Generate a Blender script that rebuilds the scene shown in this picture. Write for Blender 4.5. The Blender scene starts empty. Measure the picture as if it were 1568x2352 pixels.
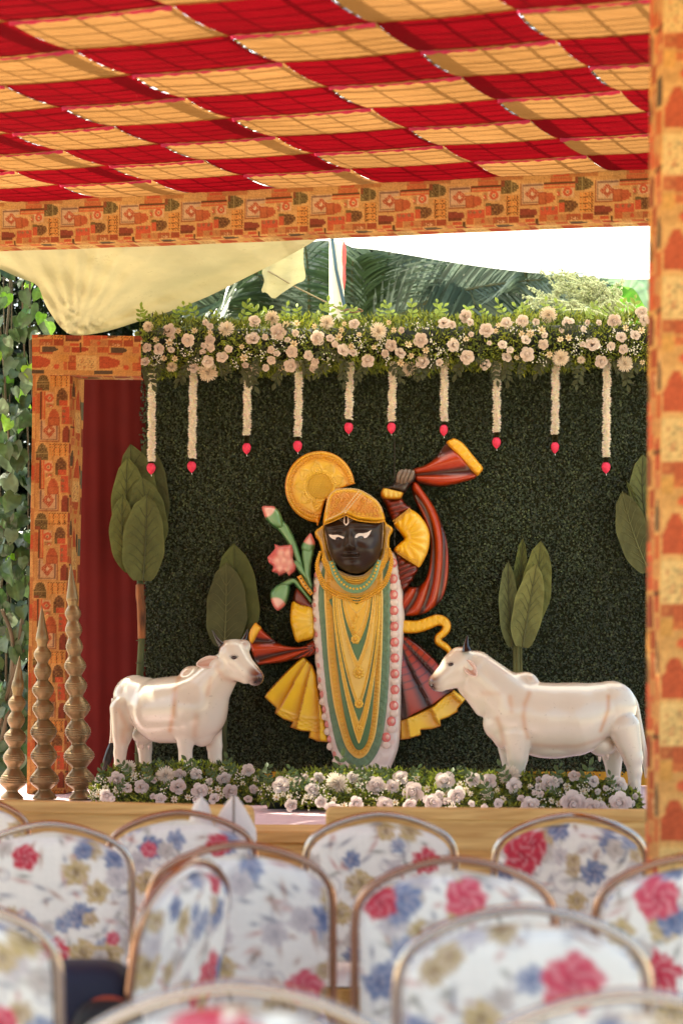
import bpy, math, random
import numpy as np
from mathutils import Vector, Matrix, Quaternion
from mathutils.geometry import delaunay_2d_cdt

R = random.Random(7)
rng = np.random.default_rng(7)
scene = bpy.context.scene
COL = scene.collection
rad = math.radians

# ------------------------------------------------------------------ camera
K, CX, HY, EYE = 4250.0, 784.0, 1540.0, 1.3      # focal length, image centre and horizon (survey units); eye height in metres
cam = bpy.data.cameras.new('camera')
cam.sensor_fit = 'VERTICAL'
cam.sensor_height = 36.0
cam.lens = 36.0 * K / 2352.0
cam.shift_y = (HY - 1176.0) / 2352.0
cam.clip_start = 0.05
cam.clip_end = 500.0
cam.dof.use_dof = True
cam.dof.focus_distance = 9.1
cam.dof.aperture_fstop = 2.8
camo = bpy.data.objects.new('camera', cam)
camo.location = (0, 0, EYE)
camo.rotation_euler = (rad(90), 0, 0)
COL.objects.link(camo)
scene.camera = camo

# ------------------------------------------------------------------ sky, sun, exposure
SUN = Vector((-0.33, 0.42, 0.85)).normalized()      # towards the sun
world = bpy.data.worlds.new('World')
scene.world = world
world.use_nodes = True
wn = world.node_tree.nodes
sky = wn.new('ShaderNodeTexSky')
sky.sky_type = 'NISHITA'
sky.sun_disc = False
sky.sun_elevation = math.asin(SUN.z)
sky.sun_rotation = math.atan2(SUN.x, SUN.y)
sky.air_density = 1.0
sky.dust_density = 3.0
sky.ozone_density = 1.0
world.node_tree.links.new(sky.outputs[0], wn['Background'].inputs[0])
wn['Background'].inputs[1].default_value = 0.15
sl = bpy.data.lights.new('sun', 'SUN')
sl.energy = 4.0
sl.angle = rad(0.5)
sl.color = (1.0, 0.95, 0.87)
so = bpy.data.objects.new('sun', sl)
so.rotation_euler = (-SUN).to_track_quat('-Z', 'Y').to_euler()
so.location = (0, 0, 30)
COL.objects.link(so)
scene.view_settings.view_transform = 'Standard'
scene.view_settings.look = 'None'
scene.view_settings.gamma = 1.0
scene.view_settings.use_curve_mapping = False
scene.view_settings.exposure = 1.72
scene.view_settings.use_white_balance = True      # camera set for open shade
scene.view_settings.white_balance_temperature = 7400
scene.view_settings.white_balance_tint = 0
scene.cycles.use_denoising = True
scene.cycles.max_bounces = 8
scene.cycles.diffuse_bounces = 4
scene.cycles.transparent_max_bounces = 8
scene.cycles.sample_clamp_indirect = 8.0

# ------------------------------------------------------------------ helpers
def P(x, y, Y):
    """survey reading (x, y) of a point standing Y metres away -> world point"""
    return Vector(((x - CX) / K * Y, Y, EYE - (y - HY) / K * Y))

def S(r, g, b):
    f = lambda c: (c / 255.0) / 12.92 if c <= 10 else (((c / 255.0) + 0.055) / 1.055) ** 2.4
    return (f(r), f(g), f(b))

def A3(v):
    return np.asarray(v, dtype=float).reshape(-1, 3)

def nn(t, kind, **kw):
    n = t.nodes.new(kind)
    for k, v in kw.items():
        setattr(n, k, v)
    return n

MATS = {}
def mat(name, col=(0.5, 0.5, 0.5), rough=0.5, spec=0.5, metal=0.0, vcol=False, transl=0.0, tcol=None, var=0.12, vscale=8.0,
        bump=0.0, bscale=60.0, coat=0.0, stretch=None, sheen=0.0, specks=0.0, speck_col=(0.16, 0.12, 0.09)):
    if name in MATS:
        return MATS[name]
    m = bpy.data.materials.new(name)
    m.use_nodes = True
    t = m.node_tree
    b = t.nodes['Principled BSDF']
    L = t.links.new
    b.inputs['Roughness'].default_value = rough
    b.inputs['Specular IOR Level'].default_value = spec
    b.inputs['Metallic'].default_value = metal
    b.inputs['Coat Weight'].default_value = coat
    b.inputs['Coat Roughness'].default_value = 0.12
    b.inputs['Sheen Weight'].default_value = sheen
    tc = nn(t, 'ShaderNodeTexCoord')
    mp = nn(t, 'ShaderNodeMapping')
    if stretch:
        mp.inputs['Scale'].default_value = stretch
    L(tc.outputs['Object'], mp.inputs[0])
    nz = nn(t, 'ShaderNodeTexNoise')
    nz.inputs['Scale'].default_value = vscale
    nz.inputs['Detail'].default_value = 4
    L(mp.outputs[0], nz.inputs['Vector'])
    mr = nn(t, 'ShaderNodeMapRange')
    mr.inputs[1].default_value = 0.3
    mr.inputs[2].default_value = 0.7
    mr.inputs[3].default_value = 1 - var
    mr.inputs[4].default_value = 1 + var
    L(nz.outputs[0], mr.inputs[0])
    mx = nn(t, 'ShaderNodeVectorMath', operation='SCALE')
    if vcol:
        a = nn(t, 'ShaderNodeAttribute')
        a.attribute_name = 'Col'
        L(a.outputs['Color'], mx.inputs[0])
    else:
        c = nn(t, 'ShaderNodeRGB')
        c.outputs[0].default_value = (*col, 1)
        L(c.outputs[0], mx.inputs[0])
    L(mr.outputs[0], mx.inputs['Scale'])
    src = mx.outputs[0]
    if specks:                              # chips and grime
        n3 = nn(t, 'ShaderNodeTexNoise'); n3.inputs['Scale'].default_value = 55; n3.inputs['Detail'].default_value = 3
        L(mp.outputs[0], n3.inputs['Vector'])
        n4 = nn(t, 'ShaderNodeTexNoise'); n4.inputs['Scale'].default_value = 6
        L(mp.outputs[0], n4.inputs['Vector'])
        ad = nn(t, 'ShaderNodeMath', operation='MULTIPLY_ADD'); ad.inputs[1].default_value = 0.35
        L(n4.outputs[0], ad.inputs[0]); L(n3.outputs[0], ad.inputs[2])
        m2 = nn(t, 'ShaderNodeMapRange'); m2.inputs[1].default_value = 0.86; m2.inputs[2].default_value = 0.93; m2.inputs[3].default_value = 0; m2.inputs[4].default_value = specks
        L(ad.outputs[0], m2.inputs[0])
        mc = nn(t, 'ShaderNodeMix', data_type='RGBA')
        L(m2.outputs[0], mc.inputs[0]); L(src, mc.inputs[6]); mc.inputs[7].default_value = (*speck_col, 1)
        src = mc.outputs[2]
    L(src, b.inputs['Base Color'])
    bn = None
    if bump:
        n2 = nn(t, 'ShaderNodeTexNoise')
        n2.inputs['Scale'].default_value = bscale
        n2.inputs['Detail'].default_value = 3
        L(mp.outputs[0], n2.inputs['Vector'])
        bn = nn(t, 'ShaderNodeBump')
        bn.inputs['Strength'].default_value = bump
        bn.inputs['Distance'].default_value = 0.01
        L(n2.outputs[0], bn.inputs['Height'])
        L(bn.outputs[0], b.inputs['Normal'])
    if transl:
        tr = nn(t, 'ShaderNodeBsdfTranslucent')
        if tcol is not None:
            tr.inputs[0].default_value = (*tcol, 1)
        else:
            L(mx.outputs[0], tr.inputs[0])
        ms = nn(t, 'ShaderNodeMixShader')
        ms.inputs[0].default_value = transl
        L(b.outputs[0], ms.inputs[1])
        L(tr.outputs[0], ms.inputs[2])
        L(ms.outputs[0], t.nodes['Material Output'].inputs[0])
    MATS[name] = m
    return m

def mesh_np(name, V, faces, col=None, mats=(), mi=None, smooth=True):
    """faces: list of (n,k) integer arrays"""
    V = A3(V)
    me = bpy.data.meshes.new(name)
    fs = [np.asarray(f, dtype=np.int32) for f in faces if len(f)]
    nl = sum(f.size for f in fs)
    nf = sum(len(f) for f in fs)
    me.vertices.add(len(V))
    me.vertices.foreach_set('co', V.astype(np.float32).ravel())
    me.loops.add(nl)
    me.polygons.add(nf)
    me.loops.foreach_set('vertex_index', np.concatenate([f.ravel() for f in fs]))
    tot = np.concatenate([np.full(len(f), f.shape[1], dtype=np.int32) for f in fs])
    st = np.concatenate([[0], np.cumsum(tot)[:-1]]).astype(np.int32)
    me.polygons.foreach_set('loop_start', st)
    me.polygons.foreach_set('loop_total', tot)
    if mi is not None:
        me.polygons.foreach_set('material_index', np.asarray(mi, dtype=np.int32))
    me.polygons.foreach_set('use_smooth', np.full(nf, bool(smooth)))
    for m in mats:
        me.materials.append(m)
    if col is not None:
        ca = me.color_attributes.new('Col', 'FLOAT_COLOR', 'POINT')
        c4 = np.ones((len(V), 4), dtype=np.float32)
        c4[:, :3] = np.asarray(col, dtype=np.float32)
        ca.data.foreach_set('color', c4.ravel())
    me.update()
    me.validate(clean_customdata=False)
    return me

class MB:
    """collects verts, faces, colours and material slots, builds ONE mesh"""
    def __init__(self):
        self.V, self.F, self.C, self.M, self.n = [], {}, [], {}, 0
    def add(self, v, faces, col=(1, 1, 1), mi=0):
        v = A3(v)
        for f in faces:
            f = np.asarray(f, dtype=np.int32)
            if len(f) == 0:
                continue
            self.F.setdefault(f.shape[1], []).append(f + self.n)
            self.M.setdefault(f.shape[1], []).append(np.full(len(f), mi))
        c = np.asarray(col, dtype=float)
        self.C.append(np.broadcast_to(c, (len(v), 3)) if c.ndim == 1 else c)
        self.V.append(v)
        self.n += len(v)
        return self
    def box(self, lo, hi, col=(1, 1, 1), mi=0):
        x0, y0, z0 = lo; x1, y1, z1 = hi
        v = [(x0, y0, z0), (x1, y0, z0), (x1, y1, z0), (x0, y1, z0), (x0, y0, z1), (x1, y0, z1), (x1, y1, z1), (x0, y1, z1)]
        return self.add(v, [[(0, 3, 2, 1), (4, 5, 6, 7), (0, 1, 5, 4), (1, 2, 6, 5), (2, 3, 7, 6), (3, 0, 4, 7)]], col, mi)
    def tube(self, path, rr, n=8, col=(1, 1, 1), mi=0, flat=1.0, up=None):
        v, f = tube_geo(path, rr, n, flat, up)
        return self.add(v, f, col, mi)
    def grid(self, G, col=(1, 1, 1), mi=0):
        """G: (a,b,3) array"""
        a, b = G.shape[:2]
        i = np.arange(a * b).reshape(a, b)
        q = np.stack([i[:-1, :-1], i[1:, :-1], i[1:, 1:], i[:-1, 1:]], -1).reshape(-1, 4)
        c = np.asarray(col, dtype=float)
        return self.add(G.reshape(-1, 3), [q], c if c.ndim == 1 else c.reshape(-1, 3), mi)
    def mesh(self, name, mats, smooth=True):
        ks = sorted(self.F)
        return mesh_np(name, np.concatenate(self.V), [np.concatenate(self.F[k]) for k in ks], np.concatenate(self.C), mats,
                       np.concatenate([np.concatenate(self.M[k]) for k in ks]), smooth)

def tube_geo(path, rr, n=8, flat=1.0, up=None):
    p = A3(path)
    m = len(p)
    rr = np.broadcast_to(np.asarray(rr, dtype=float), (m,))
    t = np.gradient(p, axis=0)
    t /= np.linalg.norm(t, axis=1, keepdims=True) + 1e-12
    ref = np.array(up if up is not None else (0, 1, 0.0), dtype=float)
    V = []
    for k in range(m):
        r0 = ref if abs(t[k] @ ref) < 0.95 else np.array((1, 0, 0.0))
        a = np.cross(t[k], r0); a /= np.linalg.norm(a)
        b = np.cross(a, t[k])
        ang = np.arange(n) * 2 * np.pi / n
        V.append(p[k] + rr[k] * (np.outer(np.cos(ang), a) + flat * np.outer(np.sin(ang), b)))
    V = np.concatenate(V)
    i = np.arange(m * n).reshape(m, n)
    j = np.roll(i, -1, axis=1)
    q = np.stack([i[:-1], j[:-1], j[1:], i[1:]], -1).reshape(-1, 4)
    caps = np.array([i[0][::-1], i[-1]])
    return V, [q, caps]

def sphere_geo(c, r, nu=8, nv=6, sc=(1, 1, 1)):
    th = np.linspace(0, np.pi, nv + 1)[1:-1]
    ph = np.arange(nu) * 2 * np.pi / nu
    v = [(0, 0, 1)] + [(math.sin(a) * math.cos(b), math.sin(a) * math.sin(b), math.cos(a)) for a in th for b in ph] + [(0, 0, -1)]
    v = np.array(v) * np.array(sc) * r + np.array(c, dtype=float)
    i = 1 + np.arange((nv - 1) * nu).reshape(nv - 1, nu)
    j = np.roll(i, -1, axis=1)
    q = np.stack([i[:-1], i[1:], j[1:], j[:-1]], -1).reshape(-1, 4)
    top = np.stack([np.zeros(nu, int), i[0], j[0]], -1)
    bot = np.stack([np.full(nu, len(v) - 1), j[-1], i[-1]], -1)
    return v, [q, np.concatenate([top, bot])]

def lathe_geo(prof, n=28):
    pr = np.asarray(prof, dtype=float)
    ang = np.arange(n) * 2 * np.pi / n
    V = np.stack([np.outer(pr[:, 0], np.cos(ang)), np.outer(pr[:, 0], np.sin(ang)), np.repeat(pr[:, 1:2], n, 1)], -1).reshape(-1, 3)
    i = np.arange(len(pr) * n).reshape(len(pr), n)
    j = np.roll(i, -1, axis=1)
    return V, [np.stack([i[:-1], j[:-1], j[1:], i[1:]], -1).reshape(-1, 4), np.array([i[0][::-1], i[-1]])]

def link(name, data, parent=None, **props):
    o = bpy.data.objects.new(name, data)
    COL.objects.link(o)
    if parent is not None:
        o.parent = parent
        if parent.type == 'EMPTY' and parent.get('_w'):
            o.matrix_parent_inverse = Matrix.Translation(-Vector(parent.location))
    for k, v in props.items():
        o[k] = v
    return o

def thing(name, loc, label, cat, group=None, local=False):
    """an Empty at the thing's base; children of a non-local thing are given in world coordinates"""
    o = bpy.data.objects.new(name, None)
    COL.objects.link(o)
    o.location = loc
    o.empty_display_size = 0.1
    o['label'] = label
    o['category'] = cat
    if group:
        o['group'] = group
    if not local:
        o['_w'] = 1
    return o

def catmull(pts, n=6, closed=True):
    p = np.asarray(pts, dtype=float)
    m = len(p)
    out = []
    for i in range(m if closed else m - 1):
        if closed:
            a, b, c, d = p[(i - 1) % m], p[i], p[(i + 1) % m], p[(i + 2) % m]
        else:
            a, b, c, d = p[max(i - 1, 0)], p[i], p[i + 1], p[min(i + 2, m - 1)]
        for k in range(n):
            t = k / n
            out.append(0.5 * (2 * b + (c - a) * t + (2 * a - 5 * b + 4 * c - d) * t * t + (3 * b - a - 3 * c + d) * t ** 3))
    if not closed:
        out.append(p[-1])
    return np.array(out)

def resample(p, step, closed=True):
    q = np.vstack([p, p[:1]]) if closed else p
    d = np.concatenate([[0], np.cumsum(np.linalg.norm(np.diff(q, axis=0), axis=1))])
    n = max(int(round(d[-1] / step)), 4)
    t = np.linspace(0, d[-1], n + 1)
    if closed:
        t = t[:-1]
    return np.stack([np.interp(t, d, q[:, k]) for k in range(q.shape[1])], -1)

def inside(pts, poly):
    x, y = pts[:, 0], pts[:, 1]
    r = np.zeros(len(pts), bool)
    for (x0, y0), (x1, y1) in zip(poly, np.roll(poly, -1, axis=0)):
        c = (y0 > y) != (y1 > y)
        if y1 != y0:
            r ^= c & (x < (x1 - x0) * (y - y0) / (y1 - y0) + x0)
    return r

def seg_dist(pts, poly, closed=True):
    poly = np.asarray(poly, dtype=float)
    a = poly if closed else poly[:-1]
    b = np.roll(poly, -1, axis=0) if closed else poly[1:]
    best = np.full(len(pts), 1e9)
    for p, q in zip(a, b):
        e = q - p
        t = np.clip(((pts - p) @ e) / (e @ e + 1e-12), 0, 1)
        best = np.minimum(best, np.linalg.norm(pts - p - t[:, None] * e, axis=1))
    return best

def smooth01(x):
    x = np.clip(x, 0, 1)
    return x * x * (3 - 2 * x)

def mixc(a, b, t):
    t = np.asarray(t)[:, None]
    return np.asarray(a) * (1 - t) + np.asarray(b) * t

def relief(poly, res, to3, thick, bulge, w, hfn=None, cfn=None, base=(0.5, 0.5, 0.5), smooth=True, keep=False, curve=True):
    """a solid cut from an outline with a domed, carved front. to3(x, y, h) -> world points (h metres in front of the back plane).
    Returns (V, faces, colours)."""
    o = np.asarray(poly, dtype=float)
    if curve:
        o = catmull(o, 6)
    o = resample(o, res)
    lo, hi = o.min(0), o.max(0)
    gx, gy = np.arange(lo[0], hi[0], res), np.arange(lo[1], hi[1], res * 0.87)
    X, Yy = np.meshgrid(gx, gy)
    X = X + (np.arange(len(gy)) % 2)[:, None] * res * 0.5
    g = np.stack([X.ravel(), Yy.ravel()], -1)
    g = g[inside(g, o)]
    if len(g):
        g = g[seg_dist(g, o) > 0.55 * res]
    n = len(o)
    vv = [Vector((float(a), float(b))) for a, b in np.vstack([o, g])]
    ed = [(i, (i + 1) % n) for i in range(n)]
    ov, oe, of, _, _, _ = delaunay_2d_cdt(vv, ed, [], 1, 1e-6)
    p = np.array([(v.x, v.y) for v in ov])
    F = np.array([f for f in of if len(f) == 3], dtype=np.int32)
    a2 = np.cross(p[F[:, 1]] - p[F[:, 0]], p[F[:, 2]] - p[F[:, 0]])
    F[a2 > 0] = F[a2 > 0][:, ::-1]
    d = seg_dist(p, o)
    h = thick + bulge * np.sqrt(np.maximum(1 - (1 - np.clip(d / w, 0, 1)) ** 2, 0))
    if hfn is not None:
        h = h + hfn(p[:, 0], p[:, 1], d)
    c = cfn(p[:, 0], p[:, 1], d) if cfn is not None else np.broadcast_to(np.asarray(base), (len(p), 3))
    front = to3(p[:, 0], p[:, 1], h)
    # side walls: boundary edges of the triangulation
    E = np.concatenate([F[:, [0, 1]], F[:, [1, 2]], F[:, [2, 0]]])
    key = set(map(tuple, E))
    B = np.array([e for e in map(tuple, E) if (e[1], e[0]) not in key], dtype=np.int32)
    back = to3(p[:, 0], p[:, 1], np.zeros(len(p)))
    V = np.vstack([front, back])
    N = len(p)
    side = np.stack([B[:, 1], B[:, 0], B[:, 0] + N, B[:, 1] + N], -1)
    # keep the front crisp: the wall uses its own copies of the rim
    rim = front[:, :]
    V = np.vstack([V, rim])
    side = np.stack([B[:, 1] + 2 * N, B[:, 0] + 2 * N, B[:, 0] + N, B[:, 1] + N], -1)
    C = np.vstack([c, c, c])
    # flip so that the front looks at the viewer (-Y)
    nz = np.cross(front[F[:, 1]] - front[F[:, 0]], front[F[:, 2]] - front[F[:, 0]])
    if nz[:, 1].mean() > 0:
        F = F[:, ::-1]
        side = side[:, ::-1]
    return V, [F, side], C

def surface_nets(f, lo, hi, h):
    lo, hi = np.array(lo, float), np.array(hi, float)
    n = np.ceil((hi - lo) / h).astype(int) + 1
    ax = [lo[k] + h * np.arange(n[k]) for k in range(3)]
    G = np.stack(np.meshgrid(*ax, indexing='ij'), -1)
    D = f(G.reshape(-1, 3)).reshape(n)
    acc = np.zeros((*(n - 1), 3)); cnt = np.zeros(n - 1)
    corner = lambda a, b, c: (slice(a, n[0] - 1 + a), slice(b, n[1] - 1 + b), slice(c, n[2] - 1 + c))
    for axis in range(3):
        for u in (0, 1):
            for v in (0, 1):
                c0 = [0, 0, 0]
                oth = [k for k in range(3) if k != axis]
                c0[oth[0]] = u; c0[oth[1]] = v
                c1 = list(c0); c1[axis] = 1
                d0, d1 = D[corner(*c0)], D[corner(*c1)]
                s = (d0 < 0) != (d1 < 0)
                t = np.where(s, d0 / (d0 - d1 + 1e-20), 0)
                pt = G[corner(*c0)].copy()
                pt[..., axis] += t * h
                acc[s] += pt[s]; cnt[s] += 1
    m = cnt > 0
    idx = np.full(m.shape, -1); idx[m] = np.arange(m.sum())
    V = acc[m] / cnt[m][:, None]
    Fs = []
    for axis in range(3):
        a, b = [(1, 2), (2, 0), (0, 1)][axis]
        sl0 = [slice(1, n[k] - 1) for k in range(3)]
        sl0[axis] = slice(0, n[axis] - 1)
        sl1 = list(sl0); sl1[axis] = slice(1, n[axis])
        d0, d1 = D[tuple(sl0)], D[tuple(sl1)]
        ii = np.argwhere((d0 < 0) != (d1 < 0))
        if not len(ii):
            continue
        sign = (d0 < 0)[tuple(ii.T)]
        base = ii.copy()
        for k in range(3):
            if k != axis:
                base[:, k] += 1
        def cell(da, db):
            q = base.copy(); q[:, a] += da; q[:, b] += db
            return idx[tuple(q.T)]
        q = np.stack([cell(-1, -1), cell(0, -1), cell(0, 0), cell(-1, 0)], -1)
        q[~sign] = q[~sign][:, ::-1]
        Fs.append(q)
    return V, np.concatenate(Fs)

def sd_cone(p, a, b, r1, r2):
    a, b = np.array(a, float), np.array(b, float)
    e = b - a
    t = np.clip(((p - a) @ e) / (e @ e + 1e-12), 0, 1)
    return np.linalg.norm(p - a - t[:, None] * e, axis=1) - (r1 + (r2 - r1) * t)

def smin(a, b, k):
    h = np.clip(0.5 + 0.5 * (b - a) / k, 0, 1)
    return b * (1 - h) + a * h - k * h * (1 - h)

def leaf_cloud(c, d, nrm, L, W, fold=0.15):
    """vectorised diamond leaves with a folded midrib"""
    c, d, nrm = A3(c), A3(d), A3(nrm)
    d = d / (np.linalg.norm(d, axis=1, keepdims=True) + 1e-9)
    s = np.cross(d, nrm); s /= np.linalg.norm(s, axis=1, keepdims=True) + 1e-9
    n = np.cross(s, d)
    L = np.broadcast_to(L, (len(c),))[:, None]; W = np.broadcast_to(W, (len(c),))[:, None]
    v = np.stack([c, c + d * L * 0.45 + s * W * 0.5 + n * W * fold, c + d * L, c + d * L * 0.45 - s * W * 0.5 + n * W * fold], 1)
    i = np.arange(len(c))[:, None] * 4
    F = np.concatenate([i + np.array([[0, 1, 2]]), i + np.array([[0, 2, 3]])])
    return v.reshape(-1, 3), F

def rdir(n):
    v = rng.normal(size=(n, 3))
    return v / np.linalg.norm(v, axis=1, keepdims=True)

def tint(base, n, amt=0.25, rep=1):
    c = np.asarray(base)[None] * (1 + amt * rng.uniform(-1, 1, (n, 1)))
    c = c * (1 + 0.12 * rng.uniform(-1, 1, (n, 3)))
    return np.repeat(c, rep, axis=0)

# ================================================================== printed patchwork cloth
PS = 0.1049                       # texels per design unit; one repeat is 1525 units (0.331 m)
PRL = 0.331
TH, TW = 160, 190
def make_tile():
    r2 = np.random.default_rng(3)
    img = np.empty((TH, TW, 3)); img[:] = S(203, 152, 84)
    X, Yt = np.meshgrid((np.arange(TW) + 0.5) / PS, (np.arange(TH) + 0.5) / PS)
    per = TH / PS
    def m_rect(x0, y0, x1, y1):
        dy = (Yt - y0) % per
        return (X >= x0) & (X < x1) & (dy < (y1 - y0))
    def rect(x0, y0, x1, y1, c):
        img[m_rect(x0, y0, x1, y1)] = c
    def arch(x0, y0, x1, y1, c, top=0.45):
        dy = ((Yt - y0) % per) / (y1 - y0)
        t = np.clip(dy / top, 0, 1)
        st = np.floor(t * 5) / 5 + 0.1
        hw = np.where(dy < top, np.sqrt(np.clip(1 - (1 - st) ** 2, 0, 1)) * 0.86, 1.0) * (x1 - x0) / 2
        m = (dy < 1) & (np.abs(X - (x0 + x1) / 2) < hw)
        img[m] = c
        return m
    def ring(cx, cy, r0, r1, c):
        dy = (Yt - cy + per / 2) % per - per / 2
        q = np.hypot(X - cx, dy)
        img[(q >= r0) & (q < r1)] = c
    def lattice(m, c1, c2, c3, p=105):
        a = np.sin(X * np.pi / p) * np.sin(Yt * np.pi / p * 0.95)
        img[m] = c1
        img[m & (np.abs(a) < 0.30)] = c2
        img[m & (np.abs(a) < 0.10)] = c3
    beige, red, ora, crim, dark, cream = S(214, 165, 96), S(205, 62, 28), S(196, 88, 36), S(134, 22, 36), S(66, 34, 26), S(214, 176, 132)
    blue, olive, mar = S(38, 56, 62), S(96, 88, 52), S(140, 40, 22)
    rect(0, 0, 90, 1525, S(190, 120, 62)); rect(0, 620, 80, 1180, beige); rect(0, 250, 70, 560, red)
    # first column
    rect(165, 130, 210, 760, dark); rect(210, 130, 235, 760, red); rect(248, 130, 285, 760, S(214, 92, 40))
    rect(85, 180, 160, 620, ora)
    rect(285, 150, 480, 400, cream); ring(375, 280, 40, 90, red); ring(375, 280, 0, 22, S(150, 110, 80))
    rect(315, 410, 480, 520, S(170, 120, 74)); ring(405, 470, 0, 40, red); ring(405, 480, 0, 16, S(240, 220, 190))
    rect(490, 20, 800, 455, beige)
    m = arch(530, 70, 760, 335, S(92, 52, 34)); img[m & (np.sin(X / 17) * np.cos(Yt / 14) > 0.25)] = S(128, 96, 58)
    img[m & (np.sin(X / 23 + 2) * np.cos(Yt / 19) > 0.55)] = S(60, 30, 40)
    rect(525, 335, 770, 445, red); rect(525, 335, 580, 445, olive)
    rect(640, 470, 800, 850, S(208, 60, 34)); ring(690, 570, 0, 40, S(140, 96, 70)); ring(690, 690, 0, 32, S(140, 96, 70)); ring(690, 790, 14, 38, S(150, 100, 70))
    rect(305, 490, 640, 890, beige); arch(350, 530, 600, 890, S(188, 70, 30)); rect(350, 700, 600, 890, S(166, 62, 28)); rect(370, 730, 580, 870, S(186, 82, 36))
    rect(465, 560, 480, 700, S(220, 120, 60))
    rect(160, 750, 600, 1240, mar); rect(172, 762, 590, 1228, S(206, 166, 120)); rect(190, 780, 230, 1210, S(128, 98, 92)); rect(530, 780, 566, 1210, S(128, 98, 92))
    rect(190, 1190, 566, 1214, S(128, 98, 92)); rect(238, 800, 524, 1186, S(206, 172, 138))
    dy = (Yt - 1000 + per / 2) % per - per / 2
    q = np.abs(X - 380) + np.abs(dy) * 0.85
    img[(q < 140)] = S(176, 66, 42); img[(q < 140) & (np.sin(X / 9) * np.sin(Yt / 9) > 0.4)] = S(214, 140, 100); img[q < 40] = S(212, 190, 160)
    rect(300, 700, 345, 900, beige); arch(350, 530, 600, 890, S(188, 70, 30)); rect(350, 700, 600, 890, S(166, 62, 28)); rect(370, 730, 580, 870, S(186, 82, 36))
    rect(630, 880, 880, 1275, beige); arch(662, 895, 850, 1262, crim); rect(780, 960, 850, 1262, S(96, 14, 26))
    rect(390, 1275, 800, 1555, beige); lattice(m_rect(395, 1285, 790, 1550), S(226, 146, 52), S(84, 46, 20), S(216, 166, 80), 62)
    rect(80, 1265, 385, 1655, beige); m = arch(100, 1285, 362, 1645, olive); lattice(m, S(98, 92, 54), S(48, 50, 34), S(150, 140, 92), 62)
    rect(100, 1585, 200, 1645, S(130, 44, 30))
    # side column
    rect(800, 0, 1135, 300, S(176, 66, 32)); rect(860, 20, 945, 270, S(170, 92, 50))
    for (px, py) in ((905, 70), (890, 105), (920, 105), (905, 150), (885, 190), (925, 190)):
        ring(px, py, 0, 13, S(232, 190, 150))
    rect(805, 300, 945, 700, S(190, 128, 74)); ring(878, 510, 0, 40, red); rect(950, 290, 1075, 535, S(190, 74, 28)); rect(950, 540, 1090, 710, S(196, 140, 84))
    rect(805, 710, 940, 860, S(196, 84, 34)); rect(940, 720, 1130, 1120, beige); arch(960, 735, 1075, 1110, S(178, 26, 18)); rect(870, 890, 1100, 930, dark)
    rect(875, 960, 930, 1150, red); rect(800, 1290, 940, 1500, S(160, 48, 26)); rect(935, 1140, 1095, 1300, S(196, 110, 70))
    rect(945, 1330, 1100, 1800, beige); arch(955, 1415, 1088, 1760, blue, 0.4)
    # third column (other part of the cloth)
    rect(1140, 0, 1480, 560, beige); arch(1175, 60, 1440, 500, S(186, 54, 24)); rect(1140, 560, 1480, 1010, S(222, 190, 124))
    for k in range(40):
        ring(1200 + r2.uniform(0, 240), 600 + r2.uniform(0, 380), 0, 14, (S(196, 120, 80), S(150, 140, 100))[k % 2])
    rect(1140, 1010, 1300, 1160, S(196, 112, 60)); ring(1220, 1090, 30, 68, S(170, 70, 40)); rect(1300, 1010, 1480, 1190, S(196, 76, 34))
    for k in range(4):
        rect(1300 + 45 * k, 1010, 1318 + 45 * k, 1190, S(160, 50, 26))
    rect(1140, 1180, 1300, 1370, S(208, 152, 66)); rect(1300, 1200, 1480, 1300, S(200, 92, 40)); arch(1310, 1340, 1470, 1510, S(206, 150, 80)); ring(1400, 1440, 0, 60, red)
    rect(1480, 200, 1560, 620, blue); rect(1560, 0, 1812, 1525, beige); rect(1590, 300, 1760, 700, S(60, 110, 112)); rect(1580, 900, 1780, 1300, crim)
    g_ = img.mean(-1, keepdims=True)
    img = (img * 0.70 + 0.17 * g_ + 0.13 * np.array(S(214, 160, 96))) * 0.80
    img *= (1 + 0.13 * r2.normal(size=(TH, TW, 1)))
    return np.clip(img, 0.004, 0.9)
TILE = make_tile()
def print_at(x, y):
    """colour of the print at cloth position x (across), y (along), metres"""
    u = (np.asarray(x) / PRL * 1525 * PS) % TW
    v = (np.asarray(y) / PRL * 1525 * PS) % TH
    return TILE[v.astype(int) % TH, u.astype(int) % TW]
M_PRINT = mat('printed_cotton', vcol=True, rough=0.85, spec=0.2, var=0.06, bump=0.25, bscale=14, transl=0.12)
MATS.pop('printed_cotton')
M_PRINTW = mat('printed_cotton_wrap', vcol=True, rough=0.85, spec=0.2, var=0.06, bump=0.25, bscale=14)

# ================================================================== ground and stage
FLOOR = EYE - 0.59
def simple(name, mb, m, parent=None, smooth=False, **pr):
    return link(name, mb.mesh(name, m if isinstance(m, (list, tuple)) else [m], smooth), parent, **pr)

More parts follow.
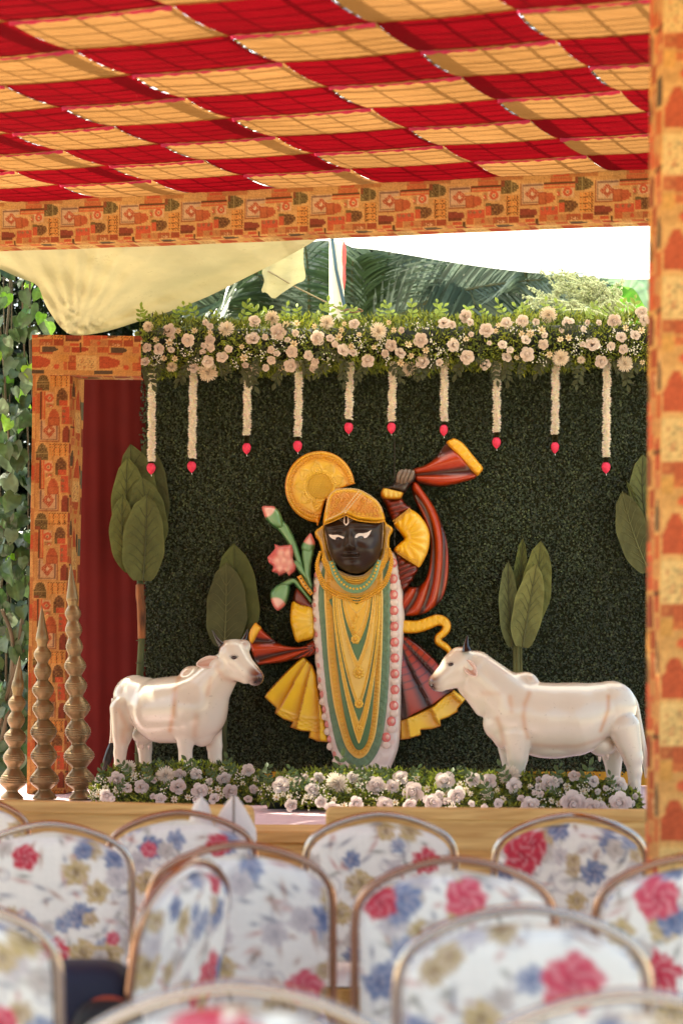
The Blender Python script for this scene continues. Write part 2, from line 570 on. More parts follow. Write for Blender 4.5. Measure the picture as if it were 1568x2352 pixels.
M_GROUND = mat('packed_earth', S(188, 174, 152), rough=0.95, vscale=1.5, var=0.25, bump=0.4, bscale=8)
g = MB().add([(-150, -60, 0), (150, -60, 0), (150, 240, 0), (-150, 240, 0)], [[(0, 1, 2, 3)]])
simple('ground', g, M_GROUND, kind='structure')
M_CARPET = mat('pink_carpet', S(216, 190, 196), rough=0.95, spec=0.1, vscale=3, var=0.06, bump=0.3, bscale=30, stretch=(1, 4, 1))
nx, ny = 120, 60
gx, gy = np.meshgrid(np.linspace(-2.6, 3.0, nx), np.linspace(6.85, 9.75, ny), indexing='ij')
gz = FLOOR + 0.004 * np.sin(gy * 9 + gx * 1.5) * np.exp(-((gx - 0) / 1.2) ** 2) - 0.004
st = MB().grid(np.stack([gx, gy, gz], -1))
simple('stage_floor', st, M_CARPET, smooth=True, kind='structure')
M_FASCIA = mat('stage_side_ply', S(150, 110, 70), rough=0.8, var=0.2)
simple('stage', MB().box((-2.6, 6.86, 0), (3.0, 9.74, FLOOR - 0.012)), M_FASCIA, kind='structure')

# ================================================================== fabric canopy
E1 = np.array([0.40447528, 0.91146338, 0.07506169]); E2 = np.array([0.91428111, -0.40100642, -0.05730538])
UPN = np.array([0.02213154, -0.0918061, 0.99553093])
CC = np.array([0, 8.3, EYE + (HY - 425) / K * 8.3])
def cp(u, v, h=0.0):
    u, v, h = np.broadcast_arrays(np.asarray(u, float), np.asarray(v, float), np.asarray(h, float))
    return CC + u[..., None] * E1 + v[..., None] * E2 + h[..., None] * UPN
def fabric_mat(name, col, tcol, tw):
    m = mat(name, col, rough=0.8, spec=0.15, transl=tw, tcol=tcol, var=0.06, vscale=2.0)
    t = m.node_tree
    # thin cloth: translucency follows the weave and gathers of the cloth
    tr = [n for n in t.nodes if n.type == 'BSDF_TRANSLUCENT'][0]
    tc = nn(t, 'ShaderNodeTexCoord')
    mp = nn(t, 'ShaderNodeMapping')
    mp.inputs['Rotation'].default_value = (0, 0, math.atan2(0.401, 0.914))
    mp.inputs['Scale'].default_value = (2.2, 30, 1)
    t.links.new(tc.outputs['Object'], mp.inputs[0])
    w = nn(t, 'ShaderNodeTexNoise')
    w.inputs['Scale'].default_value = 1.6
    w.inputs['Detail'].default_value = 5
    w.inputs['Roughness'].default_value = 0.65
    t.links.new(mp.outputs[0], w.inputs['Vector'])
    mr = nn(t, 'ShaderNodeMapRange')
    mr.inputs[1].default_value = 0.3; mr.inputs[2].default_value = 0.72; mr.inputs[3].default_value = 0.66; mr.inputs[4].default_value = 1.3
    t.links.new(w.outputs[0], mr.inputs[0])
    sc = nn(t, 'ShaderNodeVectorMath', operation='SCALE')
    c = nn(t, 'ShaderNodeRGB'); c.outputs[0].default_value = (*tcol, 1)
    # faded and grimy patches over metres
    w2 = nn(t, 'ShaderNodeTexNoise'); w2.inputs['Scale'].default_value = 1.3; w2.inputs['Detail'].default_value = 6; w2.inputs['Roughness'].default_value = 0.6
    t.links.new(tc.outputs['Object'], w2.inputs['Vector'])
    mr2 = nn(t, 'ShaderNodeMapRange'); mr2.inputs[1].default_value = 0.35; mr2.inputs[2].default_value = 0.65; mr2.inputs[3].default_value = 0.80; mr2.inputs[4].default_value = 1.12
    t.links.new(w2.outputs[0], mr2.inputs[0])
    ml = nn(t, 'ShaderNodeMath', operation='MULTIPLY')
    t.links.new(mr.outputs[0], ml.inputs[0]); t.links.new(mr2.outputs[0], ml.inputs[1])
    t.links.new(c.outputs[0], sc.inputs[0]); t.links.new(ml.outputs[0], sc.inputs['Scale'])
    t.links.new(sc.outputs[0], tr.inputs[0])
    return m
M_RED = fabric_mat('red_canopy_cloth', S(176, 10, 30), (0.098, 0.0008, 0.003), 0.75)
M_ORA = fabric_mat('orange_canopy_cloth', S(240, 170, 80), (0.190, 0.090, 0.033), 0.75)
M_HEM = mat('pink_hem_cloth', S(240, 60, 120), rough=0.8, transl=0.7, tcol=(0.5, 0.045, 0.11), var=0.15, vscale=30)
vs = [-2.70, -2.23, -1.75, -1.25, -0.77, -0.31, 0.20, 0.76, 1.24, 1.68, 2.15, 2.62, 3.1]
us = [0.0 - 0.366 * k for k in range(17)]
canopy = thing('fabric_canopy', CC, 'checkered red and orange cloth canopy stretched overhead above the seats', 'canopy')
for j in range(len(vs) - 1):
    for i in range(len(us) - 1):
        red = (i + j) % 2 == 0
        u1, u0 = us[i], us[i + 1]
        nu, nv = 13, 17
        a = np.linspace(0, 1, nu)[:, None]; b = np.linspace(0, 1, nv)[None]
        gap = (0.012 * np.sin(np.pi * a) * (1 if (i * 7 + j * 3) % 5 < 3 else 0.15)) if red else 0 * a
        v0, v1 = vs[j], vs[j + 1]
        vv = v0 + (v1 - v0 - gap) * b
        uu = (u0 - 0.030) + (u1 - u0 + 0.030) * a + 0 * b
        sag = -0.010 * np.sin(np.pi * a) ** 0.8 - 0.008 * np.sin(np.pi * b) * (1 - 0.5 * a) + 0.0012 * np.sin(b * 46 + 3 * np.sin(a * 5 + j)) * a ** 2 + 0.010 * (1 - a) ** 5 + (0.001 if red else 0.0)
        nm = 'red_panel' if red else 'orange_panel'
        mb = MB().grid(cp(uu, vv, sag))
        po = link(nm, mb.mesh(nm, [M_RED if red else M_ORA]), canopy)
        if red:
            bb = np.linspace(0.0, 1, 60)
            wv = 0.0022 * np.sin(bb * 61 + i) + 0.0016 * np.sin(bb * 37 + 2 * j)
            G = np.stack([cp(u1 + 0 * bb + 0.006, v0 + (v1 - v0) * bb, 0.002), cp(u1 + 0.010 + wv, v0 + (v1 - v0) * bb, -0.010 + wv)], 0)
            mb = MB().grid(G)
            link('hem', mb.mesh('hem', [M_HEM]), po)

M_PIPE = mat('galvanised_pipe', S(120, 118, 112), rough=0.45, metal=0.8)
frame = thing('canopy_frame', CC + 0.3 * UPN, 'metal pipe frame carrying the cloth canopy from above', 'frame')
rr = random.Random(5)
v = -2.6
meshes = {}
k = 0
while v < 3.0:
    wide = (k % 7 == 3)
    r = 0.034 if wide else rr.choice((0.005, 0.007, 0.010))
    h = 0.16 if wide else 0.11
    link('beam' if wide else 'purlin', MB().tube([cp(-6.2, v, h), cp(0.3, v, h)], r, 8).mesh('pipe', [M_PIPE]), frame)
    v += rr.uniform(0.12, 0.20); k += 1
u = -6.2
while u < 0.2:
    link('rod', MB().tube([cp(u, -2.7, 0.08), cp(u, 3.05, 0.08)], rr.choice((0.004, 0.006, 0.009)), 6).mesh('rod', [M_PIPE]), frame)
    u += rr.uniform(0.055, 0.105)

# ------------------------------------------------------------------ valance under the far edge of the canopy
val = thing('printed_valance', CC, 'patchwork printed cotton valance along the far edge of the canopy', 'valance')
vv = np.arange(-2.7, 3.1, 0.0042)
prof = np.concatenate([np.stack([np.zeros(48), np.linspace(0.004, -0.207, 48)], -1), np.stack([np.linspace(0.004, 0.11, 22), np.linspace(-0.212, -0.215, 22)], -1)])
PV, PW = np.meshgrid(np.arange(len(vv)), np.arange(len(prof)), indexing='ij')
V = vv[PV]
off = prof[PW][..., 0] + 0.004 * np.sin(V * 3.1) * (-prof[PW][..., 1] / 0.2) + 0.0025 * np.sin(V * 11 + 3 * prof[PW][..., 1]) * (-prof[PW][..., 1] / 0.2)
hh = prof[PW][..., 1] + 0.003 * np.sin(V * 2.3)
E1h = np.array([0.404, 0.911, 0]); E1h /= np.linalg.norm(E1h)
G = CC + V[..., None] * E2 + off[..., None] * E1h + hh[..., None] * np.array([0, 0, 1.0]) - 0.006 * E1h
dist = np.concatenate([np.linspace(0, 0.211, 48), np.linspace(0.215, 0.32, 22)])
colr = print_at(dist[PW] - 0.006, -V + 0.12) * np.array((.98, .86, .70))
mbv = MB().grid(G, colr)
link('printed_cloth', mbv.mesh('printed_cloth', [M_PRINT]), val)
mbv = MB().tube([cp(0.05, -2.75, 0.01), cp(0.05, 3.1, 0.01)], 0.02, 8)
link('hanging_pipe', mbv.mesh('hanging_pipe', [M_PIPE]), val)

# ------------------------------------------------------------------ wrapped pole at the right
def wrapped(name, corners_bot, corners_top, parent, x_off=0.0, y_off=0.0, step=0.0045, wob=0.003, last_off=None, gain=1.0):
    """a cloth-wrapped square post between four floor corners and four top corners; the print runs up the post"""
    cb, ct = [Vector(c) for c in corners_bot], [Vector(c) for c in corners_top]
    H = (ct[0] - cb[0]).length
    nh = int(H / step)
    mb = MB()
    run = x_off
    for fi, (a, b, ta, tb) in enumerate(zip(cb, cb[1:] + cb[:1], ct, ct[1:] + ct[:1])):
        w = (b - a).length
        if fi == 3 and last_off is not None:
            run = last_off - w
        nw = max(int(w / step), 4)
        s = np.linspace(0, 1, nw)[:, None, None]; t = np.linspace(0, 1, nh)[None, :, None]
        A, B, TA, TB = (np.array(q) for q in (a, b, ta, tb))
        G = (A * (1 - s) + B * s) * (1 - t) + (TA * (1 - s) + TB * s) * t
        n = np.cross(B - A, TA - A); n /= np.linalg.norm(n)
        wv = wob * (np.sin(t * H * 7 + s * 4) + 0.6 * np.sin(t * H * 17 + 1.7 + s * 9) + 0.5 * np.abs(np.sin(t * H * 29 + s * 14 + 2 * np.sin(t * H * 3)))) * np.sin(np.pi * s) ** .6
        G = G + n * wv
        S2 = np.broadcast_to(s[..., 0], G.shape[:2]); T2 = np.broadcast_to(t[..., 0], G.shape[:2])
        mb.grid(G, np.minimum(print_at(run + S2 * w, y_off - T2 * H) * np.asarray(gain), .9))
        run += w
    return link(name, mb.mesh(name, [M_PRINTW]), parent)
pb = P(1515, 1950, 4.3)
pole = thing('fabric_wrapped_pole', (pb.x + 0.1, 4.35, 0), 'tall square pole wrapped in patchwork print at the right edge', 'pole')
def pc(x, Y, z, lean):
    return Vector(((x - CX) / K * Y + lean * (z - 1.0), Y, z))
LE = 0.0052
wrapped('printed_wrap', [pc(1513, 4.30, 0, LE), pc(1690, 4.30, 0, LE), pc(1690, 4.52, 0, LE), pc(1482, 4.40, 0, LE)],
        [pc(1513, 4.30, 3.10, LE), pc(1690, 4.30, 3.10, LE), pc(1690, 4.52, 3.10, LE), pc(1482, 4.40, 3.10, LE)], pole, x_off=0.250, y_off=0.02, step=0.005, last_off=0.243, gain=(1.28, 1.12, .86))  # same print brightened: light from the open side put into the colour

# ------------------------------------------------------------------ printed gateway and red curtain at the left
GY = 8.86
gate = thing('printed_gateway', P(110, 1823, GY), 'doorway frame wrapped in patchwork printed cloth left of the leaf wall', 'gateway')
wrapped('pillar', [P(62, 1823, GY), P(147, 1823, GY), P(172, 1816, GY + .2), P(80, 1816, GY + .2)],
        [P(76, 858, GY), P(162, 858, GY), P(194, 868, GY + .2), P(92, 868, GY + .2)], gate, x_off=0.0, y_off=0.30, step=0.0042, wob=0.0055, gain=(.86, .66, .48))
a, b = P(74, 861, GY - .01), P(324, 864, GY - .01)
nw, nh = int((b - a).length / 0.0042), 44
s, t = np.meshgrid(np.linspace(0, 1, nw), np.linspace(0, 1, nh), indexing='ij')
W = (b - a).length
top = (861 - 769) / K * GY
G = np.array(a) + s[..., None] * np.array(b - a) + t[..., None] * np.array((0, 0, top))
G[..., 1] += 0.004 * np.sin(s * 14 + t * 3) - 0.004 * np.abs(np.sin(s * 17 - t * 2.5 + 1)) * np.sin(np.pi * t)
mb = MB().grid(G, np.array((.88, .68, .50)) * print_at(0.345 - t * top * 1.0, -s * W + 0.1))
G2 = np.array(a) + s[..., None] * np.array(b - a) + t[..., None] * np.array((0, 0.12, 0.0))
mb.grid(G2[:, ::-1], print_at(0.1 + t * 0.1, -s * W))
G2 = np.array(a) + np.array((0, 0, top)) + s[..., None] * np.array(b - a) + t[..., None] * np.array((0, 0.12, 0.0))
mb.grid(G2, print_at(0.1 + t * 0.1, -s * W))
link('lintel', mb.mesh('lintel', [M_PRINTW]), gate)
M_CURT = mat('maroon_curtain_cloth', S(92, 16, 13), rough=0.9, spec=0.2, var=0.08, sheen=0.2)
n = 220
xx = np.linspace(P(165, 0, 9.56).x, P(352, 0, 9.56).x, n)
zz = np.linspace(FLOOR, P(0, 830, 9.56).z, 20)
Xc, Zc = np.meshgrid(xx, zz, indexing='ij')
Yc = 9.56 + 0.006 * np.sin(Xc * 31) + 0.002 * np.sin(Xc * 83 + 1 + Zc * 0.4)
cur = MB().grid(np.stack([Xc, Yc, Zc], -1)).grid(np.stack([Xc, Yc + 0.004, Zc], -1)[::-1])
o = simple('door_curtain', cur, M_CURT, smooth=True)
o['label'] = 'plain dark maroon curtain hanging inside the printed gateway'; o['category'] = 'curtain'

# ------------------------------------------------------------------ leaf wall
HWY = 9.52
x0, x1, z0, z1 = P(326, 0, HWY).x, P(1660, 0, HWY).x, P(0, 1776, HWY).z, P(0, 770, HWY).z
hedge = thing('leaf_wall', (0, HWY, FLOOR), 'dark green artificial leaf wall standing behind the statue', 'leaf wall')
M_BACK = mat('black_green_mat', S(48, 52, 34), rough=0.95, spec=0.1)
seam = P(906, 0, HWY).x
link('backing_board', MB().box((x0 + .02, HWY, z0), (seam - .003, HWY + .03, z1)).mesh('backing_board', [M_BACK], False), hedge)
link('backing_board', MB().box((seam + .003, HWY, z0), (x1 - .02, HWY + .03, z1)).mesh('backing_board', [M_BACK], False), hedge)
N = 95000
c = np.stack([rng.uniform(x0, x1, N), HWY - 0.004 - 0.04 * rng.random(N) ** 1.2, rng.uniform(z0, z1, N)], -1)
c = c[np.abs(c[:, 0] - seam) > 0.006]
N = len(c)
d = rdir(N) * np.array([1, 0.45, 1]) + np.array([0, -0.15, 0.15])
nr = rdir(N) * 0.65 + np.array([0, -1, 0.4])
Vl, Fl = leaf_cloud(c, d, nr, rng.uniform(0.011, 0.019, N), rng.uniform(0.008, 0.013, N), 0.25)
base = np.where(rng.random((N, 1)) < 0.25, np.array([S(84, 95, 60)]), np.array([S(58, 69, 45)]))
pid = (np.floor((c[:, 0] - x0) / 0.5) * 7 + np.floor((c[:, 2] - z0) / 0.5)).astype(int)       # half-metre leaf tiles
tone = np.random.default_rng(9).uniform(.84, 1.16, 400)[pid % 400]
ex = np.minimum(np.abs(((c[:, 0] - x0) / 0.5 + .5) % 1 - .5), np.abs(((c[:, 2] - z0) / 0.5 + .5) % 1 - .5)) * .5
low = 1 + .12 * np.sin(c[:, 0] * 3.1 + 2 * np.sin(c[:, 2] * 2.3)) * np.sin(c[:, 2] * 3.7 + c[:, 0])
base = base * (tone * low)[:, None] * rng.uniform(0.6, 1.25, (N, 1))
base = np.where((ex < .008)[:, None] & (rng.random((N, 1)) < .6), base * np.array([.62, .60, .62]), base)
M_LEAFW = mat('artificial_leaf', vcol=True, rough=0.42, spec=0.5, var=0.1, transl=0.15)
o = link('leaf_cover', mesh_np('leaf_cover', Vl, [Fl], np.repeat(base, 4, 0), [M_LEAFW], smooth=False), hedge)
o['kind'] = 'stuff'
# yellow cloth along the foot of the leaf wall
M_YEL = mat('mustard_cloth', S(206, 150, 40), rough=0.8, var=0.1)
xs_ = np.linspace(P(330, 0, 9.5).x, P(1660, 0, 9.5).x, 300)
Xc, Zc = np.meshgrid(xs_, np.linspace(FLOOR, P(0, 1772, 9.5).z, 6), indexing='ij')
o = simple('skirting_cloth', MB().grid(np.stack([Xc, 9.485 + 0.008 * np.sin(Xc * 60) + 0.004 * np.sin(Xc * 171), Zc], -1)), M_YEL, smooth=True)
o['label'] = 'mustard yellow cloth skirting along the foot of the leaf wall'; o['category'] = 'cloth'

# ------------------------------------------------------------------ tarpaulins, post and rope
M_CREAM = mat('cream_tarpaulin_cloth', S(206, 196, 152), rough=0.75, spec=0.25, transl=0.2, tcol=(0.20, 0.18, 0.105), var=0.12, vscale=3, bump=1.0, bscale=7, specks=.35, speck_col=(.30, .25, .14), stretch=(1, 1, 3))
tarp = thing('cream_tarpaulin', P(165, 768, 9.75), 'cream tarpaulin sagging to a knotted corner above the printed gateway', 'tarpaulin')
TY = 9.85
def tarp3(x, y, h):
    Yt = 9.78 - 0.50 * np.clip((768 - y) / 230.0, 0, 1.3)
    Yt = Yt - h
    return np.stack([(x - CX) / K * Yt, Yt, EYE - (y - HY) / K * Yt], -1)
def tarp_h(x, y, d):
    r = np.hypot(x - 170, y - 772)
    th = np.arctan2(772 - y, x - 170)
    f = 0.030 * np.sin(th * 26 + 0.6 * np.sin(r / 40)) * np.exp(-r / 190)
    f += 0.03 * np.exp(-((y - (690 - 0.30 * (x - 200))) / 26.0) ** 2) * (x > 150)
    f += 0.012 * np.sin((y + 0.42 * x) / 9.0) * np.exp(-((y - (752 - 0.40 * (x - 200))) / 22.0) ** 2)
    f += 0.04 * np.sin(x / 70.0 + y / 38.0) + 0.010 * np.sin(x / 23.0 - y / 12.0)
    return f
pts = [(-700, 690), (-720, 480), (-120, 470), (300, 500), (560, 505), (760, 520), (722, 553), (640, 600), (560, 640), (480, 680), (400, 712), (320, 738), (250, 760), (200, 769), (165, 769), (140, 752), (112, 712), (100, 688), (85, 655), (40, 636), (-20, 612), (-120, 600), (-400, 640)]  # far left part runs on unseen, added to keep sun off the stage
V, F, C = relief(pts, 9, tarp3, 0.004, 0.0, 10, hfn=tarp_h)
link('sheet', mesh_np('sheet', V, F, None, [M_CREAM]), tarp)
def flap3(x, y, h):
    Yt = 10.02 - h
    return np.stack([(x - CX) / K * Yt, Yt, EYE - (y - HY) / K * Yt], -1)
pts = [(715, 548), (699, 562), (697, 600), (701, 640), (680, 652), (650, 672), (628, 686), (612, 672), (600, 670), (607, 645), (603, 618), (640, 596)]
V, F, C = relief(pts, 7, flap3, 0.004, 0.0, 10, hfn=lambda x, y, d: 0.02 * np.sin(x / 11.0 + y / 30.0) * smooth01((720 - x) / 90))
link('flap', mesh_np('flap', V, F, None, [M_CREAM]), tarp)

M_WHITE = mat('white_awning_cloth', S(240, 238, 232), rough=0.8, spec=0.2, transl=0.65, tcol=(0.9, 0.9, 0.88), var=0.03)
def aw3(x, y, h):
    Yt = 2.36 * K / (HY - y) - h
    return np.stack([(x - CX) / K * Yt, Yt, EYE - (y - HY) / K * Yt], -1)
pts = [(560, 380), (1000, 370), (1900, 370), (1900, 636), (1495, 641), (1400, 639), (1300, 634), (1180, 622), (1060, 606), (940, 586), (860, 573), (806, 568), (786, 556), (740, 552), (690, 540)]  # extended unseen above the valance to close the sun gap to the canopy
V, F, C = relief(pts, 14, aw3, 0.004, 0.0, 10, hfn=lambda x, y, d: 0.03 * np.sin(x / 60.0))
o = link('white_awning', mesh_np('white_awning', V, F, None, [M_WHITE]))
o['label'] = 'bright white awning sheet stretched behind the right half of the valance'; o['category'] = 'awning'

post = thing('white_post', (P(773, 0, 10.15).x, 10.15, 0), 'white round post with blue strap rising behind the flower garland', 'post')
px = P(773, 0, 10.15).x
link('shaft', MB().tube([(px, 10.15, 0), (px, 10.15, P(0, 540, 10.15).z)], 0.041, 20).mesh('shaft', [mat('chalky_white_paint', S(214, 206, 186), rough=0.7, var=0.18, vscale=6, stretch=(1, 1, .3))]), post)
link('strap', MB().tube([P(762, 545, 10.10), P(772, 620, 10.10), P(790, 700, 10.10), P(796, 760, 10.10)], 0.009, 6, flat=0.4).mesh('strap', [mat('blue_strap', S(62, 92, 108), rough=0.7)]), post)
rg = MB()
G = np.array([[P(790 + dx * w, y, 10.09 - 0.008 * math.sin(k * 2.0)) for dx in (-1, 0, 1)] for k, (y, w) in enumerate([(556, 2), (575, 5), (600, 5), (612, 3), (640, 4), (665, 1)])])
rg.grid(G).grid((G + np.array((0, .004, 0)))[::-1])
link('rag', rg.mesh('rag', [mat('pink_rag', S(222, 96, 96), rough=0.8)]), post)
rope = MB().tube([P(615, 622, 9.99), P(680, 660, 10.02), P(740, 690, 10.06), P(783, 712, 10.10)], 0.004, 6)
link('tie_rope', rope.mesh('tie_rope', [mat('jute_rope', S(150, 134, 104), rough=0.9)]), post)
hk = MB().tube([P(783, 712, 10.09), P(800, 711, 10.05), P(826, 710, 10.03), P(833, 714, 10.03), P(826, 717, 10.03), P(790, 716, 10.07)], 0.005, 8)
link('hook', hk.mesh('hook', [mat('rusty_wire', S(128, 96, 66), rough=0.6, metal=0.3)]), post)

# ================================================================== flowers
def petal_grid(mb, a0, rb, rt, h, w, curl, col, z0=0.0, ns=5, nt=5, cup=0.12):
    s = np.linspace(0, 1, ns)[:, None]; t = np.linspace(-1, 1, nt)[None]
    ss = s * (1 - 0.22 * np.abs(t) ** 3)
    r = rb + (rt - rb) * ss ** 1.3 + curl * ss ** 5 - cup * rt * t ** 2 * ss
    a = a0 + w * t * (0.80 + 0.35 * np.sin(np.clip(ss, 0, 1) * 2.6))
    z = z0 + h * ss - 0.5 * abs(curl) * ss ** 6
    G = np.stack([r * np.cos(a), r * np.sin(a), z + 0 * a], -1)
    cc = np.asarray(col) * (0.66 + 0.40 * ss[..., None])  # petal bases darkened: shade inside the bloom painted into the colour
    mb.grid(G, np.broadcast_to(cc, G.shape).reshape(-1, 3))

M_PETAL = mat('pale_silk_petal', vcol=True, rough=0.75, spec=0.15, transl=0.25, var=0.05, sheen=0.15)
M_GREEN = mat('silk_leaf', vcol=True, rough=0.55, spec=0.4, transl=0.2, var=0.12)
def rose_mesh(seed, col):
    q = random.Random(seed)
    mb = MB()
    for n, rb, rt, h, w, curl in ((5, .25, .98, .36, .78, .18), (5, .22, .80, .52, .80, .14), (4, .16, .60, .62, .85, .09), (3, .10, .36, .66, .95, .04), (2, .02, .13, .70, 1.3, 0)):
        o = q.uniform(0, 6.28)
        for k in range(n):
            j = q.uniform(.9, 1.12)
            petal_grid(mb, o + k * 2 * math.pi / n + q.uniform(-.15, .15), rb, rt * j, h * q.uniform(.92, 1.08), (.86 if n > 3 else 1.0) * w / .8, curl * j, np.array(col) * q.uniform(.93, 1.05))
    for k in range(3):                      # the closed heart of the rose
        v, f = sphere_geo((.05 * math.cos(k * 2.1), .05 * math.sin(k * 2.1), .66), .19, 8, 6, (1, 1, 1.0))
        mb.add(v, f, np.array(col) * (.90, .97, .84)[k])
    t = np.linspace(0, 9.5, 40)
    sp_ = np.stack([(.05 + .034 * t) * np.cos(t + o), (.05 + .034 * t) * np.sin(t + o), .83 - .016 * t], -1)
    mb.tube(sp_, np.linspace(.03, .05, 40), 5, np.array(col) * 1.04, flat=2.2, up=(0, 0, 1))
    return mb.mesh('rose', [M_PETAL])
def mum_mesh(seed, col):
    q = random.Random(seed)
    mb = MB()
    for ring, (n, el, L) in enumerate(((22, -0.1, 1.0), (22, .2, 1.0), (20, .5, .95), (16, .8, .88), (11, 1.1, .8), (6, 1.4, .74))):
        for k in range(n):
            a = k * 6.283 / n + ring * .4 + q.uniform(-.1, .1)
            e = el + q.uniform(-.08, .08)
            d = np.array((math.cos(a) * math.cos(e), math.sin(a) * math.cos(e), math.sin(e) * .8))
            s = np.array((-math.sin(a), math.cos(a), 0)) * .085
            u = np.array((0, 0, .05))
            Lq = L * q.uniform(.9, 1.06)
            v = [d * .15 * Lq - s * .6, d * .15 * Lq + s * .6, d * .65 * Lq - s + u, d * .65 * Lq + s + u, d * Lq + u * 2.2 - s * .5, d * Lq + u * 2.2 + s * .5]
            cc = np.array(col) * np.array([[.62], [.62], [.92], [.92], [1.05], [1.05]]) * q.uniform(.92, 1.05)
            mb.add(v, [[(0, 1, 3, 2), (2, 3, 5, 4)]], cc)
    v, f = sphere_geo((0, 0, 0), .4, 8, 5)
    mb.add(v, f, np.array(col) * .6)
    return mb.mesh('chrysanthemum', [M_PETAL])
def daisy_mesh(seed, col):
    q = random.Random(seed)
    mb = MB()
    for k in range(7):
        a = k * 6.283 / 7 + q.uniform(-.1, .1)
        d = np.array((math.cos(a), math.sin(a), .18)); s = np.array((-math.sin(a), math.cos(a), 0)) * .26
        mb.add([d * .12, d * .6 + s, d * 1.05 + (0, 0, .05), d * .6 - s], [[(0, 3, 2, 1)]], np.array(col) * q.uniform(.9, 1.08))
    v, f = sphere_geo((0, 0, .08), .2, 7, 4)
    mb.add(v, f, np.array(S(206, 160, 96)))
    return mb.mesh('daisy', [M_PETAL])
def sprig_mesh(seed, col, npair=4):
    q = random.Random(seed)
    mb = MB()
    pts = [(0.06 * math.sin(2.2 * t + seed), t, 0.05 * math.sin(3 * t)) for t in np.linspace(0, 1, 7)]
    mb.tube(pts, 0.012, 5, np.array(col) * .7, up=(0, 0, 1))
    for k in range(npair * 2 + 1):
        y = 0.25 + .75 * (k // 2) / npair if k < npair * 2 else 1.0
        sd = (1 if k % 2 else -1) if k < npair * 2 else 0
        b = np.array((0.06 * math.sin(2.2 * y + seed), y, 0))
        ang = sd * q.uniform(.7, 1.05)
        d = np.array((math.sin(ang), math.cos(ang), q.uniform(-.35, .25))); L = q.uniform(.26, .36); W = L * .5
        s = np.array((d[1], -d[0], 0)); n = np.array((0, 0, 1.0))
        tt = np.linspace(0, 1, 5); ww = np.array([.12, .8, 1, .7, 0.02]) * W / 2
        G = np.array([[b + d * L * t + s * w * e + n * (abs(e) * w * .35 - .12 * L * t * t) for e in (-1, 0, 1)] for t, w in zip(tt, ww)])
        cc = np.array(col) * q.uniform(.8, 1.2)
        C = np.broadcast_to(cc, G.shape).copy(); C[:, 1] *= .72
        mb.grid(G, C)
    return mb.mesh('leaf_sprig', [M_GREEN])
PINK, CRM = S(226, 194, 184), S(224, 204, 190)
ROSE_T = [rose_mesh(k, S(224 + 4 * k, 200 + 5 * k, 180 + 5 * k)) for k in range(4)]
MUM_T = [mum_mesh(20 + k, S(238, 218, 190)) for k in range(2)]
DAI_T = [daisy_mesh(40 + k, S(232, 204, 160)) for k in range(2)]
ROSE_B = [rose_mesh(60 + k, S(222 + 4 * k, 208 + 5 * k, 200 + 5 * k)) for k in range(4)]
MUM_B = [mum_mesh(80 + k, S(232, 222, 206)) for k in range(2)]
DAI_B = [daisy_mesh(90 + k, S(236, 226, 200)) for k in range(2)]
SPR_L = [sprig_mesh(k, S(146, 166, 62), 3) for k in range(3)]
SPR_D = [sprig_mesh(10 + k, S(74, 78, 42), 4) for k in range(3)]
SPR_M = [sprig_mesh(20 + k, S(86, 108, 62), 3) for k in range(3)]

def aim(loc, nrm, scale, parent, data, name, spin=None):
    o = link(name, data, parent)
    q = Vector(nrm).to_track_quat('Z', 'Y') @ Quaternion((0, 0, 1), R.uniform(0, 6.28) if spin is None else spin)
    o.rotation_mode = 'QUATERNION'
    o.rotation_quaternion = q
    o.location = loc
    o.scale = (scale,) * 3
    return o
def face_dir(tx=.5, tz=.45, up=.1):
    return (R.uniform(-tx, tx), -1, R.uniform(-tz, tz) + up)
def put_flowers(parent, lst, Yf, roses, mums, gain=1.0):
    for (x, y, r, kind) in lst:
        Yq = Yf(x, y)
        aim(P(x, y, Yq), face_dir(), r / K * Yq * 1.03 * R.uniform(.88, 1.12) * gain, parent, R.choice(roses if kind == 'r' else mums), 'rose' if kind == 'r' else 'chrysanthemum')
def far_from(x, y, lst, pad):
    return all(math.hypot(x - a[0], y - a[1]) > a[2] + pad for a in lst)

T1 = [(140, 180, 55, 'm'), (360, 230, 60, 'r'), (555, 325, 70, 'r'), (960, 210, 85, 'm'), (1240, 320, 80, 'r'), (1440, 95, 85, 'm'), (1500, 240, 80, 'r'), (1255, 130, 55, 'r'),
      (245, 415, 58, 'r'), (130, 405, 45, 'r'), (105, 560, 55, 'r'), (390, 610, 60, 'm'), (610, 620, 55, 'r'), (765, 660, 95, 'm'), (765, 550, 55, 'r'), (920, 510, 65, 'r'),
      (980, 420, 40, 'r'), (790, 320, 45, 'r'), (1430, 535, 45, 'r'), (740, 140, 32, 'r'), (395, 290, 30, 'r'), (1365, 290, 32, 'r'), (1240, 620, 32, 'r'), (380, 430, 35, 'r'), (710, 450, 30, 'r'), (1270, 655, 30, 'r'), (790, 180, 28, 'r')]
T1 = [(310.3 + .2188 * a, 710.5 + .2188 * b, .2188 * r, k) for a, b, r, k in T1]
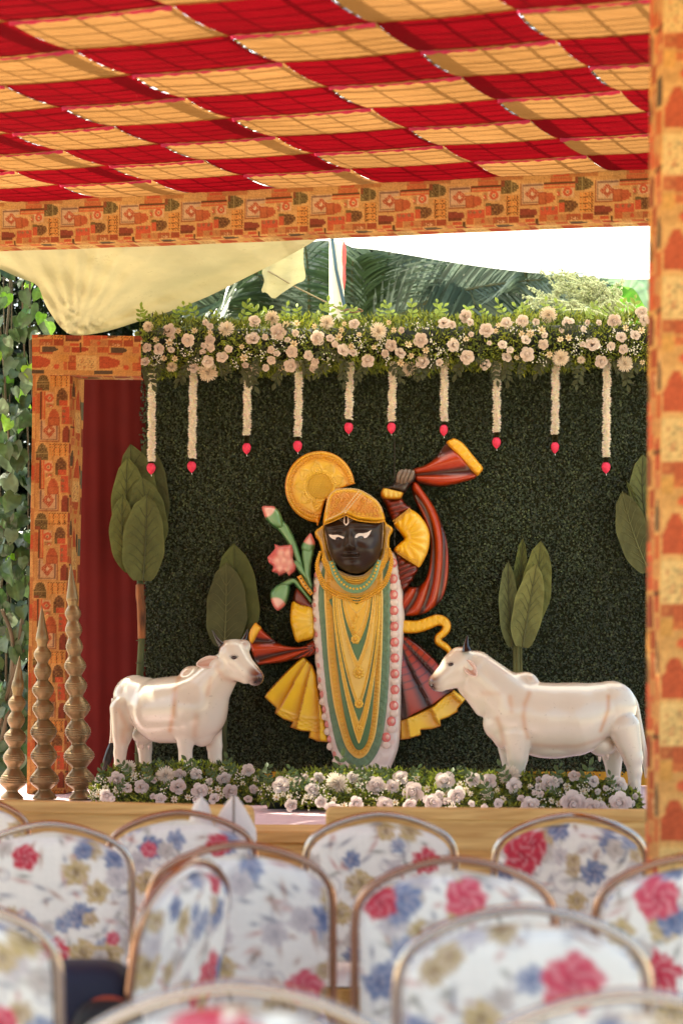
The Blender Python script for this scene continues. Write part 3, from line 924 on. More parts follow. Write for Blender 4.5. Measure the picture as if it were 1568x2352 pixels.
T2 = [(85, 600, 50, 'r'), (245, 580, 58, 'r'), (500, 520, 82, 'm'), (695, 605, 60, 'r'), (1160, 580, 60, 'r'), (1440, 490, 60, 'r'), (1455, 570, 55, 'r'), (275, 775, 50, 'r'), (455, 815, 50, 'r'),
      (285, 915, 60, 'r'), (625, 950, 90, 'm'), (940, 825, 68, 'r'), (1230, 745, 55, 'r'), (1370, 725, 50, 'r'), (1130, 830, 35, 'r'), (1245, 865, 50, 'r'), (1265, 1010, 80, 'm'), (830, 970, 45, 'm'),
      (1030, 985, 55, 'r'), (80, 950, 50, 'r'), (40, 820, 45, 'r'), (465, 725, 28, 'r'), (890, 595, 28, 'r'), (1005, 600, 26, 'r'), (845, 815, 28, 'r'), (375, 590, 30, 'r')]
T2 = [(1143.4 + .2292 * a, 604.4 + .2292 * b, .2292 * r, k) for a, b, r, k in T2]
T3 = [(60, 480, 22, 'r'), (168, 510, 40, 'm'), (120, 645, 28, 'r'), (265, 612, 26, 'r'), (230, 575, 24, 'r'), (365, 550, 30, 'r'), (375, 655, 30, 'r'), (310, 685, 32, 'm'), (470, 475, 25, 'r'),
      (510, 575, 28, 'r'), (575, 625, 30, 'r'), (665, 505, 30, 'r'), (565, 440, 25, 'r'), (660, 665, 25, 'r'), (5, 600, 25, 'r'), (505, 480, 16, 'r'),
      (-113, 540, 27, 'r'), (-53, 545, 20, 'r'), (-68, 470, 36, 'm'), (-228, 605, 25, 'r'), (-153, 620, 22, 'r'), (-233, 670, 28, 'r'), (-323, 640, 17, 'r'), (-128, 680, 20, 'r')]
T3 = [(784 + .5 * a, 506 + .5 * b, .5 * r, k) for a, b, r, k in T3]
TOPF = T1 + T2 + T3

def gar_c(x):                       # centre line and half height of the top garland
    return 797 - 0.012 * (x - 310), 62 + 5 * math.sin(x / 47.0) + 4 * math.sin(x / 19.0 + 1)
gar = thing('flower_garland', P(900, 800, 9.42), 'long garland of cream roses and greenery along the top of the leaf wall', 'garland')
N = 25000
gx = rng.uniform(312, 1560, N)
th = rng.uniform(0, 2 * np.pi, N)
rr_ = np.sqrt(rng.random(N)) * 0.35 + 0.65
rr_ = np.where(rng.random(N) < .35, rng.random(N), rr_)
cyv = 797 - 0.012 * (gx - 310); hyv = 62 + 5 * np.sin(gx / 47.0) + 4 * np.sin(gx / 19.0 + 1)
endt = np.clip((gx - 306) / 40, 0.45, 1)
Yg = 9.41 - 0.135 * np.cos(th) * rr_
yy = cyv - hyv * np.sin(th) * rr_ * endt
c = np.stack([(gx - CX) / K * Yg, Yg, EYE - (yy - HY) / K * Yg], -1)
out = np.stack([0.2 * rng.normal(size=N), -np.cos(th), np.sin(th)], -1)
d = out * 0.8 + rdir(N) * 0.8 + np.array([0, -.2, .15])
Vg, Fg = leaf_cloud(c, d, rdir(N) * .7 + np.array([0, -.6, .6]), rng.uniform(.022, .042, N), rng.uniform(.006, .011, N), .2)
br = rng.random((N, 1))
cg = np.where(br < .5, np.array([S(158, 164, 60)]), np.where(br < .8, np.array([S(116, 130, 54)]), np.array([S(70, 80, 40)]))) * rng.uniform(.7, 1.25, (N, 1))
o = link('foliage', mesh_np('foliage', Vg, [Fg], np.repeat(cg, 4, 0), [M_GREEN], smooth=False), gar); o['kind'] = 'stuff'
# dark stuffing inside
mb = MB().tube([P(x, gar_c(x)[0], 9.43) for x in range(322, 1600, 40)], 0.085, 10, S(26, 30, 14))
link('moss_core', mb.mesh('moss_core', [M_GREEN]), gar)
put_flowers(gar, TOPF, lambda x, y: 9.41 - 0.145 * math.sqrt(max(0.08, 1 - ((y - gar_c(x)[0]) / 75) ** 2)), ROSE_T, MUM_T)
dl = []
while len(dl) < 62:
    x = R.uniform(318, 1500); y = gar_c(x)[0] + R.uniform(-52, 56)
    if far_from(x, y, TOPF, 6) and far_from(x, y, dl, 8):
        dl.append((x, y, R.uniform(6, 9.5), 'd'))
for k, (x, y, r, _) in enumerate(dl):
    Yq = 9.41 - 0.15 * math.sqrt(max(0.1, 1 - ((y - gar_c(x)[0]) / 75) ** 2))
    if k % 3 == 2:
        aim(P(x, y, Yq), face_dir(), r * .95 / K * Yq, gar, R.choice(ROSE_T), 'rosebud')
    else:
        aim(P(x, y, Yq), face_dir(), r * 1.15 / K * Yq, gar, R.choice(DAI_T), 'daisy')
for k in range(34):                 # light sprigs standing up along the top
    x = 325 + k * 36 + R.uniform(-14, 14); y = gar_c(x)[0] - 48
    o = aim(P(x, y, 9.38 + R.uniform(-.06, .06)), (R.uniform(-.3, .3), -1, .3), R.uniform(40, 58) / 450, gar, R.choice(SPR_L), 'leaf_sprig', spin=R.uniform(-.75, .75))
for k in range(26):                 # dark sprigs hanging along the lower edge
    x = 330 + k * 46 + R.uniform(-16, 16); y = gar_c(x)[0] + R.uniform(14, 42)
    aim(P(x, y, 9.30), (R.uniform(-.3, .3), -1, R.uniform(-.2, .3)), R.uniform(38, 66) / 450, gar, R.choice(SPR_D), 'leaf_sprig', spin=math.pi + R.uniform(-.7, .7))
for k in range(26):                 # small sprigs across the front
    x = R.uniform(330, 1490); y = gar_c(x)[0] + R.uniform(-40, 40)
    aim(P(x, y, 9.285), (R.uniform(-.4, .4), -1, R.uniform(-.2, .3)), R.uniform(30, 46) / 450, gar, R.choice(SPR_D), 'leaf_sprig', spin=R.uniform(0, 6.28))
def breath(parent, cents, Yf, sp, n=16):
    mb = MB()
    for (x, y) in cents:
        for k in range(n):
            a, b = R.gauss(0, sp), R.gauss(0, sp)
            v, f = sphere_geo(P(x + a, y + b, Yf(x, y) - R.uniform(0, .03)), R.uniform(.0022, .0042), 5, 3)
            mb.add(v, f, S(236, 228, 212))
    o = link('baby_breath', mb.mesh('baby_breath', [M_PETAL]), parent); o['kind'] = 'stuff'
cents = []
while len(cents) < 42:
    x = R.uniform(320, 1490); y = gar_c(x)[0] + R.uniform(-45, 50)
    if far_from(x, y, TOPF, 4):
        cents.append((x, y))
breath(gar, cents, lambda x, y: 9.41 - 0.155 * math.sqrt(max(.1, 1 - ((y - gar_c(x)[0]) / 75) ** 2)), 8, 15)

# ------------------------------------------------------------------ hanging flower strings
M_TUBE = mat('ivory_tuberose', vcol=True, rough=0.7, spec=0.2, transl=0.2, var=0.05)
M_BUD = mat('pink_bud', S(226, 50, 84), rough=0.5, spec=0.4, var=0.12, vscale=60)
STR = [(350, 862, 348, 1060, 1076, 'far left, over the tall paper plant'), (445, 850, 441, 1053, 1072, 'second from the left, as long as the first'), (569, 862, 567, 1000, 1030, 'third from the left, with a wide dark collar'),
       (687, 856, 684, 1003, 1025, 'just left of the round crest of the statue'), (804, 858, 801, 963, 983, 'right above the round golden crest'), (902, 858, 899, 968, 983, 'between crest and raised hand of the statue'),
       (1020, 850, 1019, 968, 988, 'right above the flaring end of the scarf'), (1140, 856, 1140, 993, 1017, 'first one right of the flaring scarf end'), (1275, 860, 1274, 998, 1028, 'second from the right end of the row'), (1393, 850, 1391, 1050, 1074, 'last one at the right end of the row')]
for (xa, ya, xb, yb, ybud, where) in STR:
    Yh = 9.36
    t = thing('flower_string', P(xa, ya, Yh), 'hanging white flower string with pink bud, ' + where, 'flower string', 'white flower strings hanging from the garland')
    a, b = np.array(P(xa, ya - 25, Yh)), np.array(P(xb, yb, Yh))
    n = int((b[2] - a[2]) / -0.0052)
    cs, ds = [], []
    for k in range(n):
        c0 = a + (b - a) * k / n + np.array((0.0022 * math.sin(k * .35), 0, 0))
        for q in range(13):
            an = q * 2 * math.pi / 13 + k * 0.7 + R.uniform(-.2, .2)
            dd = np.array((math.cos(an), math.sin(an), R.uniform(-.35, .25)))
            cs.append(c0 + dd * .006); ds.append(dd)
    cs, ds = np.array(cs), np.array(ds)
    V, F = leaf_cloud(cs, ds, rdir(len(cs)) + (0, -.4, .6), rng.uniform(.013, .0205, len(cs)), .0095, .3)
    link('string_core', MB().tube([a, (a + b) / 2, b], .0125, 10, S(246, 234, 212)).mesh('string_core', [M_TUBE]), t)
    o = link('tuberose_petals', mesh_np('tuberose_petals', V, [F], np.repeat(tint(S(248, 238, 220), len(cs), .08), 4, 0), [M_TUBE], smooth=False), t)
    o['kind'] = 'stuff'
    # leaf collar
    top, bot = np.array(P(xb, yb - 1, Yh)), np.array(P(xb - .5, ybud - 9, Yh))
    cs, ds = [], []
    for k in range(max(int((top[2] - bot[2]) / .004), 3)):
        for q in range(10):
            an = q * .63 + k
            cs.append(top + (bot - top) * k / max(int((top[2] - bot[2]) / .004), 3)); ds.append((math.cos(an), math.sin(an), -.4))
    V, F = leaf_cloud(cs, ds, rdir(len(cs)), .019, .008)
    o = link('leaf_collar', mesh_np('leaf_collar', V, [F], tint(S(62, 56, 26), len(V), .3), [M_GREEN], smooth=False), t)
    c0 = np.array(P(xb - .5, ybud, Yh)); s = Yh / K
    prof = [(0.001, 12.5 * s), (6 * s, 11.5 * s), (9.5 * s, 6 * s), (10 * s, 1 * s), (8.5 * s, -5 * s), (5.5 * s, -9.5 * s), (1.5 * s, -13 * s), (.0008, -14.5 * s)]
    v, f = lathe_geo(prof, 12)
    v = v * np.array((1 + .06 * R.uniform(-1, 1), 1, 1))
    link('bud', MB().add(v + c0, f).mesh('bud', [M_BUD]), t)
    link('bud_tip', MB().tube([c0 + (0, 0, -13.5 * s), c0 + (.002, 0, -18 * s)], .0016, 5).mesh('bud_tip', [M_TUBE]), t)

# ================================================================== flower beds
def bed(label, cpts, hpx, Yf, flowers, roses, mums, nleaf):
    base = P(cpts[len(cpts) // 2][0], cpts[len(cpts) // 2][1] + hpx, Yf(cpts[0][0]))
    t = thing('flower_bed', (base.x, base.y, FLOOR), label, 'flower bed', 'flower beds along the stage')
    cp_ = np.array(cpts, float)
    xs = rng.uniform(cp_[0, 0], cp_[-1, 0], nleaf)
    yc = np.interp(xs, cp_[:, 0], cp_[:, 1]); hh = np.interp(xs, cp_[:, 0], cp_[:, 2])
    yy = yc + hh * rng.uniform(-1, 1, nleaf)
    lift = np.sqrt(np.clip(1 - ((yy - yc) / (hh + 1e-6)) ** 2, 0, 1))
    Yq = np.array([Yf(x) for x in xs]) + (yc - yy) / 470. * .9 - .06 * lift * rng.random(nleaf)
    c = np.stack([(xs - CX) / K * Yq, Yq, EYE - (yy - HY) / K * Yq], -1)
    c[:, 2] = np.maximum(c[:, 2], FLOOR + .004)
    d = rdir(nleaf) * np.array([1, .8, 1]) + np.array([0, -.3, .3])
    V, F = leaf_cloud(c, d, rdir(nleaf) * .7 + np.array([0, -.6, .5]), rng.uniform(.020, .038, nleaf), rng.uniform(.008, .014, nleaf), .2)
    br = rng.random((nleaf, 1))
    cg = np.where(br < .5, np.array([S(152, 162, 62)]), np.where(br < .8, np.array([S(100, 116, 54)]), np.array([S(62, 74, 40)]))) * rng.uniform(.7, 1.25, (nleaf, 1))
    o = link('foliage', mesh_np('foliage', V, [F], np.repeat(cg, 4, 0), [M_GREEN], smooth=False), t); o['kind'] = 'stuff'
    yof = lambda x, y: Yf(x) + (np.interp(x, cp_[:, 0], cp_[:, 1]) - y) / 470. * .9 - .075
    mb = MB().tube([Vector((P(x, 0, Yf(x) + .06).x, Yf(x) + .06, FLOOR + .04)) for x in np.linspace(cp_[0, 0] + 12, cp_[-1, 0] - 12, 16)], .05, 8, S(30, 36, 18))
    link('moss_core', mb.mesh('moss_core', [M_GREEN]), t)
    put_flowers(t, flowers, yof, roses, mums, 1.14)
    extra = []
    area = (cp_[-1, 0] - cp_[0, 0])
    while len(extra) < area / 20:
        x = R.uniform(cp_[0, 0] + 8, cp_[-1, 0] - 8)
        y = np.interp(x, cp_[:, 0], cp_[:, 1]) + np.interp(x, cp_[:, 0], cp_[:, 2]) * R.uniform(-.8, .85)
        if far_from(x, y, flowers, 5) and far_from(x, y, extra, 6):
            extra.append((x, y, R.uniform(6, 9), 'd'))
    for k, (x, y, r, _) in enumerate(extra):
        Yq = yof(x, y)
        if k % 3 == 0:
            aim(P(x, y, Yq), face_dir(up=.3), r / K * Yq, t, R.choice(ROSE_B), 'rosebud')
        else:
            aim(P(x, y, Yq), face_dir(up=.3), r * 1.15 / K * Yq, t, R.choice(DAI_B), 'daisy')
    k = 0
    for x in np.arange(cp_[0, 0] + 10, cp_[-1, 0] - 5, 40):
        y = np.interp(x, cp_[:, 0], cp_[:, 1]); hq = np.interp(x, cp_[:, 0], cp_[:, 2])
        up_ = k % 2 == 0
        yb = y - hq * .45 if up_ else y + R.uniform(-.4, .5) * hq
        aim(P(x, yb, yof(x, yb) - .01), (R.uniform(-.3, .3), -1, R.uniform(0, .5)), R.uniform(34, 52) / 500, t, R.choice(SPR_M), 'leaf_sprig', spin=R.uniform(-.9, .9) if up_ else R.uniform(0, 6.28))
        k += 1
    cents = []
    while len(cents) < area / 26:
        x = R.uniform(cp_[0, 0], cp_[-1, 0]); y = np.interp(x, cp_[:, 0], cp_[:, 1]) + np.interp(x, cp_[:, 0], cp_[:, 2]) * R.uniform(-.7, .7)
        if far_from(x, y, flowers, 3):
            cents.append((x, y))
    breath(t, cents, yof, 8, 14)
    return t
B1 = [(330, 1240, 55, 'm'), (610, 1300, 62, 'm'), (240, 1330, 46, 'r'), (425, 1390, 46, 'r'), (705, 1390, 46, 'r'), (1050, 1325, 46, 'r'), (720, 1290, 35, 'r'), (845, 1290, 40, 'r'), (1235, 1265, 42, 'r'), (160, 1450, 36, 'r'),
      (320, 1400, 36, 'r'), (1100, 1420, 48, 'r'), (1360, 1415, 26, 'r'), (1275, 1405, 26, 'r'), (570, 1480, 36, 'r'), (980, 1480, 32, 'r'), (100, 1330, 22, 'r'), (870, 1420, 45, 'r')]
B1 = [(196 + .3021 * a, 1388 + .3021 * b, .3021 * r, k) for a, b, r, k in B1]
bed('shorter flower bed of cream roses lying before the left cow', [(214, 1818, 16), (240, 1808, 34), (320, 1804, 46), (420, 1802, 50), (520, 1804, 48), (590, 1812, 40), (628, 1824, 20)], 40, lambda x: 8.30, B1, ROSE_B, MUM_B, 7000)
B2 = [(200, 1140, 45, 'r'), (555, 1130, 62, 'm'), (800, 1140, 46, 'r'), (395, 1170, 36, 'r'), (445, 1090, 32, 'r'), (650, 1090, 34, 'r'), (955, 1095, 38, 'r'), (1235, 1120, 52, 'r'), (900, 1150, 34, 'r'), (310, 1110, 22, 'r'), (1040, 1185, 50, 'r')]
B2 = [(571.7 + .3646 * a, 1388.4 + .3646 * b, .3646 * r, k) for a, b, r, k in B2]
B3 = [(340, 1140, 36, 'r'), (445, 1150, 40, 'r'), (580, 1115, 64, 'm'), (605, 1180, 42, 'r'), (835, 1165, 54, 'r'), (235, 1240, 52, 'r'), (1000, 1115, 30, 'r'), (1120, 1150, 35, 'r'), (1285, 1170, 40, 'r'), (985, 1290, 60, 'r'), (1295, 1290, 54, 'r'),
      (1110, 1320, 42, 'r'), (1170, 1325, 42, 'r'), (715, 1305, 42, 'r'), (505, 1290, 26, 'r'), (75, 1290, 46, 'r'), (120, 1240, 30, 'r'), (-70, 1300, 40, 'r'), (-230, 1300, 40, 'r'), (-420, 1290, 38, 'r'), (-560, 1320, 40, 'r'), (-640, 1280, 30, 'r'), (-830, 1300, 36, 'r')]
B2 += [(963.7 + .3542 * a, 1388.4 + .3542 * b, .3542 * r, k) for a, b, r, k in B3]
bed('longer flower bed of cream roses before the statue and the right cow', [(604, 1822, 18), (650, 1812, 34), (760, 1812, 44), (900, 1816, 46), (1100, 1822, 46), (1300, 1826, 42), (1420, 1836, 32), (1466, 1846, 18)], 40, lambda x: 7.85 - .1 * (x - 620) / 840, B2, ROSE_B, MUM_B, 14000)

# ================================================================== big-leaf paper plants
M_BIG = mat('paper_leaf', vcol=True, rough=0.62, spec=0.3, transl=0.12, var=0.24, vscale=7, bump=0.3, bscale=70, specks=.25, speck_col=(.10, .07, .03))
M_VEIN = mat('paper_leaf_vein', vcol=True, rough=0.7, var=0.05)
def big_leaf(parent, base, tip, wl, wr, Y, col, bend=0.0, fold=.18, vein=.52, name='leaf', pairs=7, curl=.0):
    """base, tip in survey units; wl, wr widths left and right of the midrib; bend moves the middle of the midrib sideways"""
    b, t = np.array(base, float), np.array(tip, float)
    ax = t - b; L = np.hypot(*ax); ax /= L
    sd = np.array((-ax[1], ax[0]))          # towards the right when pointing up
    if sd[0] < 0: sd = -sd
    ns, nt = 26, 15
    s = np.linspace(0, 1, ns)
    prof = np.sin(np.pi * np.clip(.03 + .97 * s, 0, 1) ** 0.84) ** 0.50 * (1.03 - 0.10 * s)
    prof = np.where(s > .88, prof * (0.45 + 0.55 * ((1 - s) / .12)), prof)
    mid = b[None] + np.outer(s, ax) * L + np.outer(np.sin(np.pi * s) * bend, sd)
    e = np.linspace(-1, 1, nt)
    wav = 0.012 * np.sin(s * 13)
    G = np.zeros((ns, nt, 3)); C = np.zeros((ns, nt, 3))
    q = np.random.default_rng(int(abs(base[0] * 7 + tip[1])))
    for j, ee in enumerate(e):
        w = np.where(ee < 0, wl, wr) * prof * abs(ee) * (1 + 0.03 * np.sin(s * 17 + ee * 2) * abs(ee))
        xy = mid + np.sign(ee) * w[:, None] * sd[None]
        h = fold * (w / 450.) * .55 - 0.02 * np.sin(np.pi * s) + curl * (s ** 2) * .1 + 0.004 * np.sin(s * 40 + abs(ee) * 6) * abs(ee)
        Yq = Y + (-h if fold < 0 else -h)
        for k in range(ns):
            G[k, j] = P(xy[k, 0], xy[k, 1], Yq[k])
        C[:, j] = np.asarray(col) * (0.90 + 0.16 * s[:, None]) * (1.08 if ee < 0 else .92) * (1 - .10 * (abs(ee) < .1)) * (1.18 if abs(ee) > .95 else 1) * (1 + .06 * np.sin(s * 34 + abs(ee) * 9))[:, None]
    mb = MB().grid(G, C).grid((G + np.array((0, .004, 0)))[:, ::-1], C[:, ::-1])
    vc = np.asarray(col) * vein
    m3 = G[:, nt // 2] + np.array((0, -.003, 0))
    mb.tube(m3, np.linspace(.0042, .0014, ns), 6, vc, 1)
    for k in range(pairs):
        i0 = int(2 + k * (ns - 7) / pairs)
        for sgn in (-1, 1):
            js = np.linspace(nt // 2, nt // 2 + sgn * (nt // 2) * .74, 5)
            path = []
            for m_, jf in enumerate(js):
                i1 = min(i0 + m_ * .95, ns - 1.01)
                ia, ja = int(i1), int(jf if sgn > 0 else math.ceil(jf))
                fr = i1 - ia
                path.append(G[ia, ja] * (1 - fr) + G[min(ia + 1, ns - 1), ja] * fr + np.array((0, -.0018, 0)))
            mb.tube(path, np.linspace(.0021, .0008, 5), 5, vc, 1)
    return link(name, mb.mesh(name, [M_BIG, M_VEIN]), parent)
def plant_base(x, Y): return Vector((P(x, 0, Y).x, Y, FLOOR))
OL, OD, OG = S(92, 100, 56), S(74, 80, 46), S(104, 114, 62)
f1 = lambda a, b: (228.7 + .25 * a, 996.4 + .25 * b)
t = thing('paper_plant', plant_base(322, 9.380), 'tall paper plant with six broad olive leaves beside the red curtain', 'plant', 'big-leaf paper plants')
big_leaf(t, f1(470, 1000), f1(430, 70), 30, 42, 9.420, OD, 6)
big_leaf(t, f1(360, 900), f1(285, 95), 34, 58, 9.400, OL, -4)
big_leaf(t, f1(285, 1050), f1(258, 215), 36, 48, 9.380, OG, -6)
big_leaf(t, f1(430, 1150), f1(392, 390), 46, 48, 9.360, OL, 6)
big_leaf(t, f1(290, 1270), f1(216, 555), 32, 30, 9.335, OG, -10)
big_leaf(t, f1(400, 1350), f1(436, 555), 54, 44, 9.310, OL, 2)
mb = MB().tube([P(f1(372, 1320)[0], f1(0, 1320)[1], 9.360), P(f1(380, 1500)[0], f1(0, 1500)[1], 9.360), P(f1(388, 1880)[0], f1(0, 1880)[1], 9.370), P(f1(370, 2240)[0], f1(0, 2240)[1], 9.380), plant_base(318, 9.380)], [.016, .018, .0165, .0185, .0195], 10, S(84, 92, 58))
for k in range(7):
    yq = 1470 + k * 52
    v, f = tube_geo([P(322 - (yq - 1470) * .02, yq, 9.375), P(322 - (yq - 1470) * .02, yq + 2, 9.375)], .0192, 10)
    mb.add(v, f, S(70, 78, 48))
link('stem', mb.mesh('stem', [M_BIG]), t)
hpath = [P(f1(370, 1378)[0], f1(0, 1378)[1], 9.355), P(f1(372, 1500)[0], f1(0, 1500)[1], 9.350), P(f1(385, 1600)[0], f1(0, 1600)[1], 9.350), P(f1(388, 1880)[0], f1(0, 1880)[1], 9.355)]
mb = MB().tube(catmull(np.array(hpath), 6, False), [.013] + [.021] * 10 + [.022] * 4 + [.0205] * 4, 12)
link('husk', mb.mesh('husk', [mat('brown_bark_husk', S(128, 78, 44), rough=0.8, var=0.8, vscale=26, stretch=(1, 1, .22), bump=.8, bscale=60)]), t)
f2 = lambda a, b: (457.4 + .2083 * a, 1208.7 + .2083 * b)
t = thing('paper_plant', plant_base(516, 9.400), 'paper plant with two broad dark leaves behind the left cow', 'plant', 'big-leaf paper plants')
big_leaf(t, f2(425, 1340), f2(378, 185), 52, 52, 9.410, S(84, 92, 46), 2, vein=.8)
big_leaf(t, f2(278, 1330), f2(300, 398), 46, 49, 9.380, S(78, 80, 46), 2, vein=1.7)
link('stem', MB().tube([P(520, 1470, 9.410), P(517, 1600, 9.410), plant_base(515, 9.410)], .012, 10, S(84, 92, 58)).mesh('stem', [M_BIG]), t)
f3 = lambda a, b: (1110.7 + .1458 * a, 1208.7 + .1458 * b)
t = thing('paper_plant', plant_base(1188, 9.360), 'paper plant with four upright olive leaves behind the right cow', 'plant', 'big-leaf paper plants')
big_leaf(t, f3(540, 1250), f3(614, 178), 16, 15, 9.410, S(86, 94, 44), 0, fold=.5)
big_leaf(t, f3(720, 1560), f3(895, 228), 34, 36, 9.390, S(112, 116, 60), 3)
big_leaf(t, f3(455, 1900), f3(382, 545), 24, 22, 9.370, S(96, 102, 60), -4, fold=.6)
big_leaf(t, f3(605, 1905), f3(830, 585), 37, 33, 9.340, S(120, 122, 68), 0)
for xa, w in ((480, .0085), (530, .0125), (580, .0075)):
    link('stem', MB().tube([P(*f3(xa, 1600), 9.385), P(*f3(xa, 2000), 9.380), P(*f3(xa + 5, 2300), 9.380), plant_base(f3(520, 0)[0], 9.380)], w, 8, S(104, 106, 62)).mesh('stem', [M_BIG]), t)
f4 = lambda a, b: (1388.4 + .1458 * a, 1012.7 + .1458 * b)
t = thing('paper_plant', plant_base(1500, 9.380), 'paper plant with dark leaves half hidden by the wrapped pole', 'plant', 'big-leaf paper plants')
big_leaf(t, f4(640, 1300), f4(480, 300), 26, 30, 9.430, S(46, 50, 28), 0)
big_leaf(t, f4(700, 1500), f4(600, 200), 34, 34, 9.410, S(92, 98, 54), -8)
big_leaf(t, f4(560, 1300), f4(335, 625), 7, 7, 9.390, S(98, 104, 48), 4, fold=.5, pairs=2)
big_leaf(t, f4(690, 2060), f4(268, 792), 38, 40, 9.360, S(88, 88, 48), -6, vein=1.4)
link('stem', MB().tube([P(1490, 1310, 9.380), P(1496, 1500, 9.380), plant_base(1500, 9.380)], .015, 10, S(84, 92, 58)).mesh('stem', [M_BIG]), t)

# ================================================================== bronze spires
M_BRZ = mat('bronze_paint', S(134, 110, 76), rough=0.38, metal=0.6, var=0.22, vscale=5, bump=.12, bscale=50)
def spire(label, tip, base, cone_b, cone_w, bulbs, necks, basew, Y):
    zx = lambda q: q * .2431
    zy = lambda q: 1274 + q * .2431
    s = Y / K * .2431
    top, bot = tip[1], base[1]
    prof = [(basew * 1.0, bot + 8), (basew, bot - 6), (basew * .96, bot - 16), (necks[-1][1] * 1.15, necks[-1][0] + 12)]
    ks = list(zip(bulbs, necks[:-1], necks[1:]))[::-1]
    for (by, bw), (n0y, n0w), (n1y, n1w) in ks:
        prof += [(n1w * 1.05, n1y + 6), (n1w, n1y), (n1w * 1.08, n1y - 5)]
        # rise from the lower neck to the belly, with turned ridges round the middle
        for u in np.linspace(0, 1, 44)[1:-1]:
            yq = n1y + (n0y - n1y) * u
            ub = (n1y - by) / (n1y - n0y)
            q = u / ub if u < ub else (1 - u) / (1 - ub)
            r = (n1w if u < ub else n0w) + (bw - (n1w if u < ub else n0w)) * math.sin(q * math.pi / 2) ** 1.25
            rg = 1.0 + (0.035 * math.cos(u * 2 * math.pi * 11) if .30 < u < .72 else 0)
            prof.append((r * rg, yq))
    n0y, n0w = necks[0]
    prof += [(n0w * 1.03, n0y), (n0w * 1.12, n0y - 6), (n0w * 1.0, n0y - 14), (n0w * 1.2, n0y - 20), (n0w * 1.08, n0y - 28), (n0w * 1.28, n0y - 36), (n0w * 1.2, n0y - 44)]
    prof += [(cone_w, cone_b), (cone_w * .97, cone_b - 22), (cone_w * .84, cone_b - 70)]
    for u in np.linspace(0.25, 1, 8):
        prof.append((cone_w * (1 - u) ** .9 * .98 + .8, cone_b + (top - cone_b) * u))
    pr = [(r * s, (bot + 8 - y) * s) for r, y in prof]
    v, f = lathe_geo(pr, 40)
    b = P(zx(base[0]), zy(bot + 8), Y)
    lean = math.atan2((tip[0] - base[0]), (bot - top))
    t = thing('temple_spire', (b.x, b.y, FLOOR), label, 'spire', 'bronze turned spires', local=True)
    o = link('spire_body', MB().add(v, f).mesh('spire_body', [M_BRZ]), t)
    t.rotation_euler = (0, lean, 0)
    return t
spire('shortest of the three bronze turned spires, at the far left edge', (187, 945), (115, 2290), 1250, 60, [(1390, 82), (1550, 82), (1710, 105), (1910, 103), (2140, 125)],
      [(1316, 42), (1470, 46), (1630, 48), (1810, 52), (2000, 56), (2222, 54)], 108, 8.50)
spire('middle-height bronze turned spire before the printed pillar', (397, 470), (425, 2290), 800, 62, [(930, 82), (1090, 82), (1265, 103), (1440, 103), (1665, 125), (1890, 125), (2120, 138)],
      [(856, 42), (1010, 48), (1172, 50), (1358, 54), (1545, 54), (1775, 60), (2000, 62), (2212, 58)], 112, 8.50)
spire('tallest of the three bronze turned spires, before the red curtain', (672, 70), (765, 2290), 420, 58, [(545, 76), (700, 80), (860, 80), (1040, 103), (1225, 105), (1440, 125), (1660, 122), (1890, 145), (2120, 140)],
      [(468, 42), (612, 50), (772, 52), (942, 54), (1132, 55), (1326, 60), (1547, 60), (1778, 65), (2005, 68), (2215, 60)], 112, 8.50)

# ================================================================== vegetation behind
M_PALM = mat('palm_leaflet', vcol=True, rough=0.32, spec=0.6, transl=0.25, var=0.12, vscale=3)
M_TREE = mat('tree_leaf', vcol=True, rough=0.4, spec=0.5, transl=0.45, var=0.15, vscale=2)
M_BARK = mat('dark_bark', S(62, 50, 40), rough=0.9, var=0.3, vscale=8, bump=.6, bscale=20)
def frond(parent, a, m, b, Y0, Y1, Ll, col, n=52, droop=.5):
    a, m, b = (np.array(P(*q, Yq)) for q, Yq in ((a, Y0), (m, (Y0 + Y1) / 2), (b, Y1)))
    mb = MB()
    ts = np.linspace(0, 1, 24)
    path = np.array([(1 - t) ** 2 * a + 2 * t * (1 - t) * m + t * t * b for t in ts])
    mb.tube(path, np.linspace(.018, .005, 24), 6, S(120, 122, 84))
    for k in range(n):
        t = .10 + .90 * k / n
        p0 = (1 - t) ** 2 * a + 2 * t * (1 - t) * m + t * t * b
        tg = 2 * (1 - t) * (m - a) + 2 * t * (b - m); tg /= np.linalg.norm(tg)
        for sg in (-1, 1):
            L = Ll * (.45 + .75 * math.sin(math.pi * (.12 + .8 * t))) * R.uniform(.85, 1.1)
            side = np.cross(tg, (0, 1, 0)) * sg + np.array((0, R.uniform(-.5, .1), 0))
            side /= np.linalg.norm(side)
            dr = tg * .75 + side * .75
            dr /= np.linalg.norm(dr)
            W = .0105 * R.uniform(.8, 1.2)
            n3 = np.cross(dr, (0, 1, 0)); n3 = n3 / (np.linalg.norm(n3) + 1e-6) * .8 + np.array((0, -.6 * sg, 0)); n3 /= np.linalg.norm(n3)
            us_ = np.linspace(0, 1, 6)
            G = np.array([[p0 + dr * L * u + np.array((0, 0, -droop * L * u * u * .55)) + n3 * w * W * math.sin(math.pi * min(.98, .15 + .85 * u)) ** .7 for w in (-1, 1)] for u in us_])
            mb.grid(G, np.array(col) * R.uniform(.75, 1.2))
    return link('frond', mb.mesh('frond', [M_PALM]), parent)
PC1, PC2, PC3 = S(106, 124, 104), S(82, 106, 70), S(130, 146, 132)
pl = thing('palm_tree', (P(640, 0, 12.2).x, 12.2, 0), 'palm with dark arching fronds showing under the cream tarpaulin', 'palm', 'palms behind the leaf wall')
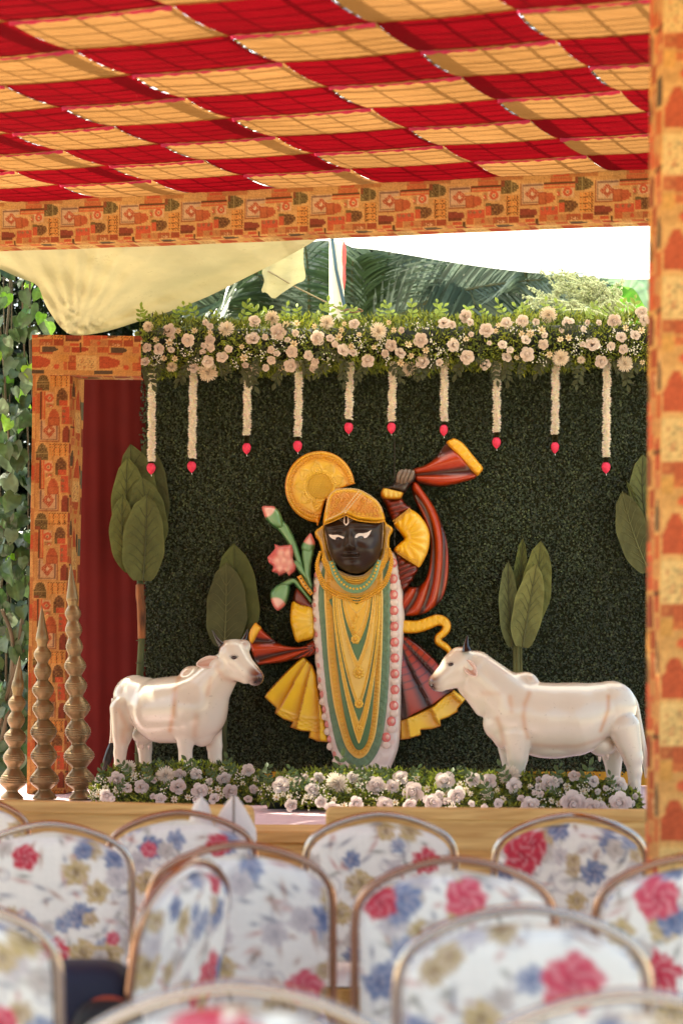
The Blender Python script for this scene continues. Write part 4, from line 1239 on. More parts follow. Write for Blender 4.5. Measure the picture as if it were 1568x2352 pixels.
link('trunk', MB().tube([(P(640, 0, 12.2).x, 12.2, 0), (P(645, 0, 12.2).x, 12.2, P(0, 800, 12.2).z)], [.09, .06], 10).mesh('trunk', [M_BARK]), pl)
for (a, m, b, c, L) in (((650, 800), (560, 660), (420, 720), PC1, .55), ((660, 800), (640, 620), (540, 610), PC2, .55), ((680, 800), (735, 620), (742, 520), PC2, .5), ((610, 800), (490, 670), (360, 730), PC2, .5),
                        ((640, 800), (600, 700), (480, 660), PC1, .5), ((700, 790), (700, 680), (660, 590), PC2, .55), ((560, 790), (520, 720), (470, 700), PC3, .4), ((640, 800), (690, 720), (760, 690), PC1, .45), ((580, 800), (540, 700), (430, 690), PC3, .4), ((700, 800), (720, 700), (700, 560), PC3, .4), ((620, 800), (600, 690), (590, 620), PC1, .4)):
    frond(pl, a, m, b, 12.2, 11.8 + R.uniform(-.5, .6), L, c, 52)
pl = thing('palm_tree', (P(860, 0, 11.9).x, 11.9, 0), 'palm with grey-green fronds fanning out right of the white post', 'palm', 'palms behind the leaf wall')
link('trunk', MB().tube([(P(860, 0, 11.9).x, 11.9, 0), (P(850, 0, 11.9).x, 11.9, P(0, 810, 11.9).z)], [.09, .06], 10).mesh('trunk', [M_BARK]), pl)
for (a, m, b, c, L) in (((835, 810), (930, 650), (1290, 640), PC3, .52), ((880, 800), (1090, 640), (1420, 640), PC3, .50), ((1010, 540), (1050, 580), (1090, 700), PC1, .42), ((850, 800), (860, 680), (900, 560), PC1, .45),
                        ((1000, 790), (1180, 690), (1330, 690), PC1, .42), ((830, 810), (800, 690), (810, 600), PC2, .42), ((960, 545), (1120, 560), (1240, 650), PC1, .4), ((900, 810), (1010, 720), (1180, 660), PC3, .5), ((1060, 800), (1100, 690), (1080, 600), PC2, .4), ((940, 800), (980, 700), (960, 590), PC1, .4), ((1160, 790), (1240, 690), (1200, 620), PC1, .4)):
    frond(pl, a, m, b, 11.9, 11.5 + R.uniform(-.4, .5), L, c, 52)

def tree(name, label, x, Y, zc, rx, rz, n, col, leafL, trunk_r, cat='tree', group='trees behind the tarpaulins', ry=None, zlo=None):
    t = thing(name, (x, Y, 0), label, cat, group)
    mb = MB().tube([(x, Y, 0), (x + .05, Y, zc * .5), (x + .02, Y, zc), (x - .05, Y, zc + rz * .8)], [trunk_r, trunk_r * .85, trunk_r * .6, trunk_r * .2], 10)
    for k in range(7):
        a = R.uniform(0, 6.28); z = zc * R.uniform(.6, 1.1)
        mb.tube([(x, Y, z), (x + math.cos(a) * rx * .45, Y + math.sin(a) * .5, z + rz * .3), (x + math.cos(a) * rx * .9, Y + math.sin(a) * .8, z + rz * .45)], [trunk_r * .4, trunk_r * .25, trunk_r * .08], 7)
    link('trunk', mb.mesh('trunk', [M_BARK]), t)
    ncl = max(n // 40, 1)
    cc = rdir(ncl) * (rng.random((ncl, 1)) ** .45) * np.array([rx, ry or rx, rz]) + np.array([x, Y, zc])
    c = np.repeat(cc, 40, 0) + rng.normal(size=(ncl * 40, 3)) * leafL * 1.7
    m = len(c)
    d = rdir(m) + np.array([0, -.2, -.45])
    V, F = leaf_cloud(c, d, rdir(m) * .6 + np.array([0, -.2, 1]), leafL * rng.uniform(.7, 1.2, m), leafL * rng.uniform(.38, .5, m), .15)
    link('crown', mesh_np('crown', V, [F], np.repeat(tint(col, m, .4), 4, 0), [M_TREE], smooth=False), t)
    return t
tree('broadleaf_tree', 'dark tree with a straight trunk seen right of the white post', P(872, 0, 14.0).x, 14.0, 5.2, 1.5, 1.5, 7000, S(66, 82, 38), .13, .13)
tree('broadleaf_tree', 'bright leafy tree behind the palm fronds in the middle', P(1010, 0, 16.5).x, 16.5, 4.4, 1.9, 1.7, 7000, S(104, 136, 44), .15, .14)
tree('broadleaf_tree', 'dense dark tree behind the palm under the cream tarpaulin', P(520, 0, 14.5).x, 14.5, 4.4, 1.9, 1.6, 10000, S(46, 62, 34), .12, .15)
tree('broadleaf_tree', 'shady dark tree behind the pale flower panicle', P(1240, 0, 14.5).x, 14.5, 4.7, 1.7, 1.4, 9000, S(56, 70, 38), .14, .14)
tree('broadleaf_tree', 'yellow-green sunlit tree at the far right behind the awning', P(1500, 0, 15.5).x, 15.5, 4.4, 1.5, 1.7, 7000, S(124, 156, 52), .15, .14)
tree('broadleaf_tree', 'dark tree behind the climbing plant at the left edge', P(-10, 0, 12.6).x, 12.6, 2.3, 1.5, 2.5, 34000, S(38, 52, 28), .12, .16, ry=.8)
t = thing('garden_shrub', (P(20, 0, 10.6).x, 10.6, 0), 'light green low shrub behind the shortest spire', 'shrub')
m = 3500
c = rdir(m) * (rng.random((m, 1)) ** .4) * np.array([.34, .3, .42]) + np.array([P(25, 0, 10.6).x, 10.6, .52])
V, F = leaf_cloud(c, rdir(m) + (0, -.3, .5), rdir(m) + (0, 0, 1), rng.uniform(.03, .055, m), rng.uniform(.016, .026, m))
link('foliage', mesh_np('foliage', V, [F], np.repeat(tint(S(128, 172, 74), m, .3), 4, 0), [M_TREE], smooth=False), t)
link('stem', MB().tube([(P(25, 0, 10.6).x, 10.6, 0), (P(25, 0, 10.6).x, 10.6, .5)], .02, 7).mesh('stem', [M_BARK]), t)

# ------------------------------------------------------------------ pale flower panicle and banana leaves at the right
pan = thing('flowering_shrub', (P(1400, 0, 11.0).x, 11.0, 0), 'shrub with a big pale green flower panicle above the garland', 'shrub')
mb = MB(); cs = []
root = np.array(P(1440, 760, 11.0))
link('stem', MB().tube([(root[0], 11.0, 0), (root[0] + .02, 11.0, root[2] * .6), tuple(root)], [.03, .022, .015], 8).mesh('stem', [M_BARK]), pan)
for k in range(26):
    e = np.array(P(R.uniform(1212, 1405), R.uniform(628, 715), 11.0 + R.uniform(-.25, .2)))
    mid = (root * .45 + e * .55) + np.array((R.uniform(-.02, .05), 0, .05))
    p = catmull(np.array([root, mid, e]), 8, False)
    mb.tube(p, np.linspace(.009, .003, len(p)), 5)
    for q in range(7):
        s0 = p[int(len(p) * R.uniform(.45, .98))]
        e2 = s0 + np.array((R.uniform(-.14, .06), R.uniform(-.05, .05), R.uniform(-.07, .08)))
        mb.tube([s0, (s0 + e2) / 2 + (0, 0, .01), e2], [.0035, .003, .002], 4)
        for w in range(15):
            cs.append(s0 + (e2 - s0) * R.uniform(.15, 1.05) + np.array([R.gauss(0, .008) for _ in range(3)]))
link('branch', mb.mesh('branch', [mat('pale_stalk', S(196, 206, 160), rough=0.6)]), pan)
mb = MB()
for c0 in cs:
    v, f = sphere_geo(c0, R.uniform(.004, .0085), 4, 3)
    mb.add(v, f, np.array(S(206, 214, 172)) * R.uniform(.8, 1.1))
o = link('blossom', mb.mesh('blossom', [mat('pale_blossom', vcol=True, rough=0.8, transl=.3)]), pan); o['kind'] = 'stuff'
ban = thing('banana_plant', (P(1470, 0, 11.6).x, 11.6, 0), 'banana plant with bright green leaves beside the wrapped pole', 'plant')
link('stem', MB().tube([(P(1470, 0, 11.6).x, 11.6, 0), (P(1475, 0, 11.6).x, 11.6, P(0, 790, 11.6).z)], [.08, .05], 10).mesh('stem', [mat('banana_stem', S(120, 136, 70), rough=.6)]), ban)
def strap(parent, pts, w, Y, col, name='leaf', mat_=None):
    p = catmull(np.array(pts, float), 8, False)
    nrm = np.gradient(p, axis=0); nrm = np.stack([-nrm[:, 1], nrm[:, 0]], -1); nrm /= np.linalg.norm(nrm, axis=1, keepdims=True)
    s = np.linspace(0, 1, len(p)); pw = w * np.sin(np.pi * (.06 + .93 * s)) ** .6
    G = np.array([[P(p[k, 0] + nrm[k, 0] * e * pw[k], p[k, 1] + nrm[k, 1] * e * pw[k], Y + .05 * abs(e) * w / 30 + .006 * math.sin(k * 2.1 + e)) for e in np.linspace(-1, 1, 7)] for k in range(len(p))])
    C = np.ones(G.shape) * np.array(col); C[:, 3] *= 1.25; C *= (1 + .1 * np.sin(np.arange(len(p)) * 1.9))[:, None, None]
    return link(name, MB().grid(G, C).mesh(name, [mat_ or M_TREE]), parent)
BG = S(120, 190, 60)
strap(ban, [(1475, 790), (1440, 700), (1400, 680), (1340, 720)], 24, 11.5, BG)
strap(ban, [(1480, 790), (1478, 700), (1484, 640), (1490, 600)], 34, 11.65, S(140, 200, 80))
strap(ban, [(1470, 790), (1425, 690), (1420, 650), (1400, 636)], 26, 11.8, S(150, 206, 90))
strap(ban, [(1500, 720), (1470, 650), (1420, 636), (1370, 644)], 22, 11.4, S(150, 180, 150))
shr = thing('broadleaf_shrub', (P(1180, 0, 11.3).x, 11.3, 0), 'shrub with long dark glossy leaves below the awning edge', 'shrub')
link('stem', MB().tube([(P(1180, 0, 11.3).x, 11.3, 0), tuple(P(1185, 760, 11.3))], [.03, .012], 8).mesh('stem', [M_BARK]), shr)
for a, b, w, c in (((1210, 760), (1175, 650), 16, S(96, 112, 112)), ((1230, 750), (1140, 716), 12, S(62, 110, 54)), ((1225, 745), (1175, 690), 13, S(58, 104, 50)), ((1200, 770), (1140, 690), 14, S(70, 92, 74)), ((1240, 760), (1300, 690), 16, S(60, 96, 56)), ((1260, 760), (1340, 720), 14, S(70, 106, 60))):
    strap(shr, [a, ((a[0] + b[0]) / 2 + 6, (a[1] + b[1]) / 2 - 8), b], w, 11.25 + R.uniform(-.1, .1), c)

# ------------------------------------------------------------------ climbing plant at the left
def heart_mesh(seed, col):
    q = random.Random(seed)
    pts = []
    for k in range(9):                 # half outline: from the stalk notch round to the drip tip
        u = k / 8
        w = (math.sin(math.pi * min(1, u * 1.02 + .02)) ** .75) * (1 - .55 * u) * .62 + .015
        pts.append((w, .14 * math.sin(math.pi * min(1, u * 3)) * (u < .34) - 1.05 * u ** 1.15))
    mb = MB()
    G = np.zeros((9, 5, 3)); C = np.zeros((9, 5, 3))
    for k, (w, y) in enumerate(pts):
        for j, e in enumerate((-1, -.5, 0, .5, 1)):
            G[k, j] = (w * e, y + .12 * (abs(e) * (k < 3)), .22 * w * abs(e) - .25 * (k / 8) ** 2 + .02 * math.sin(k * 2 + e * 3))
            C[k, j] = np.array(col) * (1.25 if e == 0 else (1 + .1 * (-1) ** k)) * q.uniform(.95, 1.05)
    mb.grid(G, C)
    mb.tube([(0, 0, 0), (0, .22, -.05), (0, .40, -.16)], .018, 4, np.array(col) * .8, up=(0, 0, 1))
    return mb.mesh('leaf', [M_CREEP])
M_CREEP = mat('glossy_heart_leaf', vcol=True, rough=0.28, spec=0.6, transl=0.3, var=0.1, vscale=4)
HEARTS = [heart_mesh(k, c) for k, c in enumerate((S(60, 82, 44), S(52, 74, 42), S(78, 100, 62), S(74, 118, 40), S(120, 172, 48), S(148, 196, 60), S(66, 92, 56), S(112, 130, 100)))]
cr = thing('climbing_plant', (P(10, 0, 10.0).x, 10.0, 0), 'climbing plant with glossy heart-shaped leaves at the left edge', 'creeper')
M_VINE = mat('woody_vine', S(104, 90, 70), rough=0.9, var=.25)
for k in range(9):
    x = R.uniform(-30, 80)
    p = [Vector((P(x + R.uniform(-8, 8), 0, 10.1).x, 10.12 + R.uniform(-.08, .1), z)) for z in np.linspace(0, 3.9, 9)]
    link('vine', MB().tube(catmull(np.array(p), 4, False), R.uniform(.003, .007), 6).mesh('vine', [M_VINE]), cr)
for (a, b, c_) in (((-10, 1760), (25, 1600), (52, 1420)), ((-10, 1700), (40, 1520), (68, 1490)), ((20, 1640), (30, 1480), (5, 1400))):
    link('vine', MB().tube(catmull(np.array([P(*a, 9.92), P(*b, 9.9), P(*c_, 9.93)]), 6, False), .011, 6).mesh('vine', [M_VINE]), cr)
n = 0
for k in range(290):
    y = R.uniform(600, 1790)
    xr = 92 if y < 780 else 72
    if 640 < y < 770: xr = 150 * (y - 600) / 170 if y > 690 else 100
    x = R.uniform(-45, xr)
    top = smooth01(np.array([(1050 - y) / 420.]))[0]
    hm = R.choice(HEARTS[3:6] * 2 + HEARTS[:3] + HEARTS[7:]) if R.random() < .06 + .60 * top else R.choice(HEARTS[:3] + HEARTS[6:])
    Yq = 9.95 + R.uniform(-.12, .16)
    o = link('leaf', hm, cr)
    o.rotation_euler = (rad(90) + R.uniform(-.9, .4), R.uniform(-.6, .6), R.uniform(-.9, .9))
    o.scale = (R.uniform(.055, .095) * (1.15 if y > 1000 else 1.0),) * 3
    o.location = P(x, y, Yq)

# ================================================================== the statue
SY = 9.42
SX0 = 820.0
SPP = K / SY                                   # survey units per metre at the statue
def st3(x, y, h):
    o = P(SX0, 1560, SY)
    x, y, h = np.broadcast_arrays(np.asarray(x, float), np.asarray(y, float), np.asarray(h, float))
    return np.stack([o.x + (np.asarray(x) - SX0) / SPP, SY - np.asarray(h), o.z - (np.asarray(y) - 1560) / SPP], -1)
TA = lambda a: (np.asarray(a, float) * .3646 + np.array((571.7, 980.0)))
TB = lambda a: (np.asarray(a, float) * .3646 + np.array((571.7, 1388.4)))
TBA = lambda a: (np.asarray(a, float) * .3646 + np.array((571.7, 980.0)))
statue = thing('deity_statue', st3(830, 1812, 0), 'dark-faced statue in yellow robes with one raised arm before the leaf wall', 'statue')
M_ENAM = mat('glossy_enamel', vcol=True, rough=0.3, spec=0.5, coat=0.3, var=0.06, vscale=12)
M_ENAMR = mat('carved_enamel', vcol=True, rough=0.32, spec=0.5, coat=0.3, var=0.12, vscale=30, bump=.35, bscale=130)
YEL, AMB, GLD = S(240, 186, 44), S(214, 134, 28), S(232, 184, 78)
BRN, RED, DKB = S(70, 26, 12), S(178, 56, 14), S(44, 20, 10)
GRN, LGRN, PKR, CRW = S(84, 128, 76), S(126, 160, 126), S(206, 90, 88), S(226, 206, 180)
def rl(name, poly, thick, bulge, w, hfn=None, cfn=None, base=YEL, res=3.0, m=None, parent=None, curve=True):
    V, F, C = relief(poly, res, st3, thick, bulge, w, hfn, cfn, base, curve=curve)
    return link(name, mesh_np(name, V, F, C, [m or M_ENAM]), parent or statue)
def beads(mb, path, r, h, step, col, jit=0.0, sq=.8):
    p = resample(np.asarray(path, float), step, closed=False)
    for q in p:
        v, f = sphere_geo(st3(q[0], q[1], h), r / SPP, 7, 5, (1, sq, 1))
        mb.add(v, f, np.asarray(col) * R.uniform(.9, 1.12))
def edge_glow(c0, c1, w):                       # airbrushed rim of the cast piece
    return lambda x, y, d: mixc(c1, c0, smooth01(d / w))

# ---- halo fan
hc = TA((447, 382)); hr = 79.5
ang = np.radians(np.arange(-6, -268, -6.0))
arc = [hc + np.array((hr * math.cos(a), hr * 1.03 * math.sin(a))) for a in ang]
hp = np.array(arc + [tuple(TA(q)) for q in ((436, 620), (478, 470), (492, 458), (520, 440), (548, 408), (560, 398))] )
hp = np.vstack([TA((664, 362)), hp])
def halo_h(x, y, d):
    return 1.9 * halo_h0(x, y, d)
def halo_h0(x, y, d):
    r = np.hypot(x - hc[0], y - hc[1]); th = np.arctan2(y - hc[1], x - hc[0])
    h = .006 * np.exp(-((r - 70) / 2.2) ** 2) + .004 * np.exp(-((r - 62) / 1.5) ** 2)
    pet = np.abs(((th * 9 / (2 * np.pi)) % 1) - .5) * 2
    lim = 36 + 22 * (1 - pet) ** .8
    h += .005 * np.exp(-((r - lim) / 1.6) ** 2) * (r > 35) + .003 * (r < lim) * (r > 34) * (.5 + .5 * np.sin(r * 2.2))
    h += .005 * np.exp(-((r - 33) / 2.0) ** 2) - .006 * (r < 31)
    h += .004 * (r < 29) * np.sin(x * .9) * np.sin(y * .9) + .003 * (r > 63) * np.sin(th * 70) * (r < 74)
    return h
def halo_c(x, y, d):
    r = np.hypot(x - hc[0], y - hc[1])
    c = mixc(S(238, 192, 70), S(230, 164, 42), smooth01((r - 52) / 12))
    c = mixc(c, S(238, 190, 48), smooth01((34 - r) / 6))
    return mixc(AMB, c, smooth01(d / 5))
rl('halo_fan', hp, .03, .008, 5, halo_h, halo_c, res=2.4, m=M_ENAM)
mb = MB()
for rr_b, st_, rb in ((74.5, 4.6, 1.9), (36, 5.0, 2.2), (30, 4.2, 1.7)):
    path = [hc + np.array((rr_b * math.cos(a), 1.03 * rr_b * math.sin(a))) for a in np.radians(np.arange(-12, -258, -2.0))]
    beads(mb, path, rb, .044, st_, S(242, 198, 74))
link('halo_beads', mb.mesh('halo_beads', [M_ENAM]), statue, kind='stuff')

# ---- scarf and raised arm
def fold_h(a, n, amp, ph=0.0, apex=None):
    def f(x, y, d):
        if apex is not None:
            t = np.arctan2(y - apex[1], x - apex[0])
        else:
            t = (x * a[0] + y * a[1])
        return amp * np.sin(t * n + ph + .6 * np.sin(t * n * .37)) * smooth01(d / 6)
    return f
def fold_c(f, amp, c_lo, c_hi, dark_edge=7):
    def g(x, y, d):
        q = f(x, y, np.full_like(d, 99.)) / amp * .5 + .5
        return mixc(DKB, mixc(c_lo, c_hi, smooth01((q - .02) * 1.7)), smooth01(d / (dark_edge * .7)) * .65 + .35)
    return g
fl = TA([(1030, 275), (1100, 250), (1170, 200), (1250, 110), (1345, 205), (1430, 310), (1350, 350), (1200, 380), (1100, 370), (1045, 345)])
f = fold_h(None, 15, .012, 0, TA((930, 320)))
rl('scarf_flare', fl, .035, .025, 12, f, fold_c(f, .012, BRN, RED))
ge = TA([(1240, 108), (1270, 85), (1290, 80), (1345, 112), (1405, 185), (1462, 255), (1468, 275), (1440, 310), (1420, 305), (1340, 222), (1290, 168)])
dirv = np.array((.66, .75))
rl('scarf_border', ge, .045, .022, 9, lambda x, y, d: .008 * np.abs(np.sin(((x - ge[0][0]) * dirv[0] + (y - ge[0][1]) * dirv[1]) / 92 * 5.2 * math.pi / 1.0)) * smooth01(d / 5),
   lambda x, y, d: mixc(AMB, S(240, 180, 50), smooth01(d / 6)), res=2.4, m=M_ENAM)
dr = TA([(1028, 352), (1060, 360), (1110, 430), (1170, 520), (1220, 640), (1250, 780), (1250, 950), (1215, 1080), (1150, 1150), (1080, 1186), (980, 1190), (955, 1120), (960, 1040), (1000, 1012), (1060, 1010), (1110, 960), (1135, 860), (1140, 720), (1100, 590), (1050, 480), (1022, 400)])
ctr = TA((860, 830))
def drape_f(x, y, d):
    r = np.hypot(x - ctr[0], (y - ctr[1]) * .62)
    return .011 * np.sin(r * .27 + .5 * np.sin(y / 40.0)) * smooth01(d / 6)
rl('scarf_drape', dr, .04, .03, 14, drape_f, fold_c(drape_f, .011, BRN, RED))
ua = TA([(930, 810), (985, 845), (1062, 885), (1030, 960), (1000, 1006), (965, 1040), (930, 960)])
f = fold_h((.4, .92), .55, .006)
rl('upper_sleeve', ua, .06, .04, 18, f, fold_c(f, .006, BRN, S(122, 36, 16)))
el = TA([(912, 775), (950, 735), (975, 710), (945, 665), (910, 612), (960, 560), (1010, 530), (1062, 558), (1110, 620), (1133, 690), (1125, 780), (1095, 850), (1060, 892), (990, 848), (930, 805)])
def el_h(x, y, d):
    c0 = TA((955, 705)); t = np.arctan2(y - c0[1], x - c0[0]); r = np.hypot(x - c0[0], y - c0[1])
    return .006 * np.sin(t * 17) * smooth01((r - 14) / 16) * smooth01(d / 5)
def el_c(x, y, d):
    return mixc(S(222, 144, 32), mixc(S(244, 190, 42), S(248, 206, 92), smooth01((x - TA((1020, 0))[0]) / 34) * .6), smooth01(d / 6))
rl('elbow_sleeve', el, .075, .045, 22, el_h, el_c)
mb = MB()
for a, b in (((912, 622), (1010, 545)), ((905, 605), (1005, 528)), ((932, 806), (1060, 884)), ((950, 780), (1078, 850))):
    beads(mb, [TA(a), TA(b)], 1.5, .105, 3.2, GLD)
for k in range(7):
    beads(mb, [TA((925 + 14 * k, 606 - 11 * k)) + 1.5 * np.array((math.cos(q), math.sin(q))) * 2 for q in np.linspace(0, 6.28, 9)], .9, .112, 1.8, GLD)
    beads(mb, [TA((955 + 17 * k, 802 + 10 * k)) + 1.5 * np.array((math.cos(q), math.sin(q))) * 2 for q in np.linspace(0, 6.28, 9)], .9, .112, 1.8, GLD)
link('sleeve_trim', mb.mesh('sleeve_trim', [M_ENAM]), statue, kind='stuff')
fa = TA([(842, 455), (900, 468), (952, 458), (985, 495), (1018, 522), (960, 560), (910, 608), (885, 560), (862, 505)])
f = fold_h((.25, .97), .62, .005)
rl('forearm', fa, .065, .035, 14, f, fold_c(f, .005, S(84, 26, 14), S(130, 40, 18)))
cf = TA([(828, 425), (838, 402), (856, 396), (910, 408), (966, 424), (958, 452), (942, 466), (890, 468), (848, 462), (832, 446)])
rl('wrist_cuff', cf, .085, .03, 8, lambda x, y, d: .004 * np.sin(x * .55) * smooth01(d / 4), edge_glow(S(230, 188, 68), S(190, 106, 26), 5), res=2.2, m=M_ENAM)
hd = TA([(862, 398), (900, 372), (928, 320), (952, 290), (990, 282), (1030, 285), (1044, 315), (1036, 350), (1005, 382), (975, 425), (930, 418), (890, 405)])
rl('hand', hd, .075, .03, 10, None, lambda x, y, d: mixc(S(34, 22, 18), S(62, 50, 42), smooth01(d / 9)))
mb = MB()
for a, b, c_ in (((932, 362), (938, 320), (962, 288)), ((952, 366), (966, 322), (986, 284)), ((974, 366), (990, 322), (1008, 286)), ((1000, 358), (1018, 322), (1028, 292))):
    p = catmull(np.array([TA(a), TA(b), TA(c_)]), 5, False)
    pts = st3(p[:, 0], p[:, 1], .10 + .016 * np.sin(np.linspace(0, np.pi, len(p))))
    mb.tube(pts, np.concatenate([np.linspace(.0095, .0115, len(p) - 2), [.010, .006]]), 8, S(118, 98, 82))
pth = catmull(np.array([TA((905, 392)), TA((945, 392)), TA((988, 372))]), 5, False)
mb.tube(st3(pth[:, 0], pth[:, 1], .100), np.linspace(.011, .007, len(pth)), 8, S(58, 46, 38))
link('finger', mb.mesh('finger', [M_ENAM]), statue)

# ---- skirts
ap = TB((430, 230))
def pleat(apex, n, amp, ph):
    def f(x, y, d):
        t = np.arctan2(y - apex[1], x - apex[0]); q = (t * n + ph) % 1.0
        r = np.hypot(x - apex[0], y - apex[1])
        return amp * (q ** .8) * smooth01(r / 120) * smooth01(d / 3)
    return f
sl_ = TB([(345, 325), (400, 380), (425, 440), (450, 600), (478, 720), (505, 868), (430, 862), (376, 838), (382, 800), (330, 797), (258, 772), (274, 742), (215, 722), (163, 684), (172, 652), (98, 584), (116, 552), (225, 432), (300, 360)])
f = pleat(ap, 3.8, .03, .15)
def sk_c(x, y, d):
    r = np.hypot(x - ap[0], y - ap[1])
    t = np.arctan2(y - ap[1], x - ap[0]); q = (t * 3.8 + .15) % 1.0
    c = mixc(S(218, 154, 34), S(246, 200, 32), smooth01(q * 1.5))
    c = mixc(c, S(232, 180, 58), .5 * np.exp(-((r - 180) / 12) ** 2))
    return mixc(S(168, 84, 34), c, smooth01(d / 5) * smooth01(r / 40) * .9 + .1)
def sk_h(x, y, d):
    r = np.hypot(x - ap[0], y - ap[1]); t = np.arctan2(y - ap[1], x - ap[0])
    return f(x, y, d) + .0035 * np.exp(-((r - 178) / 2) ** 2) + .0035 * np.exp(-((r - 206) / 2) ** 2) + .0025 * np.sin(t * 60) * np.sin(r * .7) * (np.abs(r - 192) < 13)
rl('skirt_left', TB([(345, 325), (400, 380), (425, 440), (450, 600), (478, 720), (505, 868), (430, 862), (376, 838), (382, 800), (330, 797), (258, 772), (274, 742), (215, 722), (163, 684), (172, 652), (98, 584), (116, 552), (225, 432), (300, 360)]),
   .03, .02, 6, sk_h, sk_c, curve=False, res=2.6).name = 'pleated_skirt'
ap2 = TB((900, 150))
f2_ = pleat(ap2, 3.4, .028, .2)
br_ = TB([(940, 230), (985, 198), (1030, 225), (1090, 272), (1190, 372), (1240, 470), (1285, 545), (1240, 575), (1150, 640), (1045, 690), (950, 726), (930, 500)])
def brc(x, y, d):
    r = np.hypot(x - ap2[0], y - ap2[1]); t = np.arctan2(y - ap2[1], x - ap2[0]); q = (t * 3.4 + .2) % 1.0
    c = mixc(S(70, 24, 14), S(166, 52, 22), smooth01((q - .12) * 2.2) * (1 - smooth01((q - .75) * 4)))
    ln = np.maximum(np.exp(-(((r % 17) - 8.5) / 1.8) ** 2) * (r < 150), 0)
    c = mixc(c, S(46, 26, 22), .75 * ln)
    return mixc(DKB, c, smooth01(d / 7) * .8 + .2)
rl('checked_skirt', br_, .03, .02, 6, f2_, brc, res=2.6)
hm = TB([(945, 728), (1040, 692), (1150, 640), (1225, 575), (1285, 535), (1362, 590), (1358, 602), (1312, 655), (1310, 675), (1250, 712), (1203, 728), (1206, 765), (1150, 785), (1080, 790), (1082, 822), (1010, 845), (950, 852)])
f3_ = pleat(ap2, 3.4, .034, .2)
def hm_h(x, y, d):
    r = np.hypot(x - ap2[0], y - ap2[1]); t = np.arctan2(y - ap2[1], x - ap2[0])
    return f3_(x, y, d) + .003 * np.sin(t * 90) * np.sin(r * .8) * (np.abs(r - 203) < 12)
def hm_c(x, y, d):
    t = np.arctan2(y - ap2[1], x - ap2[0]); q = (t * 3.4 + .2) % 1.0; r = np.hypot(x - ap2[0], y - ap2[1])
    return mixc(S(186, 110, 26), mixc(S(220, 162, 38), S(242, 196, 58), smooth01(q * 1.4)), smooth01(d / 5))
rl('skirt_hem', hm, .032, .02, 6, hm_h, hm_c, curve=False, res=2.6)

# ---- left sleeve, waist scarf, ribbon
bs = TBA([(300, 1015), (345, 1045), (392, 1115), (410, 1150), (350, 1150), (280, 1102)])
rl('left_arm', bs, .06, .03, 12, None, lambda x, y, d: mixc(BRN, S(116, 40, 20), smooth01(d / 9))).name = 'arm'
ls = TB([(278, -20), (330, -2), (400, 18), (415, 110), (412, 205), (340, 232), (300, 236), (276, 170), (262, 100), (264, 35)])
cl = TB((440, 110))
def ls_h(x, y, d):
    t = np.arctan2(y - cl[1], x - cl[0]); t = np.where(t < 0, t + 2 * np.pi, t)
    r = np.hypot(x - cl[0], y - cl[1])
    return .006 * np.sin(t * 16) * np.exp(-((y - cl[1]) / 22) ** 2) * smooth01(d / 5) + .003 * np.sin(x * .8) * (np.abs(y - cl[1]) > 28)
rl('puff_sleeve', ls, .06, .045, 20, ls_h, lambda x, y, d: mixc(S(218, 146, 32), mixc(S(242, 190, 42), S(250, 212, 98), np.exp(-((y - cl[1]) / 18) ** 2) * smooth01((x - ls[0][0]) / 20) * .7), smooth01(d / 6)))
ws = TB([(-4, 205), (20, 150), (48, 122), (80, 148), (140, 208), (220, 256), (330, 266), (415, 225), (418, 310), (300, 346), (200, 366), (110, 376), (55, 376), (20, 300)])
def ws_f(x, y, d):
    b0 = TB((420, 270)); t = np.arctan2(y - b0[1], b0[0] - x)
    r = np.hypot(x - b0[0], y - b0[1])
    return .011 * np.sin(t * 20 + 1 + .4 * np.sin(r / 30)) * smooth01(d / 5)
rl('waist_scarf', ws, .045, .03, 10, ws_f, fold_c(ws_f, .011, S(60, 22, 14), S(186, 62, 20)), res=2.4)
we = TB([(4, 205), (14, 160), (44, 118), (62, 128), (82, 152), (52, 205), (30, 245), (12, 240)])
rl('scarf_tip', we, .08, .02, 8, None, edge_glow(S(238, 180, 46), AMB, 5), res=2.4)
rp = catmull(TB([(950, 138), (1000, 142), (1060, 140), (1120, 122), (1180, 100), (1225, 112), (1240, 145), (1222, 180), (1192, 205), (1190, 235), (1222, 258), (1252, 285), (1258, 315), (1240, 345)]), 6, False)
tg = np.gradient(rp, axis=0); nrm = np.stack([-tg[:, 1], tg[:, 0]], -1); nrm /= np.linalg.norm(nrm, axis=1, keepdims=True)
hw = np.interp(np.linspace(0, 1, len(rp)), [0, .3, .5, .62, .8, 1], [15.5, 13.5, 9.5, 8.5, 8, 3])
rib = np.vstack([rp + nrm * hw[:, None], (rp - nrm * hw[:, None])[::-1]])
rl('ribbon', rib, .05, .022, 8, lambda x, y, d: .003 * np.sin(x * .5) * np.exp(-((d - 7) / 3) ** 2), edge_glow(S(242, 184, 34), S(196, 112, 20), 5), curve=False, res=2.4)

